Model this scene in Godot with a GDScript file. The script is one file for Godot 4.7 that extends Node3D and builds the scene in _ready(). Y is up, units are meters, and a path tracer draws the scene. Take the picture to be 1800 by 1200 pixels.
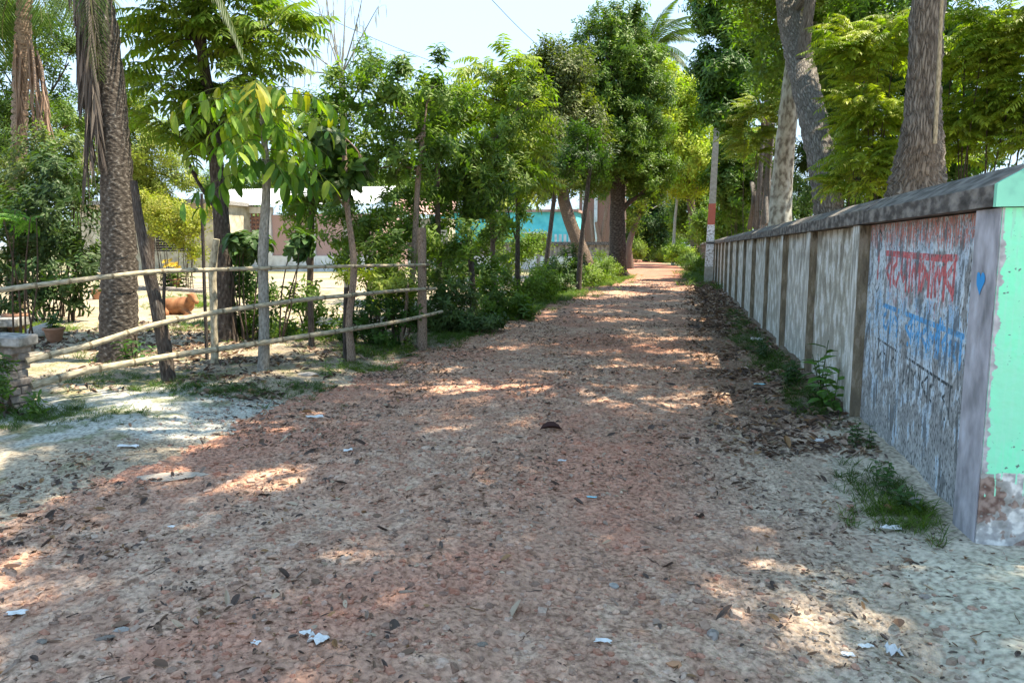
extends Node3D
# A shaded village road of brick rubble between a bamboo fence and an old concrete boundary wall.
# y is up, the road runs along -z, units are metres.

var M := {}            # materials
var S := {}            # leaf sprig meshes
var names := {}
var rng := RandomNumberGenerator.new()
var n_low := FastNoiseLite.new()
var n_mid := FastNoiseLite.new()
var n_fine := FastNoiseLite.new()
var n_zone := FastNoiseLite.new()
var n_lump := FastNoiseLite.new()

# ---------------------------------------------------------------- mesh collector
class MB:
	var v := PackedVector3Array()
	var n := PackedVector3Array()
	var uv := PackedVector2Array()
	var c := PackedColorArray()
	var i := PackedInt32Array()
	var tint := Color.WHITE
	func p(pos: Vector3, nor := Vector3.ZERO, t := Vector2.ZERO) -> int:
		v.append(pos); n.append(nor); uv.append(t); c.append(tint)
		return v.size() - 1
	func tri(a: int, b: int, d: int) -> void:
		i.append(a); i.append(b); i.append(d)
	func face(a: Vector3, b: Vector3, d: Vector3, e: Vector3, s := Vector2.ONE, o := Vector2.ZERO) -> void:
		# four corners going clockwise as seen from the front; uv runs along a-b (u) and a-e (v)
		var nor := (e - a).cross(b - a).normalized()
		var k := p(a, nor, o + Vector2(0, 0) * s); p(b, nor, o + Vector2(1, 0) * s); p(d, nor, o + Vector2(1, 1) * s); p(e, nor, o + Vector2(0, 1) * s)
		tri(k, k + 1, k + 2); tri(k, k + 2, k + 3)
	func box(c0: Vector3, size: Vector3, b := Basis.IDENTITY) -> void:
		var h := size / 2.0
		var q := []
		for z in [-1.0, 1.0]:
			for y in [-1.0, 1.0]:
				for x in [-1.0, 1.0]:
					q.append(c0 + b * (Vector3(x, y, z) * h))
		face(q[6], q[7], q[5], q[4]); face(q[3], q[2], q[0], q[1])
		face(q[7], q[3], q[1], q[5]); face(q[2], q[6], q[4], q[0])
		face(q[2], q[3], q[7], q[6]); face(q[4], q[5], q[1], q[0])
	func bevel_box(c0: Vector3, size: Vector3, r: float, b := Basis.IDENTITY) -> void:
		# box with chamfered edges: six faces, twelve bevels, eight corners
		var h := size / 2.0
		var f := func(x: float, y: float, z: float, ax: int) -> Vector3:
			var s := Vector3(x, y, z)
			var w := s * (h - Vector3(r, r, r))
			w[ax] = s[ax] * h[ax]
			return c0 + b * w
		for ax in 3:
			var u := (ax + 1) % 3
			var w := (ax + 2) % 3
			for sg in [-1.0, 1.0]:
				var k := []
				for e in [[-1.0, -1.0], [1.0, -1.0], [1.0, 1.0], [-1.0, 1.0]]:
					var s := Vector3.ZERO
					s[ax] = sg; s[u] = e[0]; s[w] = e[1]
					k.append(f.call(s.x, s.y, s.z, ax))
				if sg > 0: face(k[3], k[2], k[1], k[0])
				else: face(k[0], k[1], k[2], k[3])
		for ax in 3:
			var u := (ax + 1) % 3
			var w := (ax + 2) % 3
			for su in [-1.0, 1.0]:
				for sw in [-1.0, 1.0]:
					var lo := Vector3.ZERO
					lo[ax] = -1.0; lo[u] = su; lo[w] = sw
					var hi := lo
					hi[ax] = 1.0
					var a: Vector3 = f.call(lo.x, lo.y, lo.z, u)
					var d: Vector3 = f.call(hi.x, hi.y, hi.z, u)
					var e: Vector3 = f.call(hi.x, hi.y, hi.z, w)
					var g: Vector3 = f.call(lo.x, lo.y, lo.z, w)
					if su * sw > 0: face(a, d, e, g)
					else: face(g, e, d, a)
		for sx in [-1.0, 1.0]:
			for sy in [-1.0, 1.0]:
				for sz in [-1.0, 1.0]:
					var a: Vector3 = f.call(sx, sy, sz, 0)
					var d: Vector3 = f.call(sx, sy, sz, 1)
					var e: Vector3 = f.call(sx, sy, sz, 2)
					var nor := (e - a).cross(d - a).normalized()
					var k := v.size()
					if nor.dot(b * Vector3(sx, sy, sz)) > 0:
						p(a, nor); p(d, nor); p(e, nor)
					else:
						p(a, -nor); p(e, -nor); p(d, -nor)
					tri(k, k + 1, k + 2)
	func tube(pts: Array, radii: Array, sides := 8, cap := true, rough := 0.0, nz: FastNoiseLite = null) -> void:
		var up := Vector3(0.31, 0.2, 0.93)
		var first := v.size()
		var along := 0.0
		var m := pts.size()
		for k in m:
			var d: Vector3 = (pts[mini(k + 1, m - 1)] - pts[maxi(k - 1, 0)]).normalized()
			if absf(d.dot(up)) > 0.98: up = Vector3(0.9, 0.1, 0.2)
			var s := d.cross(up).normalized()
			up = s.cross(d).normalized()
			if k > 0: along += (pts[k] - pts[k - 1]).length()
			for j in sides + 1:
				var a := TAU * j / sides
				var out := s * cos(a) + up * sin(a)
				var r: float = radii[k]
				if rough > 0.0 and nz:
					var q: Vector3 = pts[k] + out * r
					if j == sides: q = pts[k] + s * r
					r *= 1.0 + rough * nz.get_noise_3d(q.x * 9.0, q.y * 3.0, q.z * 9.0)
				p(pts[k] + out * r, out, Vector2(float(j) / sides, along))
		for k in m - 1:
			for j in sides:
				var a := first + k * (sides + 1) + j
				var b := a + sides + 1
				tri(a, a + 1, b); tri(a + 1, b + 1, b)
		if cap:
			for e in [0, m - 1]:
				var d: Vector3 = (pts[e] - pts[1 if e == 0 else m - 2]).normalized()
				var mid := p(pts[e], d)
				var st := v.size()
				for j in sides + 1:
					var q: Vector3 = v[first + e * (sides + 1) + j]
					p(q, d)
				for j in sides:
					if e == 0: tri(mid, st + j + 1, st + j)
					else: tri(mid, st + j, st + j + 1)
	func leaf(at: Vector3, d: Vector3, nor: Vector3, L: float, W: float, droop: Vector3, rows := 2, fold := 0.25) -> void:
		var side := d.cross(nor).normalized()
		var ts := [0.0, 0.45, 1.0] if rows == 2 else ([0.0, 0.22, 0.6, 1.0] if rows == 3 else [0.0, 0.15, 0.38, 0.65, 0.86, 1.0])
		var ws := [0.0, 1.0, 0.0] if rows == 2 else ([0.0, 0.8, 0.95, 0.0] if rows == 3 else [0.0, 0.62, 0.97, 1.0, 0.62, 0.0])
		var prev := -1
		var cnt: int = ts.size()
		for k in cnt:
			var t: float = ts[k]
			var w: float = ws[k] * W * 0.5
			var mid := at + d * (L * t) + droop * (L * t * t)
			if k == 0 or k == cnt - 1:
				var q := p(mid, nor)
				if k > 0:
					tri(prev, q, prev + 1); tri(prev + 1, q, prev + 2)
				prev = q
			else:
				var lift := nor * (fold * w)
				var a := p(mid - side * w + lift, nor)
				p(mid, nor); p(mid + side * w + lift, nor)
				if k == 1:
					tri(prev, a, a + 1); tri(prev, a + 1, a + 2)
				else:
					tri(prev, a, prev + 1); tri(prev + 1, a, a + 1); tri(prev + 1, a + 1, prev + 2); tri(prev + 2, a + 1, a + 2)
				prev = a
	func made(m: Material, smooth := false, tinted := false) -> ArrayMesh:
		var arr := []
		arr.resize(Mesh.ARRAY_MAX)
		arr[Mesh.ARRAY_VERTEX] = v
		if smooth: arr[Mesh.ARRAY_NORMAL] = n
		arr[Mesh.ARRAY_TEX_UV] = uv
		if tinted: arr[Mesh.ARRAY_COLOR] = c
		arr[Mesh.ARRAY_INDEX] = i
		var out := ArrayMesh.new()
		out.add_surface_from_arrays(Mesh.PRIMITIVE_TRIANGLES, arr)
		out.surface_set_material(0, m)
		return out

# ---------------------------------------------------------------- naming and placing
func numbered(called: String) -> String:
	var k: int = names.get(called, 0)
	names[called] = k + 1
	return called if k == 0 else "%s_%03d" % [called, k]

func tag(o: Node, label := "", category := "", group := "", kind := "") -> Node:
	if label: o.set_meta("label", label)
	if category: o.set_meta("category", category)
	if group: o.set_meta("group", group)
	if kind: o.set_meta("kind", kind)
	return o

func thing(called: String, label: String, category: String, at := Vector3.ZERO, group := "", turn := 0.0) -> Node3D:
	var o := Node3D.new()
	o.name = numbered(called)
	add_child(o)
	o.position = at
	o.rotation.y = turn
	tag(o, label, category, group)
	return o

func part(called: String, me: Mesh, parent: Node3D, at := Vector3.ZERO, b := Basis.IDENTITY) -> MeshInstance3D:
	var o := MeshInstance3D.new()
	o.name = called
	o.mesh = me
	parent.add_child(o, true)
	o.transform = Transform3D(b, at)
	return o

func solo(called: String, me: Mesh, label: String, category: String, at := Vector3.ZERO, b := Basis.IDENTITY, group := "") -> MeshInstance3D:
	var o := MeshInstance3D.new()
	o.name = numbered(called)
	o.mesh = me
	add_child(o)
	o.transform = Transform3D(b, at)
	tag(o, label, category, group)
	return o

func scatter(called: String, me: Mesh, where: Array, tints: Array, parent: Node3D) -> MultiMeshInstance3D:
	var mm := MultiMesh.new()
	mm.transform_format = MultiMesh.TRANSFORM_3D
	mm.use_colors = true
	mm.mesh = me
	mm.instance_count = where.size()
	for k in where.size():
		mm.set_instance_transform(k, where[k])
		mm.set_instance_color(k, tints[k])
	var o := MultiMeshInstance3D.new()
	o.name = called
	o.multimesh = mm
	parent.add_child(o, true)
	o.set_meta("kind", "stuff")
	return o

func lin(r: float, g: float, b: float) -> Color:
	return Color(r, g, b).linear_to_srgb()

func rnd(a: float, b: float) -> float:
	return rng.randf_range(a, b)

func rdir() -> Vector3:
	var z := rng.randf_range(-1, 1)
	var a := rng.randf() * TAU
	var r := sqrt(1 - z * z)
	return Vector3(r * cos(a), z, r * sin(a))

func basis_y(y: Vector3, roll: float) -> Basis:
	# a basis whose y axis points along y
	y = y.normalized()
	var x := y.cross(Vector3(0.37, 0.11, 0.92))
	if x.length() < 0.05: x = y.cross(Vector3(1, 0, 0))
	x = x.normalized()
	var z := x.cross(y)
	return Basis(x, y, z) * Basis(Vector3.UP, roll)

# ---------------------------------------------------------------- textures and materials
func noise_tex(seed_: int, freq: float, stops: Array, size := 512, kind := FastNoiseLite.TYPE_SIMPLEX_SMOOTH, octaves := 5, ridged := false) -> NoiseTexture2D:
	var f := FastNoiseLite.new()
	f.seed = seed_
	f.frequency = freq
	f.noise_type = kind
	f.fractal_octaves = octaves
	f.fractal_type = FastNoiseLite.FRACTAL_RIDGED if ridged else FastNoiseLite.FRACTAL_FBM
	var t := NoiseTexture2D.new()
	t.width = size
	t.height = size
	t.seamless = true
	t.seamless_blend_skirt = 0.2
	t.noise = f
	var g := Gradient.new()
	var off := PackedFloat32Array()
	var col := PackedColorArray()
	for s in stops:
		off.append(s[0])
		col.append(Color(s[1], s[2], s[3]).linear_to_srgb())
	g.offsets = off
	g.colors = col
	t.color_ramp = g
	return t

func grey_tex(seed_: int, freq: float, a := 0.0, b := 1.0, size := 512, kind := FastNoiseLite.TYPE_SIMPLEX_SMOOTH, octaves := 5, ridged := false) -> NoiseTexture2D:
	return noise_tex(seed_, freq, [[0.0, a, a, a], [1.0, b, b, b]], size, kind, octaves, ridged)

func mat(called: String, color: Color, rough := 0.85, tex: Texture2D = null, scale := Vector3.ONE, bump: Texture2D = null, bump_cm := 0.0, triplanar := true) -> StandardMaterial3D:
	var m := StandardMaterial3D.new()
	m.resource_name = called
	m.albedo_color = color
	m.roughness = rough
	m.metallic_specular = 0.35
	if tex: m.albedo_texture = tex
	m.uv1_scale = scale
	if triplanar:
		m.uv1_triplanar = true
		m.uv1_world_triplanar = true
	if bump:
		m.heightmap_enabled = true
		m.heightmap_texture = bump
		m.heightmap_scale = bump_cm
	M[called] = m
	return m

func leaf_mat(called: String, rough := 0.5, back := Color(0.93, 1.0, 0.42)) -> StandardMaterial3D:
	var m := StandardMaterial3D.new()
	m.resource_name = called
	m.vertex_color_use_as_albedo = true
	m.roughness = rough
	m.metallic_specular = 0.45
	m.backlight_enabled = true
	m.backlight = back
	m.cull_mode = BaseMaterial3D.CULL_DISABLED
	M[called] = m
	return m

func bark(called: String, stops: Array, seed_: int, scale: Vector3, bump_cm: float, freq := 0.02, ridged := true, plates := false) -> void:
	if plates:
		mat(called, Color.WHITE, 0.9, plate_tex(seed_, freq, stops), scale, plate_tex(seed_, freq, [[0.0, 0, 0, 0], [0.35, 0.6, 0.6, 0.6], [1.0, 1, 1, 1]]), bump_cm, false)
		return
	mat(called, Color.WHITE, 0.9, noise_tex(seed_, freq, stops, 512, FastNoiseLite.TYPE_SIMPLEX_SMOOTH, 5, ridged), scale, grey_tex(seed_, freq, 0, 1, 512, FastNoiseLite.TYPE_SIMPLEX_SMOOTH, 5, ridged), bump_cm, false)

func plate_tex(seed_: int, freq: float, stops: Array) -> NoiseTexture2D:
	# bark broken into plates by cracks
	var t := noise_tex(seed_, freq, stops, 512, FastNoiseLite.TYPE_CELLULAR, 3)
	var f: FastNoiseLite = t.noise
	f.cellular_return_type = FastNoiseLite.RETURN_DISTANCE2_SUB
	f.cellular_jitter = 1.0
	f.domain_warp_enabled = true
	f.domain_warp_amplitude = 26.0
	f.domain_warp_frequency = 0.02
	f.fractal_gain = 0.55
	return t

func make_materials() -> void:
	# dusty earth: the texture carries only grain around 1.0, the matter's own colour lies on the vertices
	var grain := noise_tex(11, 0.035, [[0.0, 0.2, 0.18, 0.17], [0.30, 0.42, 0.41, 0.40], [0.5, 0.62, 0.62, 0.62], [0.75, 0.78, 0.77, 0.75], [1.0, 0.97, 0.96, 0.93]], 1024, FastNoiseLite.TYPE_SIMPLEX_SMOOTH, 6)
	var lump := grey_tex(12, 0.03, 0, 1, 1024, FastNoiseLite.TYPE_SIMPLEX_SMOOTH, 6)
	for e in [["earth", 0.8], ["rubble", 2.6]]:
		var m := mat(e[0], Color.WHITE, 0.95, grain, Vector3.ONE * 0.62, lump, e[1])
		m.vertex_color_use_as_albedo = true
		m.metallic_specular = 0.15
	var chip := mat("chip", Color.WHITE, 0.95, noise_tex(14, 0.05, [[0.0, 0.4, 0.38, 0.37], [1.0, 0.85, 0.85, 0.85]], 256), Vector3.ONE * 4.0)
	chip.vertex_color_use_as_albedo = true
	chip.metallic_specular = 0.15
	var dry := leaf_mat("dry_leaf", 0.75, Color(0.35, 0.28, 0.2))
	dry.metallic_specular = 0.2
	leaf_mat("leaf", 0.5)
	leaf_mat("gloss_leaf", 0.42, Color(0.86, 0.93, 0.38))
	M.gloss_leaf.metallic_specular = 0.35
	leaf_mat("dead_frond", 0.85, Color(0.4, 0.34, 0.25))
	leaf_mat("grass_blade", 0.55)
	bark("palm_bark", [[0.0, 0.022, 0.017, 0.013], [0.4, 0.065, 0.053, 0.043], [0.65, 0.105, 0.088, 0.072], [1.0, 0.34, 0.32, 0.29]], 21, Vector3(1.6, 1.7, 1), 0.9, 0.02, false)
	bark("grey_bark", [[0.0, 0.035, 0.029, 0.023], [0.08, 0.11, 0.094, 0.08], [0.22, 0.19, 0.168, 0.145], [1.0, 0.38, 0.36, 0.325]], 22, Vector3(2.4, 0.34, 1), 3.0, 0.03, false, true)
	bark("brown_bark", [[0.0, 0.05, 0.035, 0.027], [0.15, 0.13, 0.095, 0.07], [0.4, 0.19, 0.14, 0.105], [1.0, 0.30, 0.23, 0.18]], 23, Vector3(2.0, 0.8, 1), 2.0, 0.03, false, true)
	bark("dark_bark", [[0.0, 0.025, 0.02, 0.017], [0.5, 0.075, 0.06, 0.05], [0.85, 0.13, 0.115, 0.10], [1.0, 0.34, 0.33, 0.30]], 24, Vector3(1.5, 0.8, 1), 1.2, 0.02, false)
	bark("lichen_bark", [[0.0, 0.08, 0.07, 0.055], [0.35, 0.20, 0.185, 0.15], [0.55, 0.34, 0.335, 0.28], [1.0, 0.52, 0.52, 0.46]], 25, Vector3(1.5, 0.5, 1), 1.2, 0.012, false)
	bark("sapling_bark", [[0.0, 0.13, 0.12, 0.10], [0.5, 0.27, 0.255, 0.22], [1.0, 0.40, 0.385, 0.34]], 26, Vector3(1, 1.2, 1), 0.5, 0.02, false)
	bark("reddish_bark", [[0.0, 0.10, 0.07, 0.05], [0.5, 0.24, 0.17, 0.125], [1.0, 0.42, 0.33, 0.25]], 27, Vector3(1, 1.0, 1), 0.8, 0.02)
	bark("bamboo_skin", [[0.0, 0.14, 0.12, 0.085], [0.35, 0.30, 0.255, 0.175], [0.6, 0.42, 0.36, 0.25], [1.0, 0.54, 0.48, 0.36]], 28, Vector3(1, 1.6, 1), 0.2, 0.012, false)
	mat("bamboo_node", lin(0.17, 0.14, 0.09), 0.8)
	var conc := noise_tex(31, 0.02, [[0.0, 0.10, 0.095, 0.088], [0.35, 0.22, 0.21, 0.195], [0.65, 0.34, 0.325, 0.30], [1.0, 0.52, 0.50, 0.46]], 512, FastNoiseLite.TYPE_SIMPLEX_SMOOTH, 6)
	var conc_b := grey_tex(31, 0.02, 0, 1, 512, FastNoiseLite.TYPE_SIMPLEX_SMOOTH, 6)
	mat("concrete", Color.WHITE, 0.9, conc, Vector3.ONE * 0.9, conc_b, 0.5)
	mat("coping_concrete", lin(0.55, 0.52, 0.5), 0.92, noise_tex(32, 0.018, [[0.0, 0.09, 0.085, 0.08], [0.4, 0.2, 0.19, 0.18], [0.6, 0.36, 0.35, 0.33], [1.0, 0.6, 0.58, 0.53]], 512, FastNoiseLite.TYPE_SIMPLEX_SMOOTH, 6), Vector3(1.1, 1.1, 0.55), conc_b, 0.6)
	mat("brick", Color.WHITE, 0.92, noise_tex(33, 0.03, [[0.0, 0.14, 0.075, 0.055], [0.5, 0.30, 0.16, 0.12], [1.0, 0.46, 0.31, 0.25]], 256), Vector3.ONE * 3.0, conc_b, 0.4)
	mat("old_brick", Color.WHITE, 0.92, noise_tex(34, 0.02, [[0.0, 0.12, 0.10, 0.085], [0.5, 0.27, 0.23, 0.20], [1.0, 0.42, 0.38, 0.34]], 256), Vector3.ONE * 2.0, conc_b, 0.6)
	mat("far_brick", Color.WHITE, 0.92, noise_tex(35, 0.06, [[0.0, 0.22, 0.12, 0.10], [0.4, 0.42, 0.27, 0.24], [0.7, 0.54, 0.38, 0.35], [1.0, 0.62, 0.5, 0.47]], 512), Vector3(1.0, 3.2, 1.0))
	mat("whitewash", Color.WHITE, 0.85, noise_tex(36, 0.012, [[0.0, 0.50, 0.50, 0.49], [0.5, 0.70, 0.71, 0.71], [1.0, 0.82, 0.83, 0.84]], 256), Vector3.ONE * 0.5)
	mat("cream_plaster", Color.WHITE, 0.9, noise_tex(37, 0.012, [[0.0, 0.28, 0.25, 0.18], [0.5, 0.46, 0.42, 0.31], [1.0, 0.62, 0.58, 0.46]], 256), Vector3.ONE * 0.5)
	mat("turquoise_paint", Color.WHITE, 0.8, noise_tex(38, 0.01, [[0.0, 0.10, 0.52, 0.56], [0.5, 0.14, 0.66, 0.70], [1.0, 0.22, 0.74, 0.76]], 256), Vector3.ONE * 0.4)
	mat("tin_roof", Color.WHITE, 0.5, noise_tex(39, 0.015, [[0.0, 0.42, 0.40, 0.38], [0.5, 0.6, 0.6, 0.6], [1.0, 0.72, 0.72, 0.72]], 256), Vector3.ONE * 0.4)
	M.tin_roof.metallic = 0.4
	mat("rust_roof", Color.WHITE, 0.8, noise_tex(40, 0.015, [[0.0, 0.26, 0.13, 0.10], [0.5, 0.46, 0.29, 0.24], [1.0, 0.56, 0.42, 0.37]], 256), Vector3.ONE * 0.4)
	mat("brown_wood", lin(0.20, 0.075, 0.05), 0.7)
	mat("dark_iron", lin(0.05, 0.05, 0.055), 0.6)
	mat("dark_void", lin(0.04, 0.038, 0.036), 0.9)
	mat("terracotta", Color.WHITE, 0.85, noise_tex(41, 0.02, [[0.0, 0.26, 0.13, 0.08], [1.0, 0.46, 0.26, 0.17]], 256), Vector3.ONE * 1.5)
	mat("paper", Color.WHITE, 0.8, noise_tex(48, 0.02, [[0.0, 0.34, 0.31, 0.27], [0.3, 0.62, 0.61, 0.59], [1.0, 0.74, 0.74, 0.73]], 256), Vector3.ONE * 6.0)
	mat("blue_plastic", lin(0.30, 0.56, 0.62), 0.4)
	mat("stone", Color.WHITE, 0.9, noise_tex(42, 0.03, [[0.0, 0.2, 0.18, 0.16], [1.0, 0.46, 0.42, 0.38]], 256), Vector3.ONE * 4.0, conc_b, 0.3)
	mat("orange_stone", lin(0.42, 0.22, 0.12), 0.9)
	mat("chip_wood", Color.WHITE, 0.9, noise_tex(43, 0.05, [[0.0, 0.10, 0.08, 0.065], [1.0, 0.28, 0.24, 0.2]], 256), Vector3(8, 2, 8))
	mat("hide", Color.WHITE, 0.8, noise_tex(44, 0.02, [[0.0, 0.12, 0.05, 0.024], [0.5, 0.30, 0.135, 0.062], [1.0, 0.44, 0.25, 0.13]], 256), Vector3.ONE * 1.2)
	mat("wire_black", lin(0.05, 0.05, 0.05), 0.5)
	mat("pole_concrete", Color.WHITE, 0.9, noise_tex(45, 0.02, [[0.0, 0.26, 0.25, 0.21], [1.0, 0.46, 0.44, 0.38]], 256), Vector3.ONE * 1.0)
	mat("red_paint", Color.WHITE, 0.8, noise_tex(46, 0.03, [[0.0, 0.30, 0.24, 0.2], [0.3, 0.42, 0.12, 0.08], [1.0, 0.52, 0.16, 0.11]], 256), Vector3.ONE * 1.2)
	mat("white_paint", Color.WHITE, 0.8, noise_tex(47, 0.03, [[0.0, 0.28, 0.26, 0.23], [0.35, 0.34, 0.32, 0.28], [0.42, 0.72, 0.72, 0.72], [1.0, 0.8, 0.8, 0.8]], 256), Vector3.ONE * 1.2)
	mat("yellow_flower", lin(0.50, 0.33, 0.03), 0.6)
	mat("pod", lin(0.26, 0.25, 0.15), 0.8)

# ---------------------------------------------------------------- leaf sprigs (twig along +y, about one unit long)
func vary(a := 0.78, b := 1.2) -> Color:
	var k := rng.randf_range(a, b)
	return Color(k * rnd(0.88, 1.16), k, k * rnd(0.8, 1.15))

func make_sprigs() -> void:
	rng.seed = 77
	for name_ in ["broad", "broad_gloss", "small", "tiny"]:
		var mb := MB.new()
		var count := 11 if name_.begins_with("broad") else (20 if name_ == "small" else 26)
		var L := 0.36 if name_.begins_with("broad") else (0.24 if name_ == "small" else 0.17)
		var W := 0.115 if name_.begins_with("broad") else (0.105 if name_ == "small" else 0.085)
		mb.tint = Color(0.9, 0.75, 0.8)
		mb.tube([Vector3.ZERO, Vector3(0.02, 0.35, 0.01), Vector3(0.0, 0.72, -0.02)], [0.012, 0.009, 0.004], 3, false)
		for k in count:
			var t := 0.12 + 0.62 * float(k) / count
			var a := k * 2.4 + rnd(-0.5, 0.5)
			var o := Vector3(cos(a), rnd(0.1, 0.75) * (0.5 + t), sin(a)).normalized()
			var base := Vector3(0, t, 0)
			if count > 12:
				base += Vector3(cos(a), 0.3, sin(a)) * rnd(0.02, 0.24)
			var nor := (Vector3.UP - o * o.y).normalized().lerp(rdir(), 0.35).normalized()
			nor = (nor - o * o.dot(nor)).normalized()
			mb.tint = vary()
			var s := rnd(0.75, 1.2)
			mb.leaf(base, o, nor, L * s, W * s, Vector3(0, rnd(-0.55, -0.1), 0), 3 if name_.begins_with("broad") else 2, 0.3)
		S[name_] = mb.made(M.gloss_leaf if name_ == "broad_gloss" else M.leaf, false, true)
	for name_ in ["pinnate", "pinnate_fine"]:
		var mb := MB.new()
		var fronds := 4
		for q in fronds:
			var a := q * TAU / fronds + rnd(-0.5, 0.5)
			var out := Vector3(cos(a), 0, sin(a))
			var pts := []
			for k in 6:
				var t := k / 5.0
				pts.append(out * (0.8 * t) + Vector3.UP * (0.42 * t - 0.55 * t * t))
			mb.tint = Color(0.9, 0.85, 0.6)
			mb.tube(pts, [0.009, 0.008, 0.007, 0.006, 0.004, 0.003], 3, false)
			var pairs := 8 if name_ == "pinnate" else 12
			var side := out.cross(Vector3.UP)
			for k in pairs:
				var t := 0.14 + 0.86 * k / (pairs - 1.0)
				var base := out * (0.8 * t) + Vector3.UP * (0.42 * t - 0.55 * t * t)
				for sg in [-1.0, 1.0]:
					var d: Vector3 = (side * sg + out * 0.35 + Vector3.DOWN * rnd(0.1, 0.8)).normalized()
					var nor := (Vector3.UP - d * d.y).normalized().lerp(rdir(), 0.2).normalized()
					nor = (nor - d * d.dot(nor)).normalized()
					mb.tint = vary(0.85, 1.15)
					var s := rnd(0.85, 1.1) * (1.0 - 0.3 * absf(t - 0.5))
					var Lf := 0.27 if name_ == "pinnate" else 0.18
					mb.leaf(base, d, nor, Lf * s, Lf * 0.34 * s, Vector3(0, -0.35, 0), 3, 0.2)
		S[name_] = mb.made(M.leaf, false, true)
	for name_ in ["frond", "frond_fine"]:
		var mb := MB.new()
		var pairs := 9 if name_ == "frond" else 13
		var pts := []
		for k in 7:
			var t := k / 6.0
			pts.append(Vector3(0.03 * sin(t * 3.0), 0.25 * t - 0.42 * t * t, t))
		mb.tint = Color(0.95, 0.85, 0.6)
		mb.tube(pts, [0.012, 0.011, 0.01, 0.008, 0.006, 0.005, 0.003], 3, false)
		for k in pairs:
			var t := 0.12 + 0.86 * k / (pairs - 1.0)
			var base := Vector3(0.03 * sin(t * 3.0), 0.25 * t - 0.42 * t * t, t)
			for sg in [-1.0, 1.0]:
				var d: Vector3 = Vector3(sg, -rnd(0.05, 0.75), 0.35 + 0.2 * t).normalized()
				var nor := (Vector3.UP - d * d.y).normalized().lerp(rdir(), 0.15).normalized()
				nor = (nor - d * d.dot(nor)).normalized()
				mb.tint = vary(0.85, 1.18)
				var Lf: float = (0.27 if name_ == "frond" else 0.19) * rnd(0.85, 1.1) * (1.0 - 0.5 * absf(t - 0.5))
				mb.leaf(base, d, nor, Lf, Lf * 0.36, Vector3(0, -0.4, 0), 3, 0.2)
		mb.leaf(pts[6], Vector3(0, -0.4, 1).normalized(), Vector3.UP, 0.2, 0.08, Vector3(0, -0.3, 0), 3, 0.2)
		S[name_] = mb.made(M.leaf, false, true)
	var big := MB.new()
	for k in 7:
		var a := k * 2.4
		var o := Vector3(cos(a), rnd(0.0, 0.5), sin(a)).normalized()
		var nor := (Vector3.UP - o * o.y).normalized()
		big.tint = vary()
		big.leaf(Vector3(0, 0.1 + 0.04 * k, 0), o, nor, rnd(0.6, 0.8), rnd(0.26, 0.34), Vector3(0, -0.5, 0), 5, 0.25)
	S.big = big.made(M.gloss_leaf, false, true)
	var tuft := MB.new()
	for k in 14:
		var a := rng.randf() * TAU
		var o := Vector3(cos(a) * rnd(0.1, 0.9), 1, sin(a) * rnd(0.1, 0.9)).normalized()
		tuft.tint = vary(0.7, 1.25)
		var nor := o.cross(Vector3(sin(a), 0, -cos(a))).normalized()
		tuft.leaf(Vector3(rnd(-0.16, 0.16), 0, rnd(-0.16, 0.16)), o, nor, rnd(0.55, 1.1), 0.035, Vector3(cos(a) * 0.4, -0.25, sin(a) * 0.4), 3, 0.2)
	S.tuft = tuft.made(M.grass_blade, false, true)
	var weed := MB.new()
	for k in 12:
		var a := k * 2.4
		var t := k / 12.0
		var o := Vector3(cos(a), rnd(0.0, 0.5), sin(a)).normalized()
		weed.tint = vary()
		weed.leaf(Vector3(0, t * 0.8, 0), o, (Vector3.UP - o * o.y).normalized(), rnd(0.22, 0.36), rnd(0.10, 0.16), Vector3(0, -0.25, 0), 3, 0.3)
	weed.tint = Color(0.8, 0.7, 0.6)
	weed.tube([Vector3.ZERO, Vector3(0.02, 0.85, 0)], [0.012, 0.006], 3, false)
	S.weed = weed.made(M.leaf, false, true)
	# fallen leaves: flat, curled and broken ones
	for q in 3:
		var mb := MB.new()
		var cu: float = [0.25, 0.6, -0.5][q]
		mb.leaf(Vector3(-0.5, 0.02, 0), Vector3(1, 0.0, 0), Vector3.UP, 1.0, [0.42, 0.36, 0.5][q], Vector3(0, cu * 0.5, 0.1), 5, [0.6, 1.0, 0.35][q])
		S["fallen%d" % q] = mb.made(M.dry_leaf, false, false)
	# brick chips
	for q in 3:
		var sm := SphereMesh.new()
		sm.radius = 0.5
		sm.height = 1.0
		sm.radial_segments = 7
		sm.rings = 4
		var arr := sm.get_mesh_arrays()
		var vs: PackedVector3Array = arr[Mesh.ARRAY_VERTEX]
		var nz := FastNoiseLite.new()
		nz.seed = 300 + q
		nz.frequency = 0.9
		for k in vs.size():
			var w := vs[k]
			w = w * (1.0 + 0.75 * nz.get_noise_3dv(w * 1.6))
			w.y = clampf(w.y * 0.85, -0.3, 0.36)
			vs[k] = w
		var mb := MB.new()
		mb.v = vs
		mb.i = arr[Mesh.ARRAY_INDEX]
		mb.uv.resize(vs.size())
		S["chip%d" % q] = mb.made(M.chip)
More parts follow.
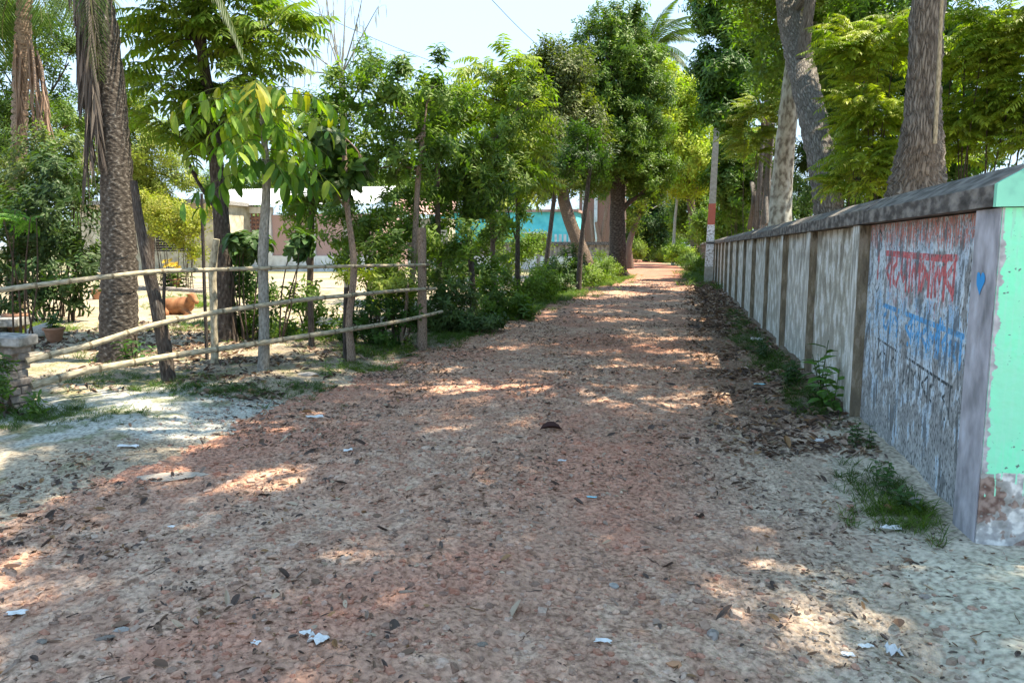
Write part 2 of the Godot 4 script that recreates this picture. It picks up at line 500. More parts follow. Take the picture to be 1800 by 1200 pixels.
	for q in 3:
		var mb := MB.new()
		var pts := []
		for k in 8:
			var sgn := Vector3(-1 if k & 1 == 0 else 1, -1 if k & 2 == 0 else 1, -1 if k & 4 == 0 else 1)
			pts.append(sgn * Vector3(0.5, 0.32, 0.36) * Vector3(rnd(0.55, 1.1), rnd(0.6, 1.05), rnd(0.55, 1.1)))
		for f in [[4, 5, 7, 6], [1, 0, 2, 3], [5, 1, 3, 7], [0, 4, 6, 2], [6, 7, 3, 2], [0, 1, 5, 4]]:
			var k := mb.v.size()
			for e in f: mb.p(pts[e])
			mb.tri(k, k + 2, k + 1); mb.tri(k, k + 3, k + 2)
		S["shard%d" % q] = mb.made(M.chip)
	var twig := MB.new()
	twig.tube([Vector3(-0.5, 0.02, 0), Vector3(-0.1, 0.03, 0.05), Vector3(0.2, 0.02, -0.02), Vector3(0.5, 0.025, 0.06)], [0.02, 0.025, 0.02, 0.012], 4)
	S.twig = twig.made(M.chip, true)

# ---------------------------------------------------------------- lie of the land
func road_shift(z: float) -> float:
	var d := maxf(0.0, -z - 36.0)
	return -0.0017 * d * d

func height(x: float, z: float) -> float:
	var near := clampf(1.0 - (-z - 12.0) / 30.0, 0.15, 1.0)
	var h := 0.045 * n_low.get_noise_2d(x, z) + near * (0.026 * n_mid.get_noise_2d(x, z) + 0.014 * n_fine.get_noise_2d(x, z))
	if z > -9.0: h += 0.005 * n_lump.get_noise_2d(x, z) + 0.003 * n_lump.get_noise_2d(x * 1.9, z * 1.9)
	h += 0.05 * smoothstep(-3.6, -4.8, x) * smoothstep(-2.0, -5.0, z) # the left verge stands a little higher
	h += 0.07 * smoothstep(0.75, 1.45, x)                              # soil heaped against the wall
	return h

func road_height(x: float, z: float) -> float:
	var u := x - road_shift(z)
	var w := 0.28 * n_zone.get_noise_2d(x * 1.3, z * 1.3) + 0.12 * n_mid.get_noise_2d(x * 2.0, z * 2.0)
	var inside := minf(u + 3.75 + w, 1.05 - u + w)
	var lump := 0.0
	if z > -14.0: lump = clampf(inside * 3.0, 0.0, 1.0) * (0.004 * n_lump.get_noise_2d(x, z) + 0.004 * n_lump.get_noise_2d(x * 2.3, z * 2.3))
	return lump + height(x, z) + 0.016 * clampf(inside / 0.35, -1.5, 1.0) + 0.03 * (1.0 - minf(1.0, pow((u + 1.2) / 2.4, 2.0))) * clampf(inside, 0.0, 1.0)

func top_height(x: float, z: float) -> float:
	return maxf(height(x, z), road_height(x, z))

func grid(xs: Array, zs: Array, hf: Callable, cf: Callable, m: Material) -> ArrayMesh:
	var mb := MB.new()
	var nx := xs.size()
	var nz := zs.size()
	for zz in zs:
		for xx in xs:
			mb.tint = cf.call(xx, zz)
			mb.p(Vector3(xx, hf.call(xx, zz), zz), Vector3.UP, Vector2(xx, zz))
	for a in nz - 1:
		for b in nx - 1:
			var k := a * nx + b
			mb.tri(k, k + nx, k + 1); mb.tri(k + 1, k + nx, k + nx + 1)
	for a in nz:
		for b in nx:
			var k := a * nx + b
			var l := a * nx + maxi(b - 1, 0)
			var r := a * nx + mini(b + 1, nx - 1)
			var u := maxi(a - 1, 0) * nx + b
			var d := mini(a + 1, nz - 1) * nx + b
			mb.n[k] = (mb.v[d] - mb.v[u]).cross(mb.v[r] - mb.v[l]).normalized()
			if mb.n[k].y < 0: mb.n[k] = -mb.n[k]
	return mb.made(m, true, true)

func steps(list: Array) -> Array:
	# [[from, to, step], ...] -> coordinates
	var out := []
	for s in list:
		var cnt := int(round(absf(s[1] - s[0]) / s[2]))
		for k in cnt:
			out.append(lerpf(s[0], s[1], float(k) / cnt))
	out.append(list[-1][1])
	return out

func ground_color(x: float, z: float) -> Color:
	var a := n_zone.get_noise_2d(x, z)
	var b := n_mid.get_noise_2d(x * 1.7 + 40.0, z * 1.7)
	var c := n_fine.get_noise_2d(x + 13.0, z)
	var yard := Color(0.44, 0.365, 0.27)
	var sand := Color(0.49, 0.43, 0.34)
	var litter := Color(0.20, 0.155, 0.12)
	var green := Color(0.15, 0.16, 0.075)
	var k := yard.lerp(Color(0.36, 0.29, 0.21), clampf(0.5 + 1.1 * a + 0.6 * b, 0, 1))
	if z < -40.0 or x > 1.6: k = k.lerp(green, 0.7)
	# leaf mould along the wall
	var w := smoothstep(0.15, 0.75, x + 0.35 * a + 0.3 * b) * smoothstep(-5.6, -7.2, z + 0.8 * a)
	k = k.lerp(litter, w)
	# pale sand by the near end of the wall
	k = k.lerp(sand, smoothstep(0.25, 0.9, x + 0.4 * a + 0.3 * b + 0.12 * (z + 5.0)) * smoothstep(-7.4, -5.6, z + 0.8 * b))
	# pale sand spread before the fence
	var d := Vector2((x + 4.95) / 1.75, (z + 5.75) / 1.15).length() + 0.55 * a + 0.45 * b
	k = k.lerp(Color(0.44, 0.43, 0.375), smoothstep(1.05, 0.75, d))
	# mould under the trees by the fence
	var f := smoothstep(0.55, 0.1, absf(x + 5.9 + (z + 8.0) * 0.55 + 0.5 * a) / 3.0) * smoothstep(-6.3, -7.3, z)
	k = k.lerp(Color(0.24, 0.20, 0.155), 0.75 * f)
	k = k.lerp(green, 0.7 * smoothstep(0.12, 0.35, b + 0.4 * c) * smoothstep(-3.8, -4.4, x))
	return k * (1.55 * (1.0 + 0.16 * c + 0.1 * b))

func road_color(x: float, z: float) -> Color:
	var a := n_zone.get_noise_2d(x * 0.8 + 7.0, z * 0.8)
	var b := n_mid.get_noise_2d(x * 1.3, z * 1.3 + 20.0)
	var c := n_fine.get_noise_2d(x, z + 31.0)
	var k := Color(0.47, 0.285, 0.20)
	k = k.lerp(Color(0.47, 0.235, 0.16), 0.7 * smoothstep(0.0, 0.45, a + 0.6 * b))
	k = k.lerp(Color(0.53, 0.38, 0.28), 0.7 * smoothstep(0.1, 0.6, -a + 0.6 * c))
	k = k.lerp(Color(0.42, 0.175, 0.12), 0.75 * smoothstep(-30.0, -44.0, z + 6.0 * a))
	k = k.lerp(Color(0.47, 0.40, 0.31), 0.8 * smoothstep(-0.1, 0.85, x + 0.45 * a + 0.3 * b) * smoothstep(-7.5, -5.5, z + a))
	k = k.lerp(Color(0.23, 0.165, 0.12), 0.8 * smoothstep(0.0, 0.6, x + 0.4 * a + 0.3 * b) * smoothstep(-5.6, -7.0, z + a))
	return k * (1.55 * (1.0 + 0.2 * c + 0.12 * b))

func make_land() -> void:
	n_low.seed = 1; n_low.frequency = 0.22; n_low.fractal_octaves = 3
	n_mid.seed = 2; n_mid.frequency = 0.9; n_mid.fractal_octaves = 3
	n_fine.seed = 3; n_fine.frequency = 4.2; n_fine.fractal_octaves = 2
	n_lump.seed = 8; n_lump.frequency = 8.5; n_lump.fractal_octaves = 2
	n_zone.seed = 4; n_zone.frequency = 0.42; n_zone.fractal_octaves = 4
	var gx := steps([[-420.0, -60.0, 40.0], [-60.0, -14.0, 1.5], [-14.0, -8.0, 0.2], [-8.0, -4.0, 0.055], [-4.0, 0.0, 0.08], [0.0, 2.0, 0.028], [2.0, 8.0, 0.4], [8.0, 60.0, 4.0], [60.0, 420.0, 40.0]])
	var gz := steps([[60.0, 4.0, 4.0], [4.0, -1.6, 0.3], [-1.6, -6.5, 0.034], [-6.5, -12.0, 0.055], [-12.0, -30.0, 0.2], [-30.0, -90.0, 1.0], [-90.0, -480.0, 30.0]])
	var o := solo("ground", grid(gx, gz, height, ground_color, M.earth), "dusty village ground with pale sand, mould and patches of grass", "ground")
	o.set_meta("kind", "structure")
	var rx := steps([[-4.5, 1.6, 0.026]])
	var rz := steps([[6.0, -1.6, 0.3], [-1.6, -7.5, 0.026], [-7.5, -13.0, 0.05], [-13.0, -26.0, 0.12], [-26.0, -40.0, 0.4]])
	o = solo("road", grid(rx, rz, road_height, road_color, M.rubble), "reddish brown brick rubble road littered with dry leaves", "road")
	o.set_meta("kind", "structure")
	var fx := steps([[-14.0, 1.6, 0.4]])
	var fz := steps([[-40.0, -120.0, 1.0]])
	o = solo("road", grid(fx, fz, road_height, road_color, M.rubble), "far stretch of the red brick road bending left under trees", "road")
	o.set_meta("kind", "structure")

# ---------------------------------------------------------------- the concrete wall on the right
const FACE := 1.56      # x of the panels
const FRONT := 1.48    # x of the pillars
const TOPY := 1.74      # underside of the coping

func stroke_mask(w: int, h: int, lines: Array, thick: float) -> PackedByteArray:
	var m := PackedByteArray()
	m.resize(w * h)
	for l in lines:
		for k in l.size() - 1:
			var a: Vector2 = l[k]
			var b: Vector2 = l[k + 1]
			var cnt := int((b - a).length() / maxf(1.0, thick * 0.4)) + 1
			for s in cnt + 1:
				var q := a.lerp(b, float(s) / cnt)
				for yy in range(maxi(0, int(q.y - thick)), mini(h - 1, int(q.y + thick)) + 1):
					for xx in range(maxi(0, int(q.x - thick)), mini(w - 1, int(q.x + thick)) + 1):
						if (Vector2(xx, yy) - q).length() <= thick: m[yy * w + xx] = 255
	return m

func glyphs(text: Array, x0: float, y0: float, cw: float, ch: float, slope: float) -> Array:
	# Bengali letters as pen strokes hung from a head line
	var G := {
		"ba": [[[0.85, 0], [0.85, 1]], [[0.85, 0.15], [0.1, 0.55], [0.85, 0.9]]],
		"ra": [[[0.85, 0], [0.85, 1]], [[0.85, 0.15], [0.1, 0.5], [0.85, 0.8]], [[0.45, 1.1], [0.5, 1.12]]],
		"da": [[[0.5, 0], [0.5, 0.3], [0.12, 0.45], [0.2, 0.85], [0.6, 0.95], [0.88, 0.6]]],
		"pa": [[[0.85, 0], [0.85, 1]], [[0.2, 0.1], [0.15, 0.5], [0.5, 0.75], [0.85, 0.45]]],
		"aa": [[[0.5, 0], [0.5, 1]]],
		"la": [[[0.9, 0], [0.9, 1]], [[0.15, 0.95], [0.05, 0.5], [0.3, 0.25], [0.48, 0.6], [0.66, 0.28], [0.9, 0.5]]],
		"sha": [[[0.9, 0], [0.9, 1]], [[0.1, 0.35], [0.28, 0.15], [0.45, 0.4], [0.28, 0.65], [0.12, 0.9]], [[0.45, 0.4], [0.7, 0.55], [0.9, 0.4]]],
		"ma": [[[0.85, 0], [0.85, 1]], [[0.2, 0], [0.25, 0.5], [0.08, 0.7], [0.3, 0.8], [0.85, 0.45]]],
		"ka": [[[0.45, 0], [0.45, 1]], [[0.45, 0.15], [0.05, 0.5], [0.45, 0.8]], [[0.45, 0.3], [0.88, 0.35], [0.85, 0.75]]],
		"na": [[[0.85, 0], [0.85, 1]], [[0.85, 0.4], [0.4, 0.32], [0.15, 0.6], [0.38, 0.85]]],
		"dha": [[[0.2, 0], [0.22, 0.4], [0.72, 0.45], [0.6, 0.75], [0.85, 1.0]]],
		"i": [[[0.3, 1], [0.3, 0], [0.4, -0.25], [0.8, -0.2], [1.1, 0.0]]],
	}
	var out := []
	var x := x0
	for name_ in text:
		var wd := cw * (0.45 if name_ in ["aa", "i"] else 1.0)
		if name_ != " ":
			for st in G[name_]:
				var l := []
				for q in st:
					var px: float = x + q[0] * wd
					l.append(Vector2(px, y0 + (px - x0) * slope + q[1] * ch))
				out.append(l)
			out.append([Vector2(x, y0 + (x - x0) * slope), Vector2(x + wd, y0 + (x + wd - x0) * slope)])
		x += wd
	return out

func plaster(w: int, h: int, seed_: int, style: int) -> ImageTexture:
	# weathered plaster: run-down stains, remains of lime wash, and on style 0 the painted notice
	var st := FastNoiseLite.new()
	st.seed = seed_; st.frequency = 0.03; st.fractal_octaves = 4
	var co := FastNoiseLite.new()
	co.seed = seed_ + 1; co.frequency = 0.008; co.fractal_octaves = 4
	var fi := FastNoiseLite.new()
	fi.seed = seed_ + 2; fi.frequency = 0.11; fi.fractal_octaves = 3
	var by := PackedByteArray()
	by.resize(w * h * 3)
	var red := PackedByteArray()
	var blue := PackedByteArray()
	var black := PackedByteArray()
	var ks := w / 800.0
	if style == 0:
		# u runs from the far pillar (z = -6.85) to the near one (z = -4.33): 2.52 m; v from 1.74 m down to 0
		var r := glyphs(["ba", "da", "pa", "aa", "la", "sha", "aa", "la"], 165 * ks, 72 * ks, 62 * ks, 76 * ks, 0.02)
		r += glyphs(["ba"], 585 * ks, 78 * ks, 60 * ks, 74 * ks, 0.0)
		r.append([Vector2(165 * ks, 72 * ks), Vector2(590 * ks, 80 * ks)])
		r.append([Vector2(95 * ks, 70 * ks), Vector2(96 * ks, 90 * ks)])
		r.append([Vector2(92 * ks, 120 * ks), Vector2(92 * ks, 134 * ks)])
		red = stroke_mask(w, h, r, 7.0 * ks)
		blue = stroke_mask(w, h, glyphs(["da", "aa", "na", " ", "ra", "ma", "ba", "la", "i", "ka", "na"], 170 * ks, 200 * ks, 54 * ks, 58 * ks, 0.03), 5.5 * ks)
		var k := glyphs(["ma", "dha", "aa", "na", " ", "i", "ka", "la", "ba", "da", "aa", "ra"], 130 * ks, 288 * ks, 52 * ks, 60 * ks, 0.05)
		k.append([Vector2(80 * ks, 62 * ks), Vector2(70 * ks, 30 * ks), Vector2(95 * ks, 15 * ks), Vector2(118 * ks, 30 * ks), Vector2(112 * ks, 62 * ks)])
		k.append([Vector2(75 * ks, 140 * ks), Vector2(75 * ks, 165 * ks), Vector2(100 * ks, 172 * ks), Vector2(118 * ks, 150 * ks)])
		black = stroke_mask(w, h, k, 3.0 * ks)
	for y in h:
		var v := float(y) / h
		for x in w:
			var warp := 9.0 * co.get_noise_2d(x * 2.0 / ks + 300.0, y * 0.8 / ks)
			var s := st.get_noise_2d((x + warp) * 1.15 / ks, y * 0.26 / ks)
			var s2 := st.get_noise_2d(x * 3.0 / ks + 500.0, y * 0.42 / ks)
			var c := co.get_noise_2d(x * 1.4 / ks, y * 1.1 / ks)
			var f := fi.get_noise_2d(x * 1.2 / ks, y * 0.55 / ks)
			var k := Color(0.40, 0.385, 0.35)
			if style == 0:
				var u := float(x) / w
				k = Color(0.27, 0.275, 0.275).lerp(Color(0.43, 0.435, 0.43), clampf(0.5 + 1.5 * c + 0.8 * f, 0, 1))
				var paint := smoothstep(-0.04, 0.12, 0.55 * s + 0.35 * s2 + 1.0 * c + 0.36 - 1.5 * maxf(0.0, v - 0.40) - 1.3 * maxf(0.0, u - 0.74))
				k = k.lerp(Color(0.60, 0.67, 0.72).lerp(Color(0.47, 0.57, 0.67), clampf(0.3 + 2.0 * c, 0, 1)), paint * 0.9)
				if v < 0.08 + 0.09 * s2: k = k.lerp(Color(0.47, 0.21, 0.18), smoothstep(-0.15, 0.15, s2 + f))
				var hold := smoothstep(-0.36, -0.2, s2 + 0.5 * f)
				var run := 0
				for d in 5:
					var yy := y - int(d * 9 * ks * (1.0 + 2.0 * absf(s2)))
					if yy >= 0 and red[yy * w + x]: run = maxi(run, 5 - d)
				if run == 5: k = k.lerp(Color(0.56, 0.12, 0.12), hold * 0.95)
				elif run > 1 and s2 > 0.26: k = k.lerp(Color(0.56, 0.18, 0.17), 0.6)
				if blue[y * w + x]: k = k.lerp(Color(0.06, 0.32, 0.66), hold * 0.9)
				if v > 0.30 and v < 0.52: k = k.lerp(Color(0.20, 0.43, 0.66), 0.6 * smoothstep(0.08, 0.28, f + 0.8 * c + 0.3 * s2))
				if black[y * w + x]: k = k.lerp(Color(0.06, 0.07, 0.075), smoothstep(-0.22, 0.0, s2 + 0.5 * f))
				k = k.lerp(Color(0.11, 0.115, 0.115), 0.8 * smoothstep(0.22, 0.46, -0.75 * s - 0.3 * s2 + 0.7 * c + 0.3 * f + 0.35 * maxf(0.0, u - 0.7)))
				if f < -0.36: k = k.lerp(Color(0.06, 0.065, 0.065), 0.75)
			else:
				var warm: Color = [Color(0.36, 0.345, 0.305), Color(0.40, 0.40, 0.38), Color(0.38, 0.36, 0.32)][style - 1]
				k = warm.lerp(Color(0.54, 0.525, 0.47), clampf(0.5 + 2.0 * c + 0.25 * s, 0, 1))
				k = k.lerp(Color(0.64, 0.65, 0.65), smoothstep(0.12, 0.34, 0.3 * s + 1.2 * c))
				k = k.lerp(Color(0.14, 0.12, 0.095), 0.7 * smoothstep(0.16, 0.42, -0.55 * s - 0.35 * s2 + 0.7 * (0.22 - v) - 0.5 * c))
				k = k.lerp(Color(0.2, 0.18, 0.15), 0.6 * smoothstep(0.2, 0.34, f - 0.3 * c))
			k = k * (1.0 + 0.3 * f) * (Color(1.05, 1.05, 1.05) if style == 0 else Color(1.12, 1.1, 1.05))
			k = k.clamp().linear_to_srgb()
			var o := (y * w + x) * 3
			by[o] = int(k.r * 255.0); by[o + 1] = int(k.g * 255.0); by[o + 2] = int(k.b * 255.0)
	return ImageTexture.create_from_image(Image.create_from_data(w, h, false, Image.FORMAT_RGB8, by))

func green_face(w: int, h: int) -> ImageTexture:
	# mint paint above, bare and crumbling plaster with brick showing below
	var a := FastNoiseLite.new()
	a.seed = 91; a.frequency = 0.011; a.fractal_octaves = 5
	var b := FastNoiseLite.new()
	b.seed = 92; b.frequency = 0.06; b.fractal_octaves = 3
	var by := PackedByteArray()
	by.resize(w * h * 3)
	for y in h:
		var v := float(y) / h
		for x in w:
			var c := a.get_noise_2d(x, y)
			var f := b.get_noise_2d(x, y)
			var drip := b.get_noise_2d(x * 2.2, y * 0.12)
			var k := Color(0.25, 0.86, 0.53).lerp(Color(0.30, 0.80, 0.53), clampf(0.5 + c * 1.5, 0, 1))
			k = k.lerp(Color(0.34, 0.80, 0.57), 0.5 * smoothstep(0.0, 0.35, drip + 0.4 * f))
			k = k.lerp(Color(0.30, 0.56, 0.44), 0.45 * smoothstep(0.3, 0.45, drip - 4.0 * v + 0.3))
			if f > 0.50 and c < -0.22: k = Color(0.12, 0.2, 0.16)
			if absf(c - 0.12) < 0.003 and f > 0.05: k = k * 0.6
			if x < 3 + int(8.0 * maxf(0.0, b.get_noise_2d(40.0, y * 0.9) + 0.25)): k = Color(0.42, 0.41, 0.42) * (1.0 + 0.5 * f)
			if v > 0.685 + 0.012 * c + (0.055 * smoothstep(0.25, 0.4, drip)):
				k = Color(0.46, 0.445, 0.44).lerp(Color(0.33, 0.32, 0.29), clampf(0.5 + 2.0 * c, 0, 1))
				var raw := smoothstep(0.04, 0.13, c + 0.35 * f - 3.0 * maxf(0.0, 0.75 - v))
				k = k.lerp(Color(0.175, 0.105, 0.085).lerp(Color(0.26, 0.19, 0.16), clampf(0.5 + 2.0 * f, 0, 1)), raw)
				k = k.lerp(Color(0.62, 0.61, 0.58), smoothstep(0.12, 0.22, -c + 0.3 * f) * 0.8)
				k = k * (1.0 + 0.5 * f)
			k = k.clamp().linear_to_srgb()
			var o := (y * w + x) * 3
			by[o] = int(k.r * 255.0); by[o + 1] = int(k.g * 255.0); by[o + 2] = int(k.b * 255.0)
	return ImageTexture.create_from_image(Image.create_from_data(w, h, false, Image.FORMAT_RGB8, by))

func coping_mesh(len_: float, jag: float) -> ArrayMesh:
	# a weathered cap: upright nose, sloping top, a ridge to the rear
	var mb := MB.new()
	var prof := [Vector2(-0.185, 0.0), Vector2(-0.185, 0.105 + jag), Vector2(-0.16, 0.12 + jag), Vector2(0.0, 0.215), Vector2(0.06, 0.215), Vector2(0.185, 0.11), Vector2(0.185, 0.0)]
	var h := len_ / 2.0
	for k in prof.size():
		var a: Vector2 = prof[k]
		var b: Vector2 = prof[(k + 1) % prof.size()]
		mb.face(Vector3(b.x, b.y, -h), Vector3(b.x, b.y, h), Vector3(a.x, a.y, h), Vector3(a.x, a.y, -h))
	for s in [-1.0, 1.0]:
		for k in range(1, prof.size() - 1):
			var q := mb.v.size()
			for w in [prof[0], prof[k], prof[k + 1]]:
				mb.p(Vector3(w.x, w.y, s * h), Vector3(0, 0, s))
			if s > 0: mb.tri(q, q + 1, q + 2)
			else: mb.tri(q, q + 2, q + 1)
	return mb.made(M.coping_concrete)

func make_wall() -> void:
	var pl := []
	pl.append(plaster(800, 552, 51, 0))
	for k in 3: pl.append(plaster(400, 276, 60 + 7 * k, 1 + k))
	var mats := []
	var gb := grey_tex(52, 0.05, 0, 1, 512, FastNoiseLite.TYPE_SIMPLEX_SMOOTH, 5)
	for k in 4:
		mats.append(mat("plaster_%d" % k, Color.WHITE, 0.92, pl[k], Vector3.ONE, gb, 0.45, false))
	mat("pillar_plaster", Color.WHITE, 0.92, pl[2], Vector3(0.35, 1, 1), gb, 0.4, false)
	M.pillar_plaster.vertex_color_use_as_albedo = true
	mat("near_pillar_plaster", Color.WHITE, 0.92, noise_tex(53, 0.012, [[0.0, 0.2, 0.2, 0.21], [0.45, 0.38, 0.37, 0.40], [0.7, 0.48, 0.47, 0.51], [1.0, 0.58, 0.60, 0.66]], 512, FastNoiseLite.TYPE_SIMPLEX_SMOOTH, 6), Vector3(0.9, 0.5, 0.9), gb, 0.3)
	var wall := thing("boundary_wall", "long weathered concrete panel wall along the right of the road", "wall", Vector3(0, 0, 0))
	var zs := [-4.15, -6.95, -9.45, -11.85]
	while zs[-1] > -62.0: zs.append(zs[-1] - 2.45)
	rng.seed = 5
	for k in zs.size() - 1:
		var z0: float = zs[k]
		var z1: float = zs[k + 1]
		var mb := MB.new()
		var za := z0 - 0.13
		var zb := z1 + 0.13
		# front face seen from the road: u from far to near, v downwards
		mb.face(Vector3(FACE, TOPY, zb), Vector3(FACE, TOPY, za), Vector3(FACE, -0.15, za), Vector3(FACE, -0.15, zb), Vector2(1, 1.085), Vector2(0 if k == 0 else rnd(0, 1), 0))
		mb.face(Vector3(FACE + 0.13, TOPY, za), Vector3(FACE + 0.13, TOPY, zb), Vector3(FACE + 0.13, -0.15, zb), Vector3(FACE + 0.13, -0.15, za))
		mb.face(Vector3(FACE, TOPY, zb), Vector3(FACE + 0.13, TOPY, zb), Vector3(FACE + 0.13, TOPY, za), Vector3(FACE, TOPY, za))
		var o := part("panel", mb.made(mats[0 if k == 0 else [3, 1, 2, 1, 3, 2][k % 6]], true), wall)
		if k == 0: o.set_meta("label", "near panel with worn red, blue and black painted Bengali writing")
	for k in zs.size():
		var mb := MB.new()
		var z: float = zs[k]
		var hw := 0.15 if k == 0 else 0.13
		var f := FRONT + (rnd(-0.012, 0.012) if k > 0 else 0.0)
		var return_tint := Color(0.42, 0.36, 0.28) if k > 0 else Color.WHITE   # near returns tinted darker and browner than the fronts
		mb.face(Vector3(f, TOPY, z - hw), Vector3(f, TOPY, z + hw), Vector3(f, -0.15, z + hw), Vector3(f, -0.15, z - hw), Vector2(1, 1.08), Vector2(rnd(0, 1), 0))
		mb.tint = return_tint
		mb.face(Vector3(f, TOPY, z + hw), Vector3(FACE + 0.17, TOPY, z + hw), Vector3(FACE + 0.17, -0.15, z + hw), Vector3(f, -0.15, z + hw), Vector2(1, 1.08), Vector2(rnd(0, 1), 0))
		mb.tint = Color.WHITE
		mb.face(Vector3(FACE + 0.17, TOPY, z - hw), Vector3(f, TOPY, z - hw), Vector3(f, -0.15, z - hw), Vector3(FACE + 0.17, -0.15, z - hw), Vector2(1, 1.08), Vector2(rnd(0, 1), 0))
		mb.face(Vector3(FACE + 0.17, TOPY, z + hw), Vector3(FACE + 0.17, TOPY, z - hw), Vector3(FACE + 0.17, -0.15, z - hw), Vector3(FACE + 0.17, -0.15, z + hw))
		mb.face(Vector3(f, TOPY, z - hw), Vector3(FACE + 0.17, TOPY, z - hw), Vector3(FACE + 0.17, TOPY, z + hw), Vector3(f, TOPY, z + hw))
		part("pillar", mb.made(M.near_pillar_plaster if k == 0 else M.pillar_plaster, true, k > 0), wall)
	var cz: float = -4.0
	var mid := FACE + 0.075
	while cz > -62.0:
		var L := 2.62 if cz > -5.0 else rnd(1.5, 2.4)
		part("coping", coping_mesh(L - 0.012, rnd(-0.01, 0.01)), wall, Vector3(mid + rnd(-0.008, 0.008), TOPY + 0.002 + rnd(0, 0.008), cz - L / 2.0))
		cz -= L
	# blue splash of paint and small chip on the end pillar
	var spl := MB.new()
	var ring := []
	for k in 22:
		var a := TAU * k / 22.0
		var hx := 0.055 * pow(sin(a), 3.0)
		var hy := 0.0042 * (13.0 * cos(a) - 5.0 * cos(2.0 * a) - 2.0 * cos(3.0 * a) - cos(4.0 * a))
		ring.append(Vector3(FRONT - 0.003, 1.38 + hy, -4.17 + hx * (1.0 + 0.1 * sin(5.0 * a))))
	var cc := spl.p(Vector3(FRONT - 0.003, 1.375, -4.17), Vector3.LEFT)
	for q in ring: spl.p(q, Vector3.LEFT)
	for k in 22: spl.tri(cc, cc + 1 + k, cc + 1 + (k + 1) % 22)
	mat("blue_paint", lin(0.05, 0.33, 0.72), 0.7)
	part("paint_splash", spl.made(M.blue_paint, true), wall)
	# the green painted return at the near end
	var gw := thing("green_wall", "mint green painted wall end with crumbling bare plaster at its foot", "wall", Vector3(0, 0, 0))
	var gt := green_face(640, 560)
	mat("green_paint", Color.WHITE, 0.7, gt, Vector3.ONE, gb, 0.35, false)
	var gf := MB.new()
	var x0 := FRONT + 0.004
	var x1 := 4.6
	var zf := -3.985
	gf.face(Vector3(x0, TOPY, zf), Vector3(x1, TOPY, zf), Vector3(x1, -0.15, zf), Vector3(x0, -0.15, zf), Vector2((x1 - x0) / 2.16, 1.0))
	gf.face(Vector3(x1, TOPY, zf - 0.011), Vector3(x0, TOPY, zf - 0.011), Vector3(x0, -0.15, zf - 0.011), Vector3(x1, -0.15, zf - 0.011), Vector2(1, 1))
	gf.face(Vector3(x0, TOPY, zf - 0.011), Vector3(x0, TOPY, zf), Vector3(x0, -0.15, zf), Vector3(x0, -0.15, zf - 0.011), Vector2(0.01, 1))
	part("painted_face", gf.made(M.green_paint, true), gw)
	var core := MB.new()
	core.box(Vector3((FACE + 0.19 + x1) / 2.0, (TOPY - 0.15) / 2.0, zf - 0.09), Vector3(x1 - FACE - 0.19, TOPY + 0.15, 0.15))
	part("core", core.made(M.concrete), gw)
	mat("mint_cap", Color.WHITE, 0.75, noise_tex(54, 0.015, [[0.0, 0.14, 0.36, 0.28], [0.4, 0.26, 0.66, 0.48], [1.0, 0.32, 0.80, 0.56]], 256), Vector3.ONE * 0.8)
	var cap := MB.new()
	var out := [Vector2(mid - 0.19, TOPY + 0.004), Vector2(mid - 0.19, TOPY + 0.112), Vector2(mid - 0.165, TOPY + 0.128), Vector2(mid, TOPY + 0.224), Vector2(x1, TOPY + 0.224), Vector2(x1, TOPY + 0.004)]
	for k in 6:
		var a: Vector2 = out[k]
		var b: Vector2 = out[(k + 1) % 6]
		cap.face(Vector3(a.x, a.y, zf - 0.012), Vector3(b.x, b.y, zf - 0.012), Vector3(b.x, b.y, zf + 0.022), Vector3(a.x, a.y, zf + 0.022))
	for s in [0.022, -0.012]:
		for k in range(1, 5):
			var q := cap.v.size()
			for w in [out[0], out[k], out[k + 1]]: cap.p(Vector3(w.x, w.y, zf + s))
			if s > 0: cap.tri(q, q + 1, q + 2)
			else: cap.tri(q, q + 2, q + 1)
	part("cap", cap.made(M.mint_cap), gw)
	var cap_core := MB.new()
	cap_core.box(Vector3((mid + 0.2 + x1) / 2.0, TOPY + 0.11, zf - 0.12), Vector3(x1 - mid - 0.2, 0.2, 0.2))
	part("coping", cap_core.made(M.coping_concrete), gw)

# ---------------------------------------------------------------- trees
func bend(pts: Array, radii: Array, per := 3) -> Array:
	# smooth a coarse line with a Catmull-Rom curve -> [points, radii]
	var op := []
	var orr := []
	var m := pts.size()
	for k in m - 1:
		var a: Vector3 = pts[maxi(k - 1, 0)]
		var b: Vector3 = pts[k]
		var c: Vector3 = pts[k + 1]
		var d: Vector3 = pts[mini(k + 2, m - 1)]
		for s in per:
			var t := float(s) / per
			op.append(b.cubic_interpolate(c, a, d, t))
			orr.append(lerpf(radii[k], radii[k + 1], t))
	op.append(pts[m - 1])
	orr.append(radii[m - 1])
	return [op, orr]

func rooted(tr: Array, flare := 1.35) -> Array:
	# carry a trunk down into the soil
	var pts: Array = tr[0].duplicate()
	var rad: Array = tr[1].duplicate()
	if pts[0].y > 0.25:
		var d: Vector3 = (pts[0] - pts[1]).normalized()
		d.y = minf(d.y, -0.7)
		var k: float = (pts[0].y + 0.1) / -d.y
		var top: Vector3 = pts[0]
		var r0: float = rad[0]
		for s in [0.15, 0.4, 0.7, 1.0]:
			pts.push_front(top + d * k * s)
			rad.push_front(r0 * lerpf(1.0, flare, s))
	else:
		pts.push_front(Vector3(pts[0].x, -0.2, pts[0].z))
		rad.push_front(rad[0] * flare)
		pts.insert(2, pts[1].lerp(pts[2], minf(0.4, 0.5 / (pts[2] - pts[1]).length())))
		rad[1] = rad[1] * lerpf(1.0, flare, 0.5)
		rad.insert(2, lerpf(rad[1], rad[2], 0.5))
	return [pts, rad]

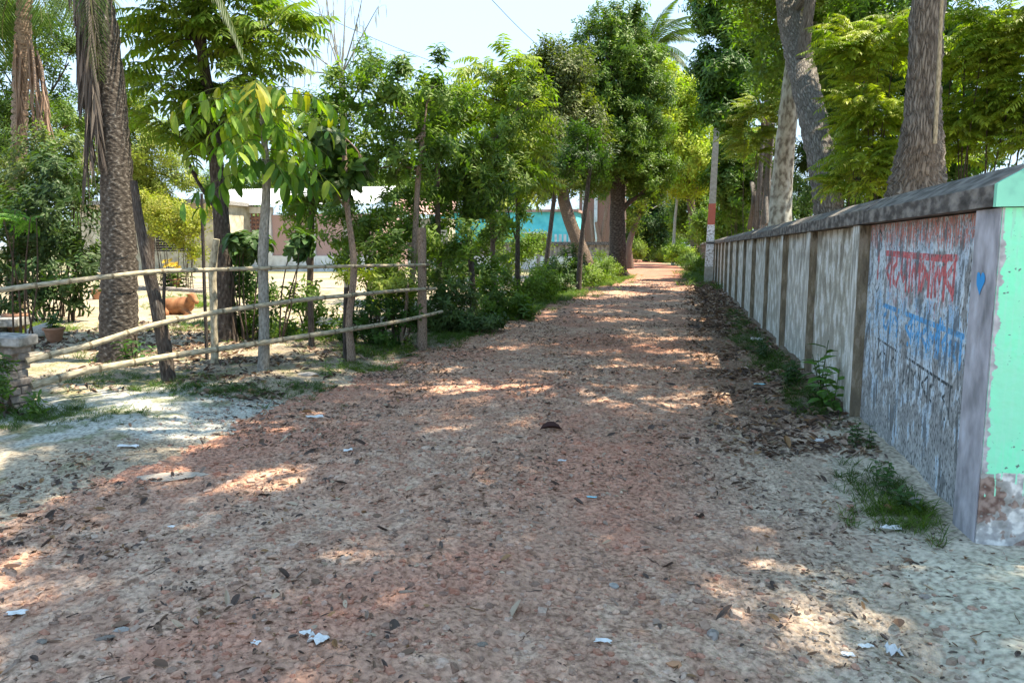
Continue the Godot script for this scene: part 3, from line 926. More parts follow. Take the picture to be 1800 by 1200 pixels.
func sprigs(called: String, parent: Node3D, me: Mesh, blobs: Array, count: int, size: float, ca: Color, cb: Color, opt := {}) -> void:
	var where := []
	var tints := []
	var total := 0.0
	var vol := []
	for b in blobs:
		var w: float = pow(b[1].x * b[1].y * b[1].z, 0.75)
		vol.append(w)
		total += w
	var per: int = opt.get("per", 14)
	var shell: float = opt.get("shell", 0.45)
	var loose: float = opt.get("loose", 0.34)
	var lift: float = opt.get("lift", 0.45)
	var wild: float = opt.get("wild", 0.7)
	var inv := parent.global_transform.affine_inverse()
	for q in blobs.size():
		var c0: Vector3 = blobs[q][0]
		var r0: Vector3 = blobs[q][1]
		var clumps := maxi(2, int(count * vol[q] / total / per))
		for j in clumps:
			var d := rdir()
			var t := pow(rng.randf(), shell)
			var cc := c0 + d * r0 * t
			var rr := loose * pow(r0.x * r0.y * r0.z, 0.333) * rnd(0.6, 1.25)
			var tone := rng.randf()
			for s in per:
				var g := rdir() * pow(rng.randf(), 0.5)
				var pos := cc + g * rr * Vector3(1, 0.7, 1)
				if pos.y < 0.05: pos.y = 0.05 + rng.randf() * 0.1
				if pos.x > 1.2 and pos.x < 2.0 and pos.y < 2.3 and pos.z < -3.9: continue
				var out := ((pos - c0) / r0).normalized()
				var y := (out * 0.75 + Vector3.UP * lift + rdir() * wild).normalized()
				var k := size * rnd(0.7, 1.25)
				var bs := basis_y(y, rng.randf() * TAU)
				if opt.get("frond", false): bs = Basis(Vector3.UP, atan2(out.x, out.z) + rnd(-1.0, 1.0)) * Basis(Vector3.RIGHT, rnd(-0.5, 0.45)) * Basis(Vector3.BACK, rnd(-0.4, 0.4))
				where.append(Transform3D(bs.scaled(Vector3(k, k, k)), inv * pos))
				var col := ca.lerp(cb, clampf(0.55 * tone + 0.45 * rng.randf(), 0, 1)) * Color(1.1, 1.0, 1.0) * rnd(1.15, 1.95)
				tints.append(col)
	scatter(called, me, where, tints, parent)

func limb(parent: Node3D, m: Material, a: Vector3, b: Vector3, r: float, twigs: int, spread: Vector3, called := "limb") -> void:
	var mb := MB.new()
	var side := rdir() * (b - a).length() * 0.12
	var mid := a.lerp(b, 0.5) + side + Vector3.UP * (b - a).length() * 0.04
	var o := parent.global_position
	var l := bend([a - o, mid - o, b - o], [r, r * 0.7, r * 0.35], 4)
	mb.tube(l[0], l[1], 6, false)
	for k in twigs:
		var t := rnd(0.45, 1.0)
		var at: Vector3 = l[0][int(t * (l[0].size() - 1))]
		var e := b - o + rdir() * spread * rnd(0.5, 1.0)
		var w := bend([at, at.lerp(e, 0.5) + rdir() * 0.15 * spread.length() * 0.5, e], [r * 0.38, r * 0.24, r * 0.1], 3)
		mb.tube(w[0], w[1], 4, false)
	part(called, mb.made(m, true), parent)

func tree(called: String, label: String, category: String, tr: Array, barkm: Material, blobs: Array, me: Mesh, count: int, size: float, ca: Color, cb: Color, opt := {}) -> Node3D:
	rng.seed = hash(label)
	var base := rooted(tr, opt.get("flare", 1.35))
	var foot: Vector3 = base[0][1] if base[0][0].y < -0.15 else base[0][0]
	foot.y = 0.0
	var t := thing(called, label, category, foot, opt.get("group", ""))
	var mb := MB.new()
	var pts := []
	for q in base[0]: pts.append(q - foot)
	var sm := bend(pts, base[1], opt.get("fine", 4))
	mb.tube(sm[0], sm[1], opt.get("sides", 10), true, opt.get("rough", 0.12), n_fine)
	part("trunk", mb.made(barkm, true), t)
	var topi: int = tr[0].size() - 1
	var rt: float = tr[1][topi]
	for b in blobs:
		var from: Vector3 = tr[0][topi]
		if opt.get("spread_limbs", true) and tr[0].size() > 2 and b[0].y < from.y:
			for q in tr[0]:
				if q.y < b[0].y and (q - b[0]).length() < (from - b[0]).length(): from = q
		limb(t, barkm, from, b[0], maxf(0.012, rt * opt.get("limb", 0.6)), opt.get("twigs", 5), b[1] * 0.85)
	for k in opt.get("extra", []):
		var xm := MB.new()
		var xp := []
		for q in k[0]: xp.append(q - foot)
		var xs := bend(xp, k[1], 4)
		xm.tube(xs[0], xs[1], 9, true, 0.1, n_fine)
		part("branch", xm.made(barkm, true), t)
	if count > 0: sprigs("crown", t, me, blobs, count, size, ca, cb, opt)
	return t

func bush(called: String, label: String, category: String, blobs: Array, me: Mesh, count: int, size: float, ca: Color, cb: Color, opt := {}) -> Node3D:
	rng.seed = hash(label)
	var foot: Vector3 = blobs[0][0]
	foot.y = 0.0
	foot.y = top_height(foot.x, foot.z) - 0.03
	var t := thing(called, label, category, foot, opt.get("group", ""))
	for b in blobs:
		for k in opt.get("stems", 3):
			var mb := MB.new()
			var e: Vector3 = b[0] - foot + rdir() * b[1] * 0.5
			var a := Vector3(rnd(-0.1, 0.1) + (b[0].x - foot.x) * 0.6, -0.05, rnd(-0.1, 0.1) + (b[0].z - foot.z) * 0.6)
			var l := bend([a, a.lerp(e, 0.5) + rdir() * 0.1, e], [0.016, 0.012, 0.006], 3)
			mb.tube(l[0], l[1], 5, false)
			part("stem", mb.made(M.brown_bark, true), t)
	sprigs("foliage", t, me, blobs, count, size, ca, cb, opt)
	return t

func palm_frond(len_: float, droop: float, leaf_len: float, m: Material, dead: bool, seed_: int, pairs := 42) -> ArrayMesh:
	# rachis leaves along +z and y is up
	rng.seed = seed_
	var mb := MB.new()
	var pts := []
	var rad := []
	for k in 9:
		var t := k / 8.0
		pts.append(Vector3(0, len_ * (0.35 * t - droop * t * t), len_ * t * (1.0 - 0.28 * droop * t)))
		rad.append(lerpf(0.03, 0.006, t) * len_ / 3.2)
	mb.tint = Color(0.24, 0.25, 0.10) if not dead else Color(0.2, 0.16, 0.12)
	mb.tube(pts, rad, 5, true)
	for k in pairs:
		var t := 0.16 + 0.84 * k / (pairs - 1.0)
		var f := t * 8.0
		var a: Vector3 = pts[mini(int(f), 7)]
		var b: Vector3 = pts[mini(int(f) + 1, 8)]
		var at := a.lerp(b, f - int(f))
		var along := (b - a).normalized()
		var L: float = leaf_len * sin(PI * (0.18 + 0.74 * t)) * rnd(0.85, 1.1)
		for s in [-1.0, 1.0]:
			var d: Vector3 = (Vector3(s, 0, 0) + along * (0.75 if not dead else 2.5) + Vector3.DOWN * (rnd(0.1, 0.5) if not dead else rnd(0.2, 0.9))).normalized()
			var nor := (Vector3.UP - d * d.y).normalized()
			if dead: nor = (Vector3(s, 0.2, 0) - d * d.x * s).normalized()
			var c := rnd(0.75, 1.2)
			mb.tint = Color(0.075 * c, 0.125 * c, 0.032 * c) if not dead else Color(0.20 * c, 0.155 * c, 0.11 * c)
			mb.leaf(at, d, nor, L, 0.042 * len_ / 3.2, Vector3(0, -0.55 if not dead else -0.3, 0), 3, 0.35)
	return mb.made(m, false, true)

func ringed_trunk(tr: Array, step: float, lip: float) -> MB:
	var sm := bend(tr[0], tr[1], 8)
	var pts := []
	var rad := []
	var acc := 0.0
	for k in sm[0].size() - 1:
		var a: Vector3 = sm[0][k]
		var b: Vector3 = sm[0][k + 1]
		var cnt := maxi(1, int((b - a).length() / (step / 4.0)))
		for s in cnt:
			var t := float(s) / cnt
			var q := a.lerp(b, t)
			var ph := fposmod(acc / step + 0.9 * n_low.get_noise_1d(acc * 7.0), 1.0)
			pts.append(q)
			rad.append(lerpf(sm[1][k], sm[1][k + 1], t) * (1.0 + lip * (0.5 - ph) + (lip * -0.9 if ph > 0.86 else 0.0)))
			acc += (b - a).length() / cnt
	var mb := MB.new()
	mb.tube(pts, rad, 14, true, 0.10, n_fine)
	return mb

func make_palms() -> void:
	var green_a := palm_frond(4.2, 0.75, 0.85, M.leaf, false, 501)
	var green_b := palm_frond(3.9, 1.15, 0.8, M.leaf, false, 502)
	var dead := palm_frond(3.6, 1.6, 0.7, M.dead_frond, true, 503)
	# the big coconut palm by the fence
	var tr: Array = [[Vector3(-7.410, -0.125, -8.450), Vector3(-7.358, 0.303, -8.450), Vector3(-7.269, 1.219, -8.450), Vector3(-7.226, 2.111, -8.450), Vector3(-7.216, 3.125, -8.450), Vector3(-7.242, 3.975, -8.450), Vector3(-7.313, 4.673, -8.450)], [0.277, 0.241, 0.223, 0.205, 0.188, 0.171, 0.159]]
	tr[0].append(tr[0][-1] + Vector3(-0.75, 2.2, -0.1))
	tr[1].append(0.13)
	tr[0].append(tr[0][-1] + Vector3(-0.55, 2.0, -0.1))
	tr[1].append(0.12)
	tr[0].push_front(tr[0][0] + Vector3(0, -0.3, 0))
	tr[1].push_front(0.32)
	var foot: Vector3 = tr[0][1]
	foot.y = 0
	var t := thing("coconut_palm", "thick ringed palm trunk with hanging dead fronds behind the bamboo fence", "palm", foot)
	for k in tr[0].size(): tr[0][k] -= foot
	part("trunk", ringed_trunk(tr, 0.21, 0.05).made(M.palm_bark, true), t)
	rng.seed = 31
	var top: Vector3 = tr[0][-1]
	for k in 15:
		var o := part("frond", green_a if k % 2 else green_b, t, top, Basis(Vector3.UP, k * 2.4 + rnd(-0.2, 0.2)) * Basis(Vector3.RIGHT, rnd(-0.75, 0.25)))
	# low green fronds that hang into view beside the trunk
	part("frond", green_b, t, Vector3(-7.331, 5.713, -8.500) - foot, Basis(Vector3.UP, 1.9) * Basis(Vector3.RIGHT, -0.1).scaled(Vector3.ONE * 0.6))
	part("frond", green_b, t, Vector3(-6.981, 4.965, -8.000) - foot, Basis(Vector3.UP, 0.6) * Basis(Vector3.RIGHT, 0.75).scaled(Vector3.ONE * 0.34))
	# dead fronds: stalks and ragged leaflets hanging down along the trunk
	var skirt := [[Vector3(-7.515, 5.047, -8.300), Vector3(-7.513, 2.899, -8.300)], [Vector3(-7.325, 4.997, -8.200), Vector3(-7.374, 2.655, -8.200)], [Vector3(-7.155, 4.949, -8.100), Vector3(-7.192, 2.737, -8.100)], [Vector3(-7.465, 5.043, -8.300), Vector3(-7.555, 3.220, -8.300)], [Vector3(-7.161, 4.984, -8.200), Vector3(-7.197, 2.945, -8.200)], [Vector3(-7.187, 4.951, -8.100), Vector3(-7.357, 2.573, -8.100)], [Vector3(-7.565, 5.051, -8.300), Vector3(-7.568, 3.467, -8.300)], [Vector3(-7.202, 4.988, -8.200), Vector3(-7.323, 3.055, -8.200)]]
	for k in skirt.size():
		var a: Vector3 = skirt[k][0] - foot
		var b: Vector3 = skirt[k][1] - foot
		part("dead_frond", hanging_frond(a, b, 900 + k, Color(0.12, 0.10, 0.085)), t)
	# palm with a shaggy red-brown trunk farther left
	var t2r: Array = [[Vector3(-15.917, -0.178, -15.000), Vector3(-15.523, 3.383, -15.000), Vector3(-15.248, 5.471, -15.000), Vector3(-15.082, 6.485, -15.000), Vector3(-14.883, 7.850, -15.000)], [0.182, 0.163, 0.180, 0.172, 0.144]]
	t2r = rooted(t2r, 1.2)
	var f2: Vector3 = t2r[0][0]
	f2.y = 0
	var p2 := thing("fan_palm", "slim palm with shaggy red-brown trunk at the left edge", "palm", f2)
	for k in t2r[0].size(): t2r[0][k] -= f2
	part("trunk", ringed_trunk(t2r, 0.14, 0.2).made(M.reddish_bark, true), p2)
	var top2: Vector3 = t2r[0][-1]
	var short_frond := palm_frond(2.6, 0.7, 0.75, M.leaf, false, 504, 30)
	for k in 16:
		part("frond", short_frond, p2, top2, Basis(Vector3.UP, k * 2.4) * Basis(Vector3.RIGHT, rnd(-0.6, 0.8)))
	var sk2 := [[Vector3(-15.113, 6.308, -14.800), Vector3(-15.191, 3.789, -14.600)], [Vector3(-14.981, 6.049, -14.800), Vector3(-14.990, 3.322, -14.500)], [Vector3(-14.768, 6.287, -14.800), Vector3(-14.360, 4.056, -14.400)], [Vector3(-14.656, 6.156, -14.800), Vector3(-13.828, 3.751, -14.300)], [Vector3(-14.618, 5.903, -14.800), Vector3(-13.632, 3.510, -14.200)], [Vector3(-14.694, 6.408, -14.800), Vector3(-13.836, 4.303, -14.100)], [Vector3(-14.543, 6.024, -14.800), Vector3(-13.575, 4.579, -14.000)]]
	for k in sk2.size():
		var a: Vector3 = sk2[k][0] - f2
		var b: Vector3 = sk2[k][1] - f2
		part("dead_frond", hanging_frond(a, b, 950 + k, Color(0.24, 0.16, 0.11)), p2)
	# date palm behind the dense tree
	var d3: Array = rooted([[Vector3(-4.051, 1.391, -50.000), Vector3(-3.808, 8.405, -50.000), Vector3(-2.394, 13.866, -50.000)], [0.417, 0.372, 0.364]], 1.3)
	var f3: Vector3 = d3[0][0]
	f3.y = 0
	var p3 := thing("date_palm", "date palm whose feathery crown rises above the dense dark tree", "palm", f3)
	for k in d3[0].size(): d3[0][k] -= f3
	part("trunk", ringed_trunk(d3, 0.3, 0.2).made(M.brown_bark, true), p3)
	var df := palm_frond(4.3, 0.62, 0.62, M.leaf, false, 505, 46)
	for k in 26:
		part("frond", df, p3, d3[0][-1], Basis(Vector3.UP, k * 2.4) * Basis(Vector3.RIGHT, rnd(-1.2, 0.35)))

func hanging_frond(a: Vector3, b: Vector3, seed_: int, col: Color) -> ArrayMesh:
	rng.seed = seed_
	var mb := MB.new()
	var L := (b - a).length()
	var l := bend([a, a.lerp(b, 0.35) + Vector3(rnd(-0.06, 0.06), 0, rnd(-0.05, 0.05)), a.lerp(b, 0.7) + Vector3(rnd(-0.06, 0.06), 0, rnd(-0.06, 0.06)), b], [0.028, 0.022, 0.015, 0.006], 5)
	mb.tint = col * 1.2
	mb.tube(l[0], l[1], 5, true)
	for k in 46:
		var t := rnd(0.0, 0.85)
		var f: float = t * (l[0].size() - 1)
		var at: Vector3 = l[0][int(f)]
		var out := rdir()
		var d := (Vector3.DOWN + Vector3(out.x, 0, out.z) * rnd(0.02, 0.16)).normalized()
		mb.tint = col * rnd(0.55, 1.5)
		mb.leaf(at, d, Vector3(out.z, 0, -out.x).normalized(), rnd(0.35, 0.9) * L * 0.45, rnd(0.02, 0.05), Vector3(out.x * 0.05, 0, out.z * 0.05), 3, 0.6)
	return mb.made(M.dead_frond, false, true)

const BRIGHT_A := Color(0.09, 0.175, 0.022)
const BRIGHT_B := Color(0.19, 0.26, 0.035)
const MID_A := Color(0.05, 0.11, 0.018)
const MID_B := Color(0.12, 0.205, 0.03)
const DARK_A := Color(0.024, 0.056, 0.014)
const DARK_B := Color(0.06, 0.11, 0.024)
const OLIVE_A := Color(0.045, 0.075, 0.02)
const OLIVE_B := Color(0.12, 0.15, 0.04)

func pinnate_sapling() -> void:
	# the bright young tree on the fence line: every frond and every leaflet is a piece of its own
	rng.seed = 404
	var tr: Array = [[Vector3(-4.951, -0.015, -8.040), Vector3(-4.910, 0.700, -8.040), Vector3(-4.890, 1.454, -8.040), Vector3(-4.834, 1.991, -8.040), Vector3(-4.798, 2.454, -8.040), Vector3(-4.820, 2.943, -8.040), Vector3(-4.827, 3.426, -8.040)], [0.066, 0.062, 0.061, 0.054, 0.044, 0.033, 0.023]]
	var foot: Vector3 = tr[0][0]
	foot.y = 0
	var t := thing("sapling_tree", "bright young tree with long drooping leaflets on the fence line, grey trunk", "tree", foot)
	var r := rooted(tr, 1.25)
	var pts := []
	for q in r[0]: pts.append(q - foot)
	var sm := bend(pts, r[1], 4)
	var mb := MB.new()
	mb.tube(sm[0], sm[1], 9, true, 0.1, n_fine)
	part("trunk", mb.made(M.sapling_bark, true), t)
	var leafs := []
	for k in 10:
		var lm := MB.new()
		var c: Color = [Color(0.14, 0.29, 0.03), Color(0.21, 0.36, 0.035), Color(0.30, 0.40, 0.04), Color(0.07, 0.16, 0.02), Color(0.42, 0.41, 0.035)][k % 5]
		lm.tint = c * (1.0 if k < 5 else 0.85)
		var curl := Vector3(rnd(-0.12, 0.12), -0.12 if k < 5 else -0.42, 0)
		lm.leaf(Vector3.ZERO, Vector3(0, 0, 1), Vector3.UP, 1.0, 0.27 if k < 5 else 0.34, curl, 5, 0.2 if k < 5 else 0.5)
		leafs.append(lm.made(M.gloss_leaf if k % 5 == 3 else M.leaf, false, true))
	var count := 34
	for k in count:
		var f := k / (count - 1.0)
		var az := k * 2.4 + rnd(-0.3, 0.3)
		var L := lerpf(0.45, 1.15, rng.randf()) * (1.0 - 0.15 * f)
		var rise := clampf(lerpf(0.05, 0.8, f) + rnd(-0.3, 0.3), -0.1, 1.0)
		var at: Vector3 = sm[0][int(lerpf(sm[0].size() * 0.74, sm[0].size() - 1, f))]
		var out := Vector3(cos(az), 0, sin(az))
		var pp := []
		for q in 6:
			var u := q / 5.0
			pp.append(out * (L * u) + Vector3.UP * (L * (rise * u - (0.45 + 0.5 * rise) * u * u)))
		var rm := MB.new()
		rm.tint = Color(0.16, 0.19, 0.05)
		rm.tube(pp, [0.008, 0.007, 0.006, 0.005, 0.004, 0.003], 4, false)
		var fr := part("frond", rm.made(M.leaf, true, true), t, at)
		var side := out.cross(Vector3.UP)
		for q in 5:
			var u := 0.30 + 0.70 * q / 4.0
			var base := out * (L * u) + Vector3.UP * (L * (rise * u - (0.45 + 0.5 * rise) * u * u))
			for sg in [-1.0, 1.0]:
				var d: Vector3 = (side * sg * 0.8 + out * 0.35 + Vector3.DOWN * rnd(0.5, 1.5)).normalized()
				var y := (Vector3.UP + out * 0.3 - d * (d.y + 0.3 * d.dot(out))).normalized()
				var x := y.cross(d).normalized()
				var s := rnd(0.18, 0.33) * (1.0 - 0.25 * absf(u - 0.6))
				var which := 3 if f < 0.2 and rng.randf() < 0.7 else (4 if f > 0.8 and rng.randf() < 0.35 else rng.randi_range(0, 2))
				part("leaflet", leafs[which + 5 * rng.randi_range(0, 1)], fr, base, Basis(x, y, d).scaled(Vector3(s, s, s)))

func moringa() -> void:
	rng.seed = 606
	var tr: Array = [[Vector3(-12.235, 1.460, -26.000), Vector3(-12.284, 4.399, -26.000), Vector3(-12.293, 7.060, -26.000), Vector3(-12.310, 7.967, -26.000)], [0.171, 0.148, 0.136, 0.104]]
	var foot: Vector3 = tr[0][0]
	foot.y = 0
	var t := thing("moringa_tree", "nearly bare tree with thin upright branches and long hanging pods against the sky", "tree", foot)
	var r := rooted(tr, 1.3)
	for k in r[0].size(): r[0][k] -= foot
	var mb := MB.new()
	var sm := bend(r[0], r[1], 4)
	mb.tube(sm[0], sm[1], 8)
	part("trunk", mb.made(M.sapling_bark, true), t)
	var ends := [Vector3(-13.375, 11.110, -26.000), Vector3(-12.203, 11.710, -26.300), Vector3(-11.253, 10.694, -25.800), Vector3(-12.850, 10.868, -26.600), Vector3(-14.542, 9.398, -26.000), Vector3(-14.442, 7.705, -25.700), Vector3(-10.894, 10.212, -26.200), Vector3(-12.663, 11.502, -25.600)]
	var pod := MB.new()
	pod.tube([Vector3.ZERO, Vector3(0.01, -0.5, 0), Vector3(-0.01, -1.0, 0.02)], [0.009, 0.014, 0.005], 4)
	var pm := pod.made(M.pod, true)
	var top: Vector3 = r[0][-1]
	for e in ends:
		var en: Vector3 = e - foot
		var bm := MB.new()
		var l := bend([top + Vector3(0, -0.15, 0), top.lerp(en, 0.5) + rdir() * 0.14, en], [0.035, 0.022, 0.008], 5)
		bm.tube(l[0], l[1], 5, false)
		part("branch", bm.made(M.sapling_bark, true), t)
		for k in 13:
			var at: Vector3 = l[0][rng.randi_range(3, l[0].size() - 1)]
			var off := Vector3(rnd(-0.5, 0.5), rnd(-0.1, 0.35), rnd(-0.5, 0.5))
			if k % 2 == 0:
				var tm := MB.new()
				tm.tube([at, at + off * 0.6 + Vector3(0, 0.06, 0), at + off], [0.007, 0.006, 0.004], 4, false)
				part("twig", tm.made(M.sapling_bark, true), t)
				at += off
			part("pod", pm, t, at, Basis(Vector3.UP, rng.randf() * TAU) * Basis(Vector3.RIGHT, rnd(-0.06, 0.06)).scaled(Vector3(1, rnd(0.35, 0.7), 1)))
	sprigs("foliage", t, S.tiny, [[top + foot, Vector3(0.8, 0.5, 0.8)]], 60, 0.35, MID_A, MID_B)

func make_trees() -> void:
	make_palms()
	pinnate_sapling()
	moringa()
	# ---- behind the fence, left
	tree("tall_tree", "tall slim tree with lichen-spotted dark trunk and hanging feathery leaves", "tree", [[Vector3(-7.192, -0.022, -10.600), Vector3(-7.159, 0.967, -10.600), Vector3(-7.160, 2.051, -10.600), Vector3(-7.228, 3.374, -10.600), Vector3(-7.343, 4.497, -10.600), Vector3(-7.392, 5.343, -10.600), Vector3(-7.406, 6.090, -10.600)], [0.176, 0.151, 0.131, 0.098, 0.084, 0.075, 0.061]], M.dark_bark,
		[[Vector3(-7.440, 4.788, -10.400), Vector3(0.52, 0.48, 0.52)], [Vector3(-6.749, 4.994, -10.700), Vector3(0.61, 0.44, 0.61)], [Vector3(-7.937, 4.097, -10.600), Vector3(0.36, 0.36, 0.36)], [Vector3(-6.372, 4.171, -10.500), Vector3(0.39, 0.39, 0.39)], [Vector3(-7.283, 3.758, -10.800), Vector3(0.63, 0.41, 0.63)], [Vector3(-7.811, 3.292, -10.500), Vector3(0.40, 0.36, 0.40)], [Vector3(-5.938, 4.830, -10.300), Vector3(0.25, 0.33, 0.25)], [Vector3(-7.127, 5.820, -10.600), Vector3(1.04, 0.43, 1.04)]], S.frond, 620, 0.62, Color(0.06, 0.13, 0.02), Color(0.17, 0.24, 0.03), {"per": 5, "frond": true, "flare": 1.5, "loose": 0.5, "shell": 0.7})
	tree("sapling_tree", "thin brown-stemmed sapling with big dark leaves rising above the fence", "tree", [[Vector3(-4.279, -0.014, -9.100), Vector3(-4.301, 0.615, -9.100), Vector3(-4.208, 1.295, -9.100), Vector3(-4.275, 2.036, -9.100), Vector3(-4.297, 2.620, -9.100), Vector3(-4.302, 2.980, -9.100)], [0.054, 0.046, 0.045, 0.037, 0.033, 0.026]], M.reddish_bark,
		[[Vector3(-4.300, 2.800, -9.100), Vector3(0.31, 0.33, 0.31)], [Vector3(-4.526, 2.901, -9.000), Vector3(0.22, 0.18, 0.22)], [Vector3(-4.435, 2.331, -9.100), Vector3(0.30, 0.22, 0.30)], [Vector3(-4.074, 2.552, -9.200), Vector3(0.22, 0.22, 0.22)]], S.big, 48, 0.34, DARK_A, DARK_B, {"per": 4, "lift": 0.7, "wild": 0.4, "limb": 0.5})
	tree("young_tree", "slender reddish-stemmed guava tree with a few orange leaves in its top", "tree", [[Vector3(-4.772, -0.136, -12.600), Vector3(-4.710, 0.898, -12.600), Vector3(-4.628, 1.909, -12.600), Vector3(-4.547, 2.899, -12.600), Vector3(-4.441, 3.578, -12.600)], [0.057, 0.051, 0.051, 0.045, 0.035]], M.reddish_bark,
		[[Vector3(-4.904, 4.174, -12.600), Vector3(0.55, 0.45, 0.55)], [Vector3(-4.477, 3.358, -12.400), Vector3(0.49, 0.49, 0.49)], [Vector3(-5.421, 3.939, -12.800), Vector3(0.46, 0.61, 0.46)], [Vector3(-4.891, 2.897, -12.500), Vector3(0.45, 0.45, 0.45)], [Vector3(-4.376, 4.404, -12.900), Vector3(0.40, 0.45, 0.40)], [Vector3(-5.579, 2.922, -12.600), Vector3(0.31, 0.41, 0.31)]], S.broad, 420, 0.42, Color(0.05, 0.11, 0.025), Color(0.14, 0.22, 0.04), {"per": 9})
	tree("young_tree", "dark-leaved young tree in front of the turquoise house", "tree", [[Vector3(-4.266, 0.788, -15.000), Vector3(-4.310, 1.618, -15.000), Vector3(-4.425, 2.671, -15.000), Vector3(-4.369, 3.477, -15.000)], [0.066, 0.059, 0.053, 0.041]], M.dark_bark,
		[[Vector3(-4.432, 3.249, -15.000), Vector3(0.65, 0.65, 0.65)], [Vector3(-4.776, 2.801, -15.100), Vector3(0.54, 0.48, 0.54)], [Vector3(-3.983, 2.657, -14.900), Vector3(0.47, 0.52, 0.47)], [Vector3(-5.169, 3.990, -15.200), Vector3(0.48, 0.42, 0.48)], [Vector3(-4.073, 2.086, -15.000), Vector3(0.35, 0.30, 0.35)], [Vector3(-4.877, 2.092, -15.000), Vector3(0.29, 0.24, 0.29)]], S.broad_gloss, 420, 0.46, Color(0.03, 0.075, 0.018), Color(0.12, 0.19, 0.03), {"per": 9})
	tree("young_tree", "thin straight sapling with bright feathery yellow-green leaves before the dense tree", "tree", [[Vector3(-4.398, 0.233, -20.000), Vector3(-4.384, 1.639, -20.000), Vector3(-4.417, 3.629, -20.000), Vector3(-4.701, 5.434, -20.000)], [0.079, 0.062, 0.062, 0.046]], M.dark_bark,
		[[Vector3(-4.857, 6.179, -20.000), Vector3(0.84, 0.61, 0.84)], [Vector3(-5.282, 5.125, -19.800), Vector3(0.92, 0.53, 0.92)], [Vector3(-4.431, 4.710, -20.200), Vector3(0.70, 0.70, 0.70)], [Vector3(-4.544, 3.328, -20.000), Vector3(0.54, 0.62, 0.54)], [Vector3(-5.652, 5.772, -20.000), Vector3(0.54, 0.39, 0.54)]], S.frond, 330, 0.85, Color(0.09, 0.18, 0.02), Color(0.22, 0.28, 0.03), {"per": 5, "frond": true, "loose": 0.5, "shell": 0.7})
	tree("young_tree", "slim dark sapling stem leaning right beside the roadside weeds", "tree", [[Vector3(-3.448, -0.098, -25.500), Vector3(-3.350, 1.662, -25.500), Vector3(-3.176, 3.387, -25.500), Vector3(-3.036, 4.518, -25.500)], [0.099, 0.088, 0.077, 0.058]], M.dark_bark,
		[[Vector3(-3.234, 4.898, -25.500), Vector3(0.77, 0.86, 0.77)], [Vector3(-3.807, 4.159, -25.500), Vector3(0.58, 0.58, 0.58)]], S.small, 260, 0.6, DARK_A, MID_A)
	tree("young_tree", "slim sapling leaning right before the low boundary wall", "tree", [[Vector3(-5.108, 0.159, -28.000), Vector3(-4.856, 2.316, -28.000), Vector3(-4.611, 4.425, -28.000)], [0.098, 0.086, 0.075]], M.dark_bark,
		[[Vector3(-4.723, 5.053, -28.000), Vector3(0.96, 1.06, 0.96)], [Vector3(-5.480, 4.444, -28.000), Vector3(0.64, 0.86, 0.64)]], S.small, 300, 0.7, OLIVE_A, OLIVE_B)
	tree("leaning_tree", "tree with thick brown trunk leaning left toward the turquoise house", "tree", [[Vector3(-4.085, 0.457, -34.000), Vector3(-4.571, 1.699, -34.000), Vector3(-5.164, 3.247, -34.000), Vector3(-5.466, 4.784, -34.000), Vector3(-5.556, 6.302, -34.000)], [0.391, 0.326, 0.286, 0.259, 0.206]], M.brown_bark,
		[[Vector3(-6.141, 7.825, -34.000), Vector3(1.54, 1.80, 1.54)], [Vector3(-5.136, 6.582, -34.300), Vector3(1.30, 1.43, 1.30)], [Vector3(-6.882, 5.811, -33.800), Vector3(1.17, 1.30, 1.17)], [Vector3(-5.533, 9.080, -34.200), Vector3(1.28, 1.28, 1.28)], [Vector3(-6.051, 4.759, -33.600), Vector3(1.03, 0.77, 1.03)]], S.small, 2600, 0.85, OLIVE_A, OLIVE_B, {"per": 12})
	tree("mango_tree", "large dense dark green tree on the left road edge with flared trunk", "tree", [[Vector3(-3.150, -0.087, -38.500), Vector3(-3.191, 0.555, -38.500), Vector3(-3.182, 1.717, -38.500), Vector3(-3.237, 3.157, -38.500), Vector3(-3.233, 4.583, -38.500), Vector3(-3.445, 6.844, -38.500)], [0.587, 0.498, 0.423, 0.392, 0.376, 0.287]], M.dark_bark,
		[[Vector3(-3.653, 10.724, -38.500), Vector3(2.13, 2.13, 2.13)], [Vector3(-4.594, 8.525, -38.300), Vector3(2.43, 2.29, 2.43)], [Vector3(-2.626, 8.223, -38.600), Vector3(2.00, 2.28, 2.00)], [Vector3(-4.005, 6.016, -38.500), Vector3(2.60, 1.44, 2.60)], [Vector3(-1.998, 5.674, -38.400), Vector3(1.43, 1.28, 1.43)], [Vector3(-5.103, 6.268, -38.000), Vector3(1.72, 1.58, 1.72)], [Vector3(-3.408, 12.366, -38.600), Vector3(1.27, 1.13, 1.27)], [Vector3(-5.519, 10.292, -38.600), Vector3(1.30, 1.58, 1.30)], [Vector3(-1.407, 4.536, -38.300), Vector3(1.00, 0.71, 1.00)], [Vector3(-6.167, 8.292, -38.200), Vector3(1.44, 1.73, 1.44)], [Vector3(-2.403, 10.454, -38.800), Vector3(1.28, 1.56, 1.28)], [Vector3(-3.235, 7.262, -37.600), Vector3(1.68, 1.68, 1.68)]], S.broad_gloss, 8500, 0.66, Color(0.045, 0.095, 0.018), Color(0.12, 0.19, 0.028), {"per": 16, "flare": 1.5})
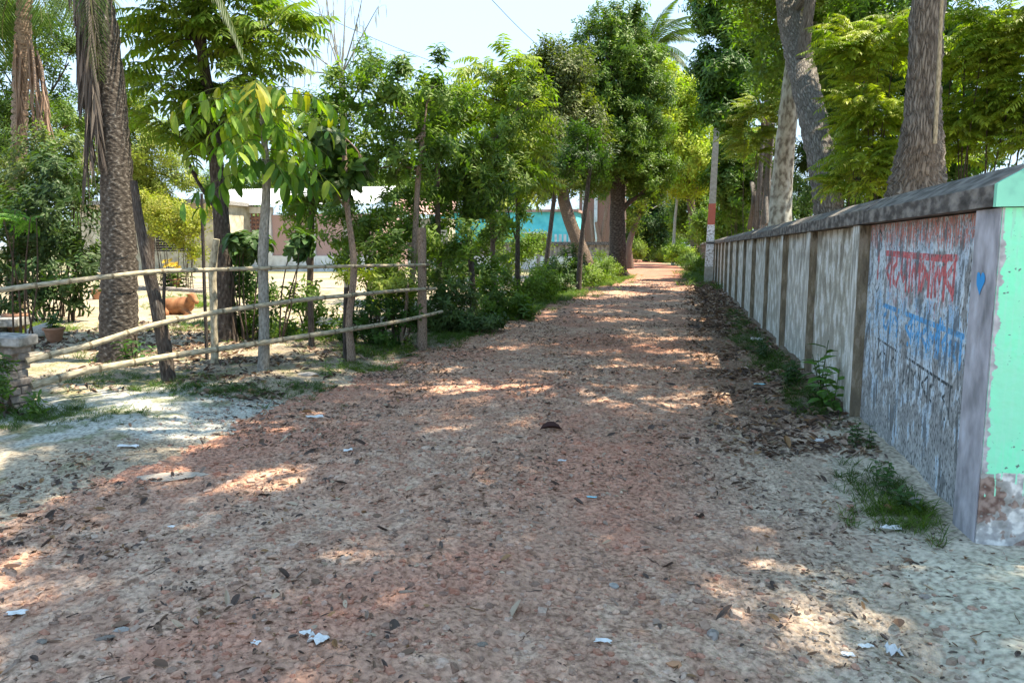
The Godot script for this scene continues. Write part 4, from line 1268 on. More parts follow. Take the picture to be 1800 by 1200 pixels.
	tree("leafy_tree", "leafy small tree just behind the bright drooping sapling", "tree", [[Vector3(-7.298, -0.317, -13.500), Vector3(-7.184, 1.054, -13.500), Vector3(-7.098, 2.389, -13.500), Vector3(-7.009, 3.476, -13.500)], [0.069, 0.062, 0.056, 0.044]], M.brown_bark,
		[[Vector3(-7.073, 4.015, -13.500), Vector3(0.50, 0.50, 0.50)], [Vector3(-6.457, 4.327, -13.600), Vector3(0.46, 0.46, 0.46)], [Vector3(-7.421, 3.141, -13.300), Vector3(0.44, 0.49, 0.44)], [Vector3(-6.876, 2.823, -13.500), Vector3(0.55, 0.50, 0.55)], [Vector3(-6.444, 3.553, -13.400), Vector3(0.49, 0.49, 0.49)], [Vector3(-7.390, 2.278, -13.400), Vector3(0.50, 0.45, 0.50)], [Vector3(-6.061, 4.879, -13.800), Vector3(0.33, 0.33, 0.33)]], S.broad, 620, 0.4, Color(0.055, 0.12, 0.02), Color(0.16, 0.235, 0.035), {"per": 9, "loose": 0.45})
	tree("leafy_tree", "bushy small tree between the guava and the dark-leaved young tree", "tree", [[Vector3(-4.733, 0.123, -14.300), Vector3(-4.753, 1.388, -14.300), Vector3(-4.783, 2.740, -14.300), Vector3(-4.723, 3.731, -14.300)], [0.058, 0.052, 0.051, 0.039]], M.brown_bark,
		[[Vector3(-4.681, 4.274, -14.300), Vector3(0.47, 0.47, 0.47)], [Vector3(-5.082, 2.737, -14.200), Vector3(0.43, 0.45, 0.43)], [Vector3(-4.486, 3.573, -14.400), Vector3(0.51, 0.45, 0.51)], [Vector3(-4.919, 1.728, -14.200), Vector3(0.43, 0.43, 0.43)], [Vector3(-5.500, 1.951, -14.000), Vector3(0.45, 0.51, 0.45)], [Vector3(-4.297, 1.728, -14.300), Vector3(0.40, 0.40, 0.40)], [Vector3(-5.232, 3.888, -14.500), Vector3(0.46, 0.46, 0.46)]], S.broad, 620, 0.4, Color(0.05, 0.115, 0.02), Color(0.15, 0.23, 0.035), {"per": 9, "loose": 0.45})
	tree("leafy_tree", "bushy small tree half hiding the turquoise wall left of the thin sapling", "tree", [[Vector3(-4.559, 0.214, -18.000), Vector3(-4.583, 1.631, -18.000), Vector3(-4.608, 3.023, -18.000), Vector3(-4.546, 4.115, -18.000)], [0.064, 0.057, 0.056, 0.042]], M.brown_bark,
		[[Vector3(-4.546, 4.251, -18.000), Vector3(0.58, 0.63, 0.58)], [Vector3(-4.233, 2.465, -18.000), Vector3(0.42, 0.56, 0.42)], [Vector3(-4.925, 3.442, -18.000), Vector3(0.56, 0.56, 0.56)], [Vector3(-4.304, 3.428, -18.000), Vector3(0.53, 0.56, 0.53)], [Vector3(-3.750, 5.099, -18.400), Vector3(0.42, 0.56, 0.42)], [Vector3(-3.775, 3.023, -18.200), Vector3(0.39, 0.56, 0.39)]], S.broad, 560, 0.46, Color(0.05, 0.11, 0.02), Color(0.15, 0.22, 0.035), {"per": 9, "loose": 0.45})
	# ---- far end of the road
	tree("bright_tree", "sunlit yellow-green tree at the far end of the road", "tree", [[Vector3(1.095, 1.357, -62.000), Vector3(0.617, 5.436, -62.000), Vector3(-0.120, 9.467, -62.000)], [0.322, 0.320, 0.272]], M.brown_bark,
		[[Vector3(-1.090, 12.586, -62.000), Vector3(2.04, 2.72, 2.04)], [Vector3(0.496, 10.622, -61.000), Vector3(2.22, 2.67, 2.22)], [Vector3(-2.373, 10.424, -62.000), Vector3(1.83, 2.28, 1.83)], [Vector3(1.217, 7.460, -60.000), Vector3(1.76, 1.97, 1.76)], [Vector3(-0.515, 7.697, -62.000), Vector3(2.05, 1.83, 2.05)], [Vector3(-1.829, 14.574, -63.000), Vector3(1.38, 1.61, 1.38)]], S.small, 2600, 1.25, Color(0.16, 0.26, 0.025), Color(0.33, 0.38, 0.04), {"per": 14})
	tree("dark_tree", "small dark round tree standing at the left of the far bend", "tree", [[Vector3(-3.769, 0.154, -84.000), Vector3(-3.698, 2.536, -84.000), Vector3(-3.492, 4.403, -84.000)], [0.380, 0.315, 0.251]], M.dark_bark,
		[[Vector3(-3.006, 4.709, -84.000), Vector3(2.63, 2.82, 2.63)], [Vector3(-4.845, 3.790, -84.000), Vector3(1.89, 1.89, 1.89)], [Vector3(-1.701, 2.520, -83.000), Vector3(1.36, 1.73, 1.36)], [Vector3(-3.730, 7.565, -85.000), Vector3(2.53, 2.22, 2.53)]], S.small, 1500, 1.3, DARK_A, MID_A, {"per": 14})
	tree("bright_tree", "green tree leaning over the road behind the far lamp pole", "tree", [[Vector3(1.438, 1.332, -70.000), Vector3(1.143, 4.407, -70.000), Vector3(0.717, 6.949, -70.000)], [0.259, 0.258, 0.206]], M.brown_bark,
		[[Vector3(0.982, 6.439, -70.000), Vector3(1.54, 2.32, 1.54)], [Vector3(2.030, 3.856, -69.000), Vector3(1.22, 2.03, 1.22)], [Vector3(0.303, 3.903, -70.000), Vector3(1.14, 1.66, 1.14)], [Vector3(2.132, 7.258, -68.000), Vector3(1.24, 1.99, 1.24)]], S.small, 1400, 1.2, MID_A, BRIGHT_B, {"per": 14})
	tree("bent_tree", "thin bent tree arching up right behind the mango trunk", "tree", [[Vector3(-3.606, 0.135, -55.000), Vector3(-3.721, 1.788, -55.000), Vector3(-3.262, 3.426, -55.000), Vector3(-2.602, 4.840, -55.000)], [0.250, 0.228, 0.207, 0.164]], M.brown_bark,
		[[Vector3(-2.818, 5.449, -55.000), Vector3(1.03, 0.90, 1.03)], [Vector3(-3.802, 3.838, -55.000), Vector3(0.74, 1.03, 0.74)]], S.small, 300, 0.9, MID_A, BRIGHT_B)
	tree("thicket_tree", "bare crooked tree stems crowding above the far boundary wall", "tree", [[Vector3(-6.262, 0.043, -58.000), Vector3(-6.029, 2.240, -58.000), Vector3(-5.712, 4.412, -58.000), Vector3(-5.486, 6.559, -58.000)], [0.200, 0.176, 0.153, 0.109]], M.reddish_bark,
		[[Vector3(-6.883, 6.586, -58.000), Vector3(1.53, 1.32, 1.53)], [Vector3(-5.348, 6.128, -58.000), Vector3(1.09, 1.31, 1.09)]], S.small, 300, 0.9, MID_A, BRIGHT_A, {"extra": [[[Vector3(-6.815, -0.187, -58.200), Vector3(-6.715, 2.244, -58.200), Vector3(-6.966, 4.435, -58.200)], [0.179, 0.155, 0.111]], [[Vector3(-5.707, -0.168, -57.800), Vector3(-6.090, 1.802, -57.800), Vector3(-6.467, 3.544, -57.800)], [0.199, 0.176, 0.132]], [[Vector3(-5.198, -0.171, -58.000), Vector3(-5.327, 2.238, -58.000), Vector3(-5.116, 5.266, -58.000)], [0.177, 0.154, 0.109]]]})
	# ---- trees round and behind the yard
	var far_labels := ["pale yellow-green tree behind the grilled house", "broad tree behind the brick house roof", "tree behind the pink roof", "tree rising between the brick house and the turquoise house", "tree behind the turquoise house left end", "tall tree behind the turquoise house right end", "tree behind the left palm crown", "tree at the far left edge behind the pots"]
	var fb := [[[Vector3(-28.434, 6.666, -36.000), Vector3(1.71, 2.18, 1.71)], [Vector3(-29.004, 4.765, -35.000), Vector3(1.53, 1.53, 1.53)], [Vector3(-26.936, 5.111, -36.000), Vector3(1.24, 1.55, 1.24)]], [[Vector3(-38.124, 7.693, -64.000), Vector3(3.21, 1.87, 3.21)], [Vector3(-34.631, 7.106, -64.000), Vector3(2.65, 1.59, 2.65)], [Vector3(-41.731, 7.497, -64.000), Vector3(2.71, 1.62, 2.71)]], [[Vector3(-27.626, 7.631, -60.000), Vector3(2.68, 1.95, 2.68)], [Vector3(-30.308, 6.721, -60.000), Vector3(1.97, 1.48, 1.97)], [Vector3(-25.035, 7.103, -60.000), Vector3(1.93, 1.69, 1.93)]], [[Vector3(-26.983, 7.590, -72.000), Vector3(2.59, 1.73, 2.59)], [Vector3(-24.576, 6.705, -72.000), Vector3(2.00, 1.43, 2.00)]], [[Vector3(-22.795, 7.672, -74.000), Vector3(2.92, 2.33, 2.92)], [Vector3(-19.780, 7.050, -74.000), Vector3(2.03, 2.03, 2.03)]], [[Vector3(-16.667, 11.163, -76.000), Vector3(3.80, 4.09, 3.80)], [Vector3(-13.687, 8.809, -76.000), Vector3(2.91, 2.91, 2.91)], [Vector3(-18.479, 7.750, -76.000), Vector3(2.95, 2.36, 2.95)]], [[Vector3(-28.384, 8.721, -34.000), Vector3(1.32, 1.47, 1.32)], [Vector3(-27.682, 6.692, -34.000), Vector3(1.33, 1.47, 1.33)], [Vector3(-29.751, 6.752, -34.000), Vector3(1.34, 1.49, 1.34)]], [[Vector3(-22.998, 7.141, -22.000), Vector3(1.38, 1.77, 1.38)], [Vector3(-21.639, 8.944, -22.000), Vector3(1.55, 1.35, 1.55)], [Vector3(-21.296, 8.044, -23.000), Vector3(0.80, 1.00, 0.80)], [Vector3(-23.215, 9.602, -22.000), Vector3(1.17, 1.17, 1.17)], [Vector3(-22.004, 5.189, -22.000), Vector3(1.18, 1.58, 1.18)], [Vector3(-24.436, 5.066, -22.000), Vector3(1.41, 1.81, 1.41)], [Vector3(-21.487, 5.902, -23.000), Vector3(0.81, 1.22, 0.81)]]]
	var ft := [[[Vector3(-28.871, 0.471, -36.000), Vector3(-28.672, 3.291, -36.000), Vector3(-28.499, 5.753, -36.000)], [0.191, 0.173, 0.125]], [[Vector3(-38.454, 0.515, -64.000), Vector3(-38.294, 3.996, -64.000), Vector3(-38.172, 6.642, -64.000)], [0.271, 0.242, 0.188]], [[Vector3(-27.830, 0.607, -60.000), Vector3(-27.738, 3.781, -60.000), Vector3(-27.654, 6.674, -60.000)], [0.247, 0.221, 0.171]], [[Vector3(-27.115, 0.438, -72.000), Vector3(-26.923, 4.178, -72.000), Vector3(-26.999, 6.741, -72.000)], [0.233, 0.203, 0.173]], [[Vector3(-22.867, 0.424, -74.000), Vector3(-22.707, 4.213, -74.000), Vector3(-22.803, 6.811, -74.000)], [0.236, 0.205, 0.175]], [[Vector3(-16.657, 0.415, -76.000), Vector3(-16.540, 4.817, -76.000), Vector3(-16.666, 9.446, -76.000)], [0.357, 0.325, 0.234]], [[Vector3(-29.038, 0.219, -34.000), Vector3(-28.843, 3.211, -34.000), Vector3(-28.516, 7.005, -34.000)], [0.212, 0.180, 0.133]], [[Vector3(-23.467, 0.246, -22.000), Vector3(-23.268, 2.668, -22.000), Vector3(-23.101, 5.222, -22.000)], [0.164, 0.141, 0.110]]]
	for k in 8:
		var lit := k in [0, 6]
		tree("background_tree", far_labels[k], "tree", ft[k], M.brown_bark, fb[k], S.small, [900, 900, 1000, 700, 800, 1400, 900, 2000][k], [0.7, 1.1, 1.05, 1.1, 1.2, 1.3, 0.75, 0.55][k], Color(0.08, 0.14, 0.025) if lit else MID_A, Color(0.22, 0.26, 0.05) if lit else Color(0.12, 0.19, 0.035), {"group": "trees beyond the yard", "per": 12})
	var wood := [[-62.0, -70.0], [-50.0, -78.0], [-40.0, -82.0], [-30.0, -88.0], [-20.0, -90.0], [-12.0, -96.0], [-4.0, -104.0], [3.0, -98.0], [10.0, -90.0], [16.0, -80.0], [-70.0, -55.0]]
	var wl := ["far left of the yard", "behind the grilled house roof", "left of the brick house", "behind the white tin roof", "behind the bare podded tree", "beyond the turquoise house", "straight ahead past the road bend", "right of the road bend", "beyond the far end of the wall", "far to the right behind the wall", "at the left horizon"]
	for k in wood.size():
		var c := Vector3(wood[k][0], 0, wood[k][1])
		rng.seed = 800 + k
		var hgt := rnd(4.5, 6.0)
		tree("distant_tree", "distant green tree " + wl[k], "tree", [[c, c + Vector3(0.1, hgt * 0.35, 0), c + Vector3(0.2, hgt * 0.6, 0)], [0.3, 0.24, 0.18]], M.brown_bark,
			[[c + Vector3(0, hgt * 0.72, 0), Vector3(4.2, 2.2, 3)], [c + Vector3(-3.4, hgt * 0.45, 1), Vector3(3.2, 2.0, 2.5)], [c + Vector3(3.2, hgt * 0.5, 0.5), Vector3(3.2, 2.0, 2.5)], [c + Vector3(0.5, hgt * 0.3, 1.5), Vector3(4.5, 1.6, 2.5)]], S.small, 700, 1.5, MID_A, Color(0.12, 0.18, 0.04), {"group": "distant wood", "per": 10})
	# the village goes on to the left of the view
	var side := [[-17.0, -5.5], [-21.0, -12.0], [-27.0, -4.0], [-30.0, -16.0], [-34.0, -26.0], [-24.0, 6.0], [-15.0, 12.0]]
	var sl := ["standing left of the yard pots", "left of the yard beside the slim palm", "beyond the left end of the fence", "at the back of the left yard", "left of the cream house", "behind the left end of the fence", "on the left side behind the viewer"]
	for k in side.size():
		var c := Vector3(side[k][0], 0, side[k][1])
		rng.seed = 850 + k
		var hgt := rnd(5.0, 7.0)
		tree("yard_tree", "green yard tree " + sl[k], "tree", [[c, c + Vector3(0.1, hgt * 0.35, 0), c + Vector3(0.2, hgt * 0.6, 0)], [0.2, 0.17, 0.12]], M.brown_bark,
			[[c + Vector3(0, hgt * 0.75, 0), Vector3(2.4, 1.7, 2.4)], [c + Vector3(-1.6, hgt * 0.5, 0.6), Vector3(1.8, 1.3, 1.8)], [c + Vector3(1.5, hgt * 0.5, -0.5), Vector3(1.8, 1.3, 1.8)]], S.small, 520, 0.9, MID_A, MID_B, {"group": "trees left of the yard", "per": 10})
	# ---- behind the wall on the right
	var ra := Color(0.05, 0.115, 0.018)
	var rb := Color(0.14, 0.225, 0.03)
	var r1: Array = [[Vector3(2.750, 2.168, -9.931), Vector3(2.720, 2.461, -9.824), Vector3(2.690, 2.769, -9.658), Vector3(2.670, 2.985, -9.594), Vector3(2.650, 3.265, -9.566), Vector3(2.620, 3.742, -9.466), Vector3(2.600, 4.269, -9.395)], [0.330, 0.277, 0.225, 0.203, 0.182, 0.166, 0.170]]
	r1[0].append(r1[0][-1] + Vector3(0.1, 1.6, 0.2)); r1[1].append(0.2)
	r1[0].append(r1[0][-1] + Vector3(-0.2, 1.6, 0.1)); r1[1].append(0.16)
	tree("rain_tree", "rough thick grey tree trunk right behind the wall with a cane against it", "tree", r1, M.grey_bark,
		[[Vector3(2.8, 8.6, -7.2), Vector3(2.3, 1.1, 2.4)], [Vector3(-1.5, 8.3, -5.6), Vector3(1.3, 0.8, 1.2)], [Vector3(0.2, 8.5, -6.9), Vector3(1.3, 0.8, 1.1)], [Vector3(5.0, 8.2, -5.4), Vector3(1.4, 0.9, 1.5)], [Vector3(-1.3, 8.4, -7.4), Vector3(1.4, 0.8, 1.2)], [Vector3(-0.3, 8.6, -9.2), Vector3(1.5, 0.8, 1.3)], [Vector3(1.4, 9.0, -10.2), Vector3(1.8, 0.9, 1.6)], [Vector3(3.7, 8.4, -10.4), Vector3(1.6, 1.0, 1.6)], [Vector3(3.4, 7.8, -4.7), Vector3(1.9, 1.0, 1.7)], [Vector3(1.2, 8.4, -3.4), Vector3(1.9, 0.9, 1.4)], [Vector3(3.2, 8.6, -3.2), Vector3(1.5, 0.8, 1.2)], [Vector3(5.7, 8.3, -3.7), Vector3(1.4, 0.8, 1.3)], [Vector3(4.6, 8.0, -6.8), Vector3(1.4, 1.0, 1.5)]], S.frond_fine, 3700, 0.7, ra, rb, {"per": 20, "frond": true, "rough": 0.2, "flare": 1.1, "fine": 10, "sides": 30, "limb": 0.5, "wild": 0.5, "loose": 0.34})
	var r2: Array = [[Vector3(2.600, 2.172, -14.527), Vector3(2.550, 2.642, -14.704), Vector3(2.500, 3.690, -15.648), Vector3(2.420, 4.898, -16.851), Vector3(2.400, 5.696, -17.807), Vector3(2.300, 6.862, -18.942), Vector3(2.200, 8.014, -19.738)], [0.258, 0.239, 0.253, 0.266, 0.286, 0.251, 0.233]]
	r2[0].append(r2[0][-1] + Vector3(-0.3, 1.3, -0.2)); r2[1].append(0.18)
	tree("leaning_tree", "rough grey tree leaning left over the wall with a forked trunk", "tree", r2, M.grey_bark,
		[[Vector3(0.6, 9.4, -14.2), Vector3(2.3, 1.1, 2.2)], [Vector3(3.2, 9.6, -14.6), Vector3(2.4, 1.3, 2.2)], [Vector3(-1.0, 9.6, -17.4), Vector3(1.7, 0.9, 1.7)], [Vector3(2.4, 9.8, -17.6), Vector3(2.2, 1.1, 2.0)], [Vector3(4.3, 9.2, -16.0), Vector3(1.3, 1.1, 1.6)], [Vector3(1.6, 9.6, -11.8), Vector3(2.1, 1.0, 1.6)]], S.small, 1900, 0.85, ra, rb, {"per": 13, "rough": 0.18, "fine": 12, "sides": 24, "loose": 0.42, "extra": [[[Vector3(2.400, 5.511, -17.279), Vector3(2.450, 6.144, -17.281), Vector3(2.500, 6.708, -17.267), Vector3(2.600, 7.506, -17.634)], [0.157, 0.120, 0.107, 0.097]]]})
	var r3: Array = [[Vector3(2.750, 2.131, -22.696), Vector3(2.750, 3.258, -22.714), Vector3(2.750, 4.615, -22.224), Vector3(2.750, 5.733, -21.711), Vector3(2.800, 6.618, -21.735), Vector3(2.800, 7.769, -21.700)], [0.327, 0.293, 0.260, 0.229, 0.213, 0.181]]
	tree("pale_tree", "pale lichen-covered trunk behind the leaning forked tree", "tree", r3, M.lichen_bark,
		[[Vector3(2.2, 9.4, -22.0), Vector3(2.4, 1.6, 2.4)], [Vector3(3.9, 8.9, -21.0), Vector3(1.7, 1.4, 1.8)], [Vector3(0.4, 9.6, -21.4), Vector3(1.8, 1.1, 2.0)], [Vector3(3.4, 7.4, -24.5), Vector3(2.0, 1.6, 2.0)]], S.small, 1700, 0.85, ra, rb, {"per": 13, "sides": 14, "fine": 4})
	var r4: Array = [[Vector3(3.200, 2.398, -32.957), Vector3(3.200, 4.058, -33.171), Vector3(3.250, 6.085, -32.704), Vector3(3.250, 8.105, -32.652), Vector3(3.100, 10.695, -34.850), Vector3(3.000, 12.832, -37.209)], [0.227, 0.191, 0.163, 0.150, 0.147, 0.144]]
	tree("banyan_tree", "tree with many thin twisted stems and hanging aerial roots behind the wall", "tree", r4, M.grey_bark,
		[[Vector3(1.265, 7.738, -28.500), Vector3(0.86, 1.02, 0.86)], [Vector3(1.812, 9.795, -29.000), Vector3(1.02, 1.02, 1.02)], [Vector3(0.898, 9.904, -28.500), Vector3(0.65, 0.81, 0.65)], [Vector3(1.678, 6.252, -28.000), Vector3(0.70, 0.70, 0.70)], [Vector3(2.344, 8.424, -30.000), Vector3(0.85, 1.28, 0.85)], [Vector3(1.127, 6.469, -28.000), Vector3(0.48, 0.61, 0.48)]], S.broad, 2600, 0.62, Color(0.04, 0.10, 0.018), Color(0.095, 0.175, 0.028), {"per": 13, "extra": [[[Vector3(3.100, 2.436, -30.251), Vector3(3.150, 4.442, -29.944), Vector3(3.200, 6.548, -30.085), Vector3(3.200, 9.103, -32.171)], [0.110, 0.097, 0.107, 0.102]], [[Vector3(3.000, 2.442, -32.787), Vector3(3.050, 4.211, -32.169), Vector3(3.100, 6.238, -32.167)], [0.119, 0.093, 0.080]], [[Vector3(3.100, 2.401, -29.078), Vector3(3.100, 4.051, -30.286), Vector3(3.100, 5.593, -29.198)], [0.095, 0.076, 0.062]], [[Vector3(3.000, 2.465, -35.457), Vector3(3.000, 3.878, -33.904), Vector3(3.000, 5.664, -39.439)], [0.116, 0.110, 0.100]], [[Vector3(3.100, 2.458, -27.689), Vector3(3.000, 4.305, -28.518), Vector3(3.000, 5.767, -27.701)], [0.080, 0.061, 0.049]]]})
	# understory of leaves behind the wall, from far to near
	var un := [
		["broad-leaved shrub behind the wall beside the electric pole", [[Vector3(2.276, 4.293, -36.000), Vector3(1.05, 1.57, 1.05)], [Vector3(2.461, 6.073, -36.000), Vector3(0.91, 1.04, 0.91)]], "broad", 900, 0.75, MID_A, MID_B],
		["dense green shrub behind the far half of the wall", [[Vector3(1.902, 2.644, -42.000), Vector3(0.86, 1.23, 0.86)], [Vector3(2.591, 2.876, -40.000), Vector3(0.88, 1.17, 0.88)], [Vector3(1.494, 2.493, -50.000), Vector3(0.92, 1.29, 0.92)]], "small", 900, 0.8, Color(0.06, 0.13, 0.02), Color(0.15, 0.23, 0.03)],
		["dark shrub behind the wall between the banyan and the pale trunk", [[Vector3(3.216, 5.238, -38.000), Vector3(0.99, 1.92, 0.99)], [Vector3(2.856, 3.625, -38.000), Vector3(0.83, 1.10, 0.83)]], "broad_gloss", 700, 0.62, DARK_A, MID_A],
		["leafy yellow-green climber between the banyan and the pale trunk", [[Vector3(2.443, 6.239, -27.000), Vector3(0.50, 0.77, 0.50)], [Vector3(2.166, 5.311, -27.000), Vector3(0.54, 0.77, 0.54)], [Vector3(3.383, 5.779, -33.000), Vector3(0.52, 0.94, 0.52)]], "frond_fine", 450, 0.6, Color(0.09, 0.14, 0.02), Color(0.2, 0.24, 0.04)],
		["dark shrub behind the wall between the pale and leaning trunks", [[Vector3(4.089, 3.942, -27.000), Vector3(0.65, 1.34, 0.65)], [Vector3(4.099, 5.619, -27.000), Vector3(0.65, 1.14, 0.65)], [Vector3(3.683, 3.001, -18.000), Vector3(0.63, 0.76, 0.63)], [Vector3(3.906, 4.033, -33.000), Vector3(0.71, 1.42, 0.71)], [Vector3(3.630, 2.948, -26.000), Vector3(0.56, 0.65, 0.56)], [Vector3(3.987, 3.001, -24.000), Vector3(0.51, 0.60, 0.51)]], "broad_gloss", 900, 0.5, DARK_A, DARK_B],
		["big green shrub behind the forked tree", [[Vector3(3.627, 5.663, -19.000), Vector3(0.79, 1.18, 0.79)], [Vector3(3.972, 6.129, -18.000), Vector3(0.74, 0.86, 0.74)], [Vector3(3.766, 4.402, -20.000), Vector3(0.56, 0.84, 0.56)], [Vector3(3.896, 8.058, -24.000), Vector3(0.66, 1.16, 0.66)]], "broad", 1500, 0.5, MID_A, MID_B],
		["feathery yellow-green small tree left of the thick rough trunk", [[Vector3(2.756, 3.520, -12.200), Vector3(0.46, 0.59, 0.46)], [Vector3(2.603, 2.679, -12.000), Vector3(0.38, 0.34, 0.38)], [Vector3(2.453, 4.501, -12.500), Vector3(0.34, 0.43, 0.34)], [Vector3(2.902, 4.533, -12.400), Vector3(0.38, 0.51, 0.38)], [Vector3(3.028, 2.855, -12.200), Vector3(0.25, 0.38, 0.25)]], "frond_fine", 950, 0.4, Color(0.10, 0.18, 0.02), Color(0.27, 0.32, 0.04)],
		["feathery green small tree right of the thick rough trunk", [[Vector3(3.528, 4.070, -11.000), Vector3(0.40, 0.51, 0.40)], [Vector3(3.765, 4.160, -10.600), Vector3(0.35, 0.42, 0.35)], [Vector3(3.593, 3.140, -11.000), Vector3(0.33, 0.45, 0.33)], [Vector3(3.968, 3.305, -10.800), Vector3(0.32, 0.36, 0.32)], [Vector3(3.615, 2.749, -11.400), Vector3(0.27, 0.23, 0.27)], [Vector3(4.013, 3.653, -10.500), Vector3(0.28, 0.62, 0.28)], [Vector3(4.374, 2.966, -10.500), Vector3(0.35, 0.42, 0.35)]], "frond_fine", 1200, 0.4, Color(0.09, 0.17, 0.02), Color(0.23, 0.29, 0.035)],
		["dark leafy shrub in the shade behind the thick rough trunk", [[Vector3(4.443, 4.218, -14.000), Vector3(0.56, 0.85, 0.56)], [Vector3(3.758, 4.158, -15.000), Vector3(0.72, 0.92, 0.72)], [Vector3(4.336, 5.303, -15.000), Vector3(0.81, 0.70, 0.81)], [Vector3(3.530, 2.708, -14.500), Vector3(0.55, 0.35, 0.55)], [Vector3(4.288, 2.827, -13.000), Vector3(0.49, 0.26, 0.49)], [Vector3(4.192, 2.841, -14.000), Vector3(0.58, 0.29, 0.58)]], "broad_gloss", 1250, 0.42, DARK_A, MID_A],
	]
	for u in un:
		bush("wall_shrub", u[0], "shrub", u[1], S[u[2]], u[3], u[4], u[5], u[6], {"stems": 2, "per": 10, "group": "greenery behind the wall", "frond": u[2] == "frond_fine", "shell": 0.6, "loose": 0.45})
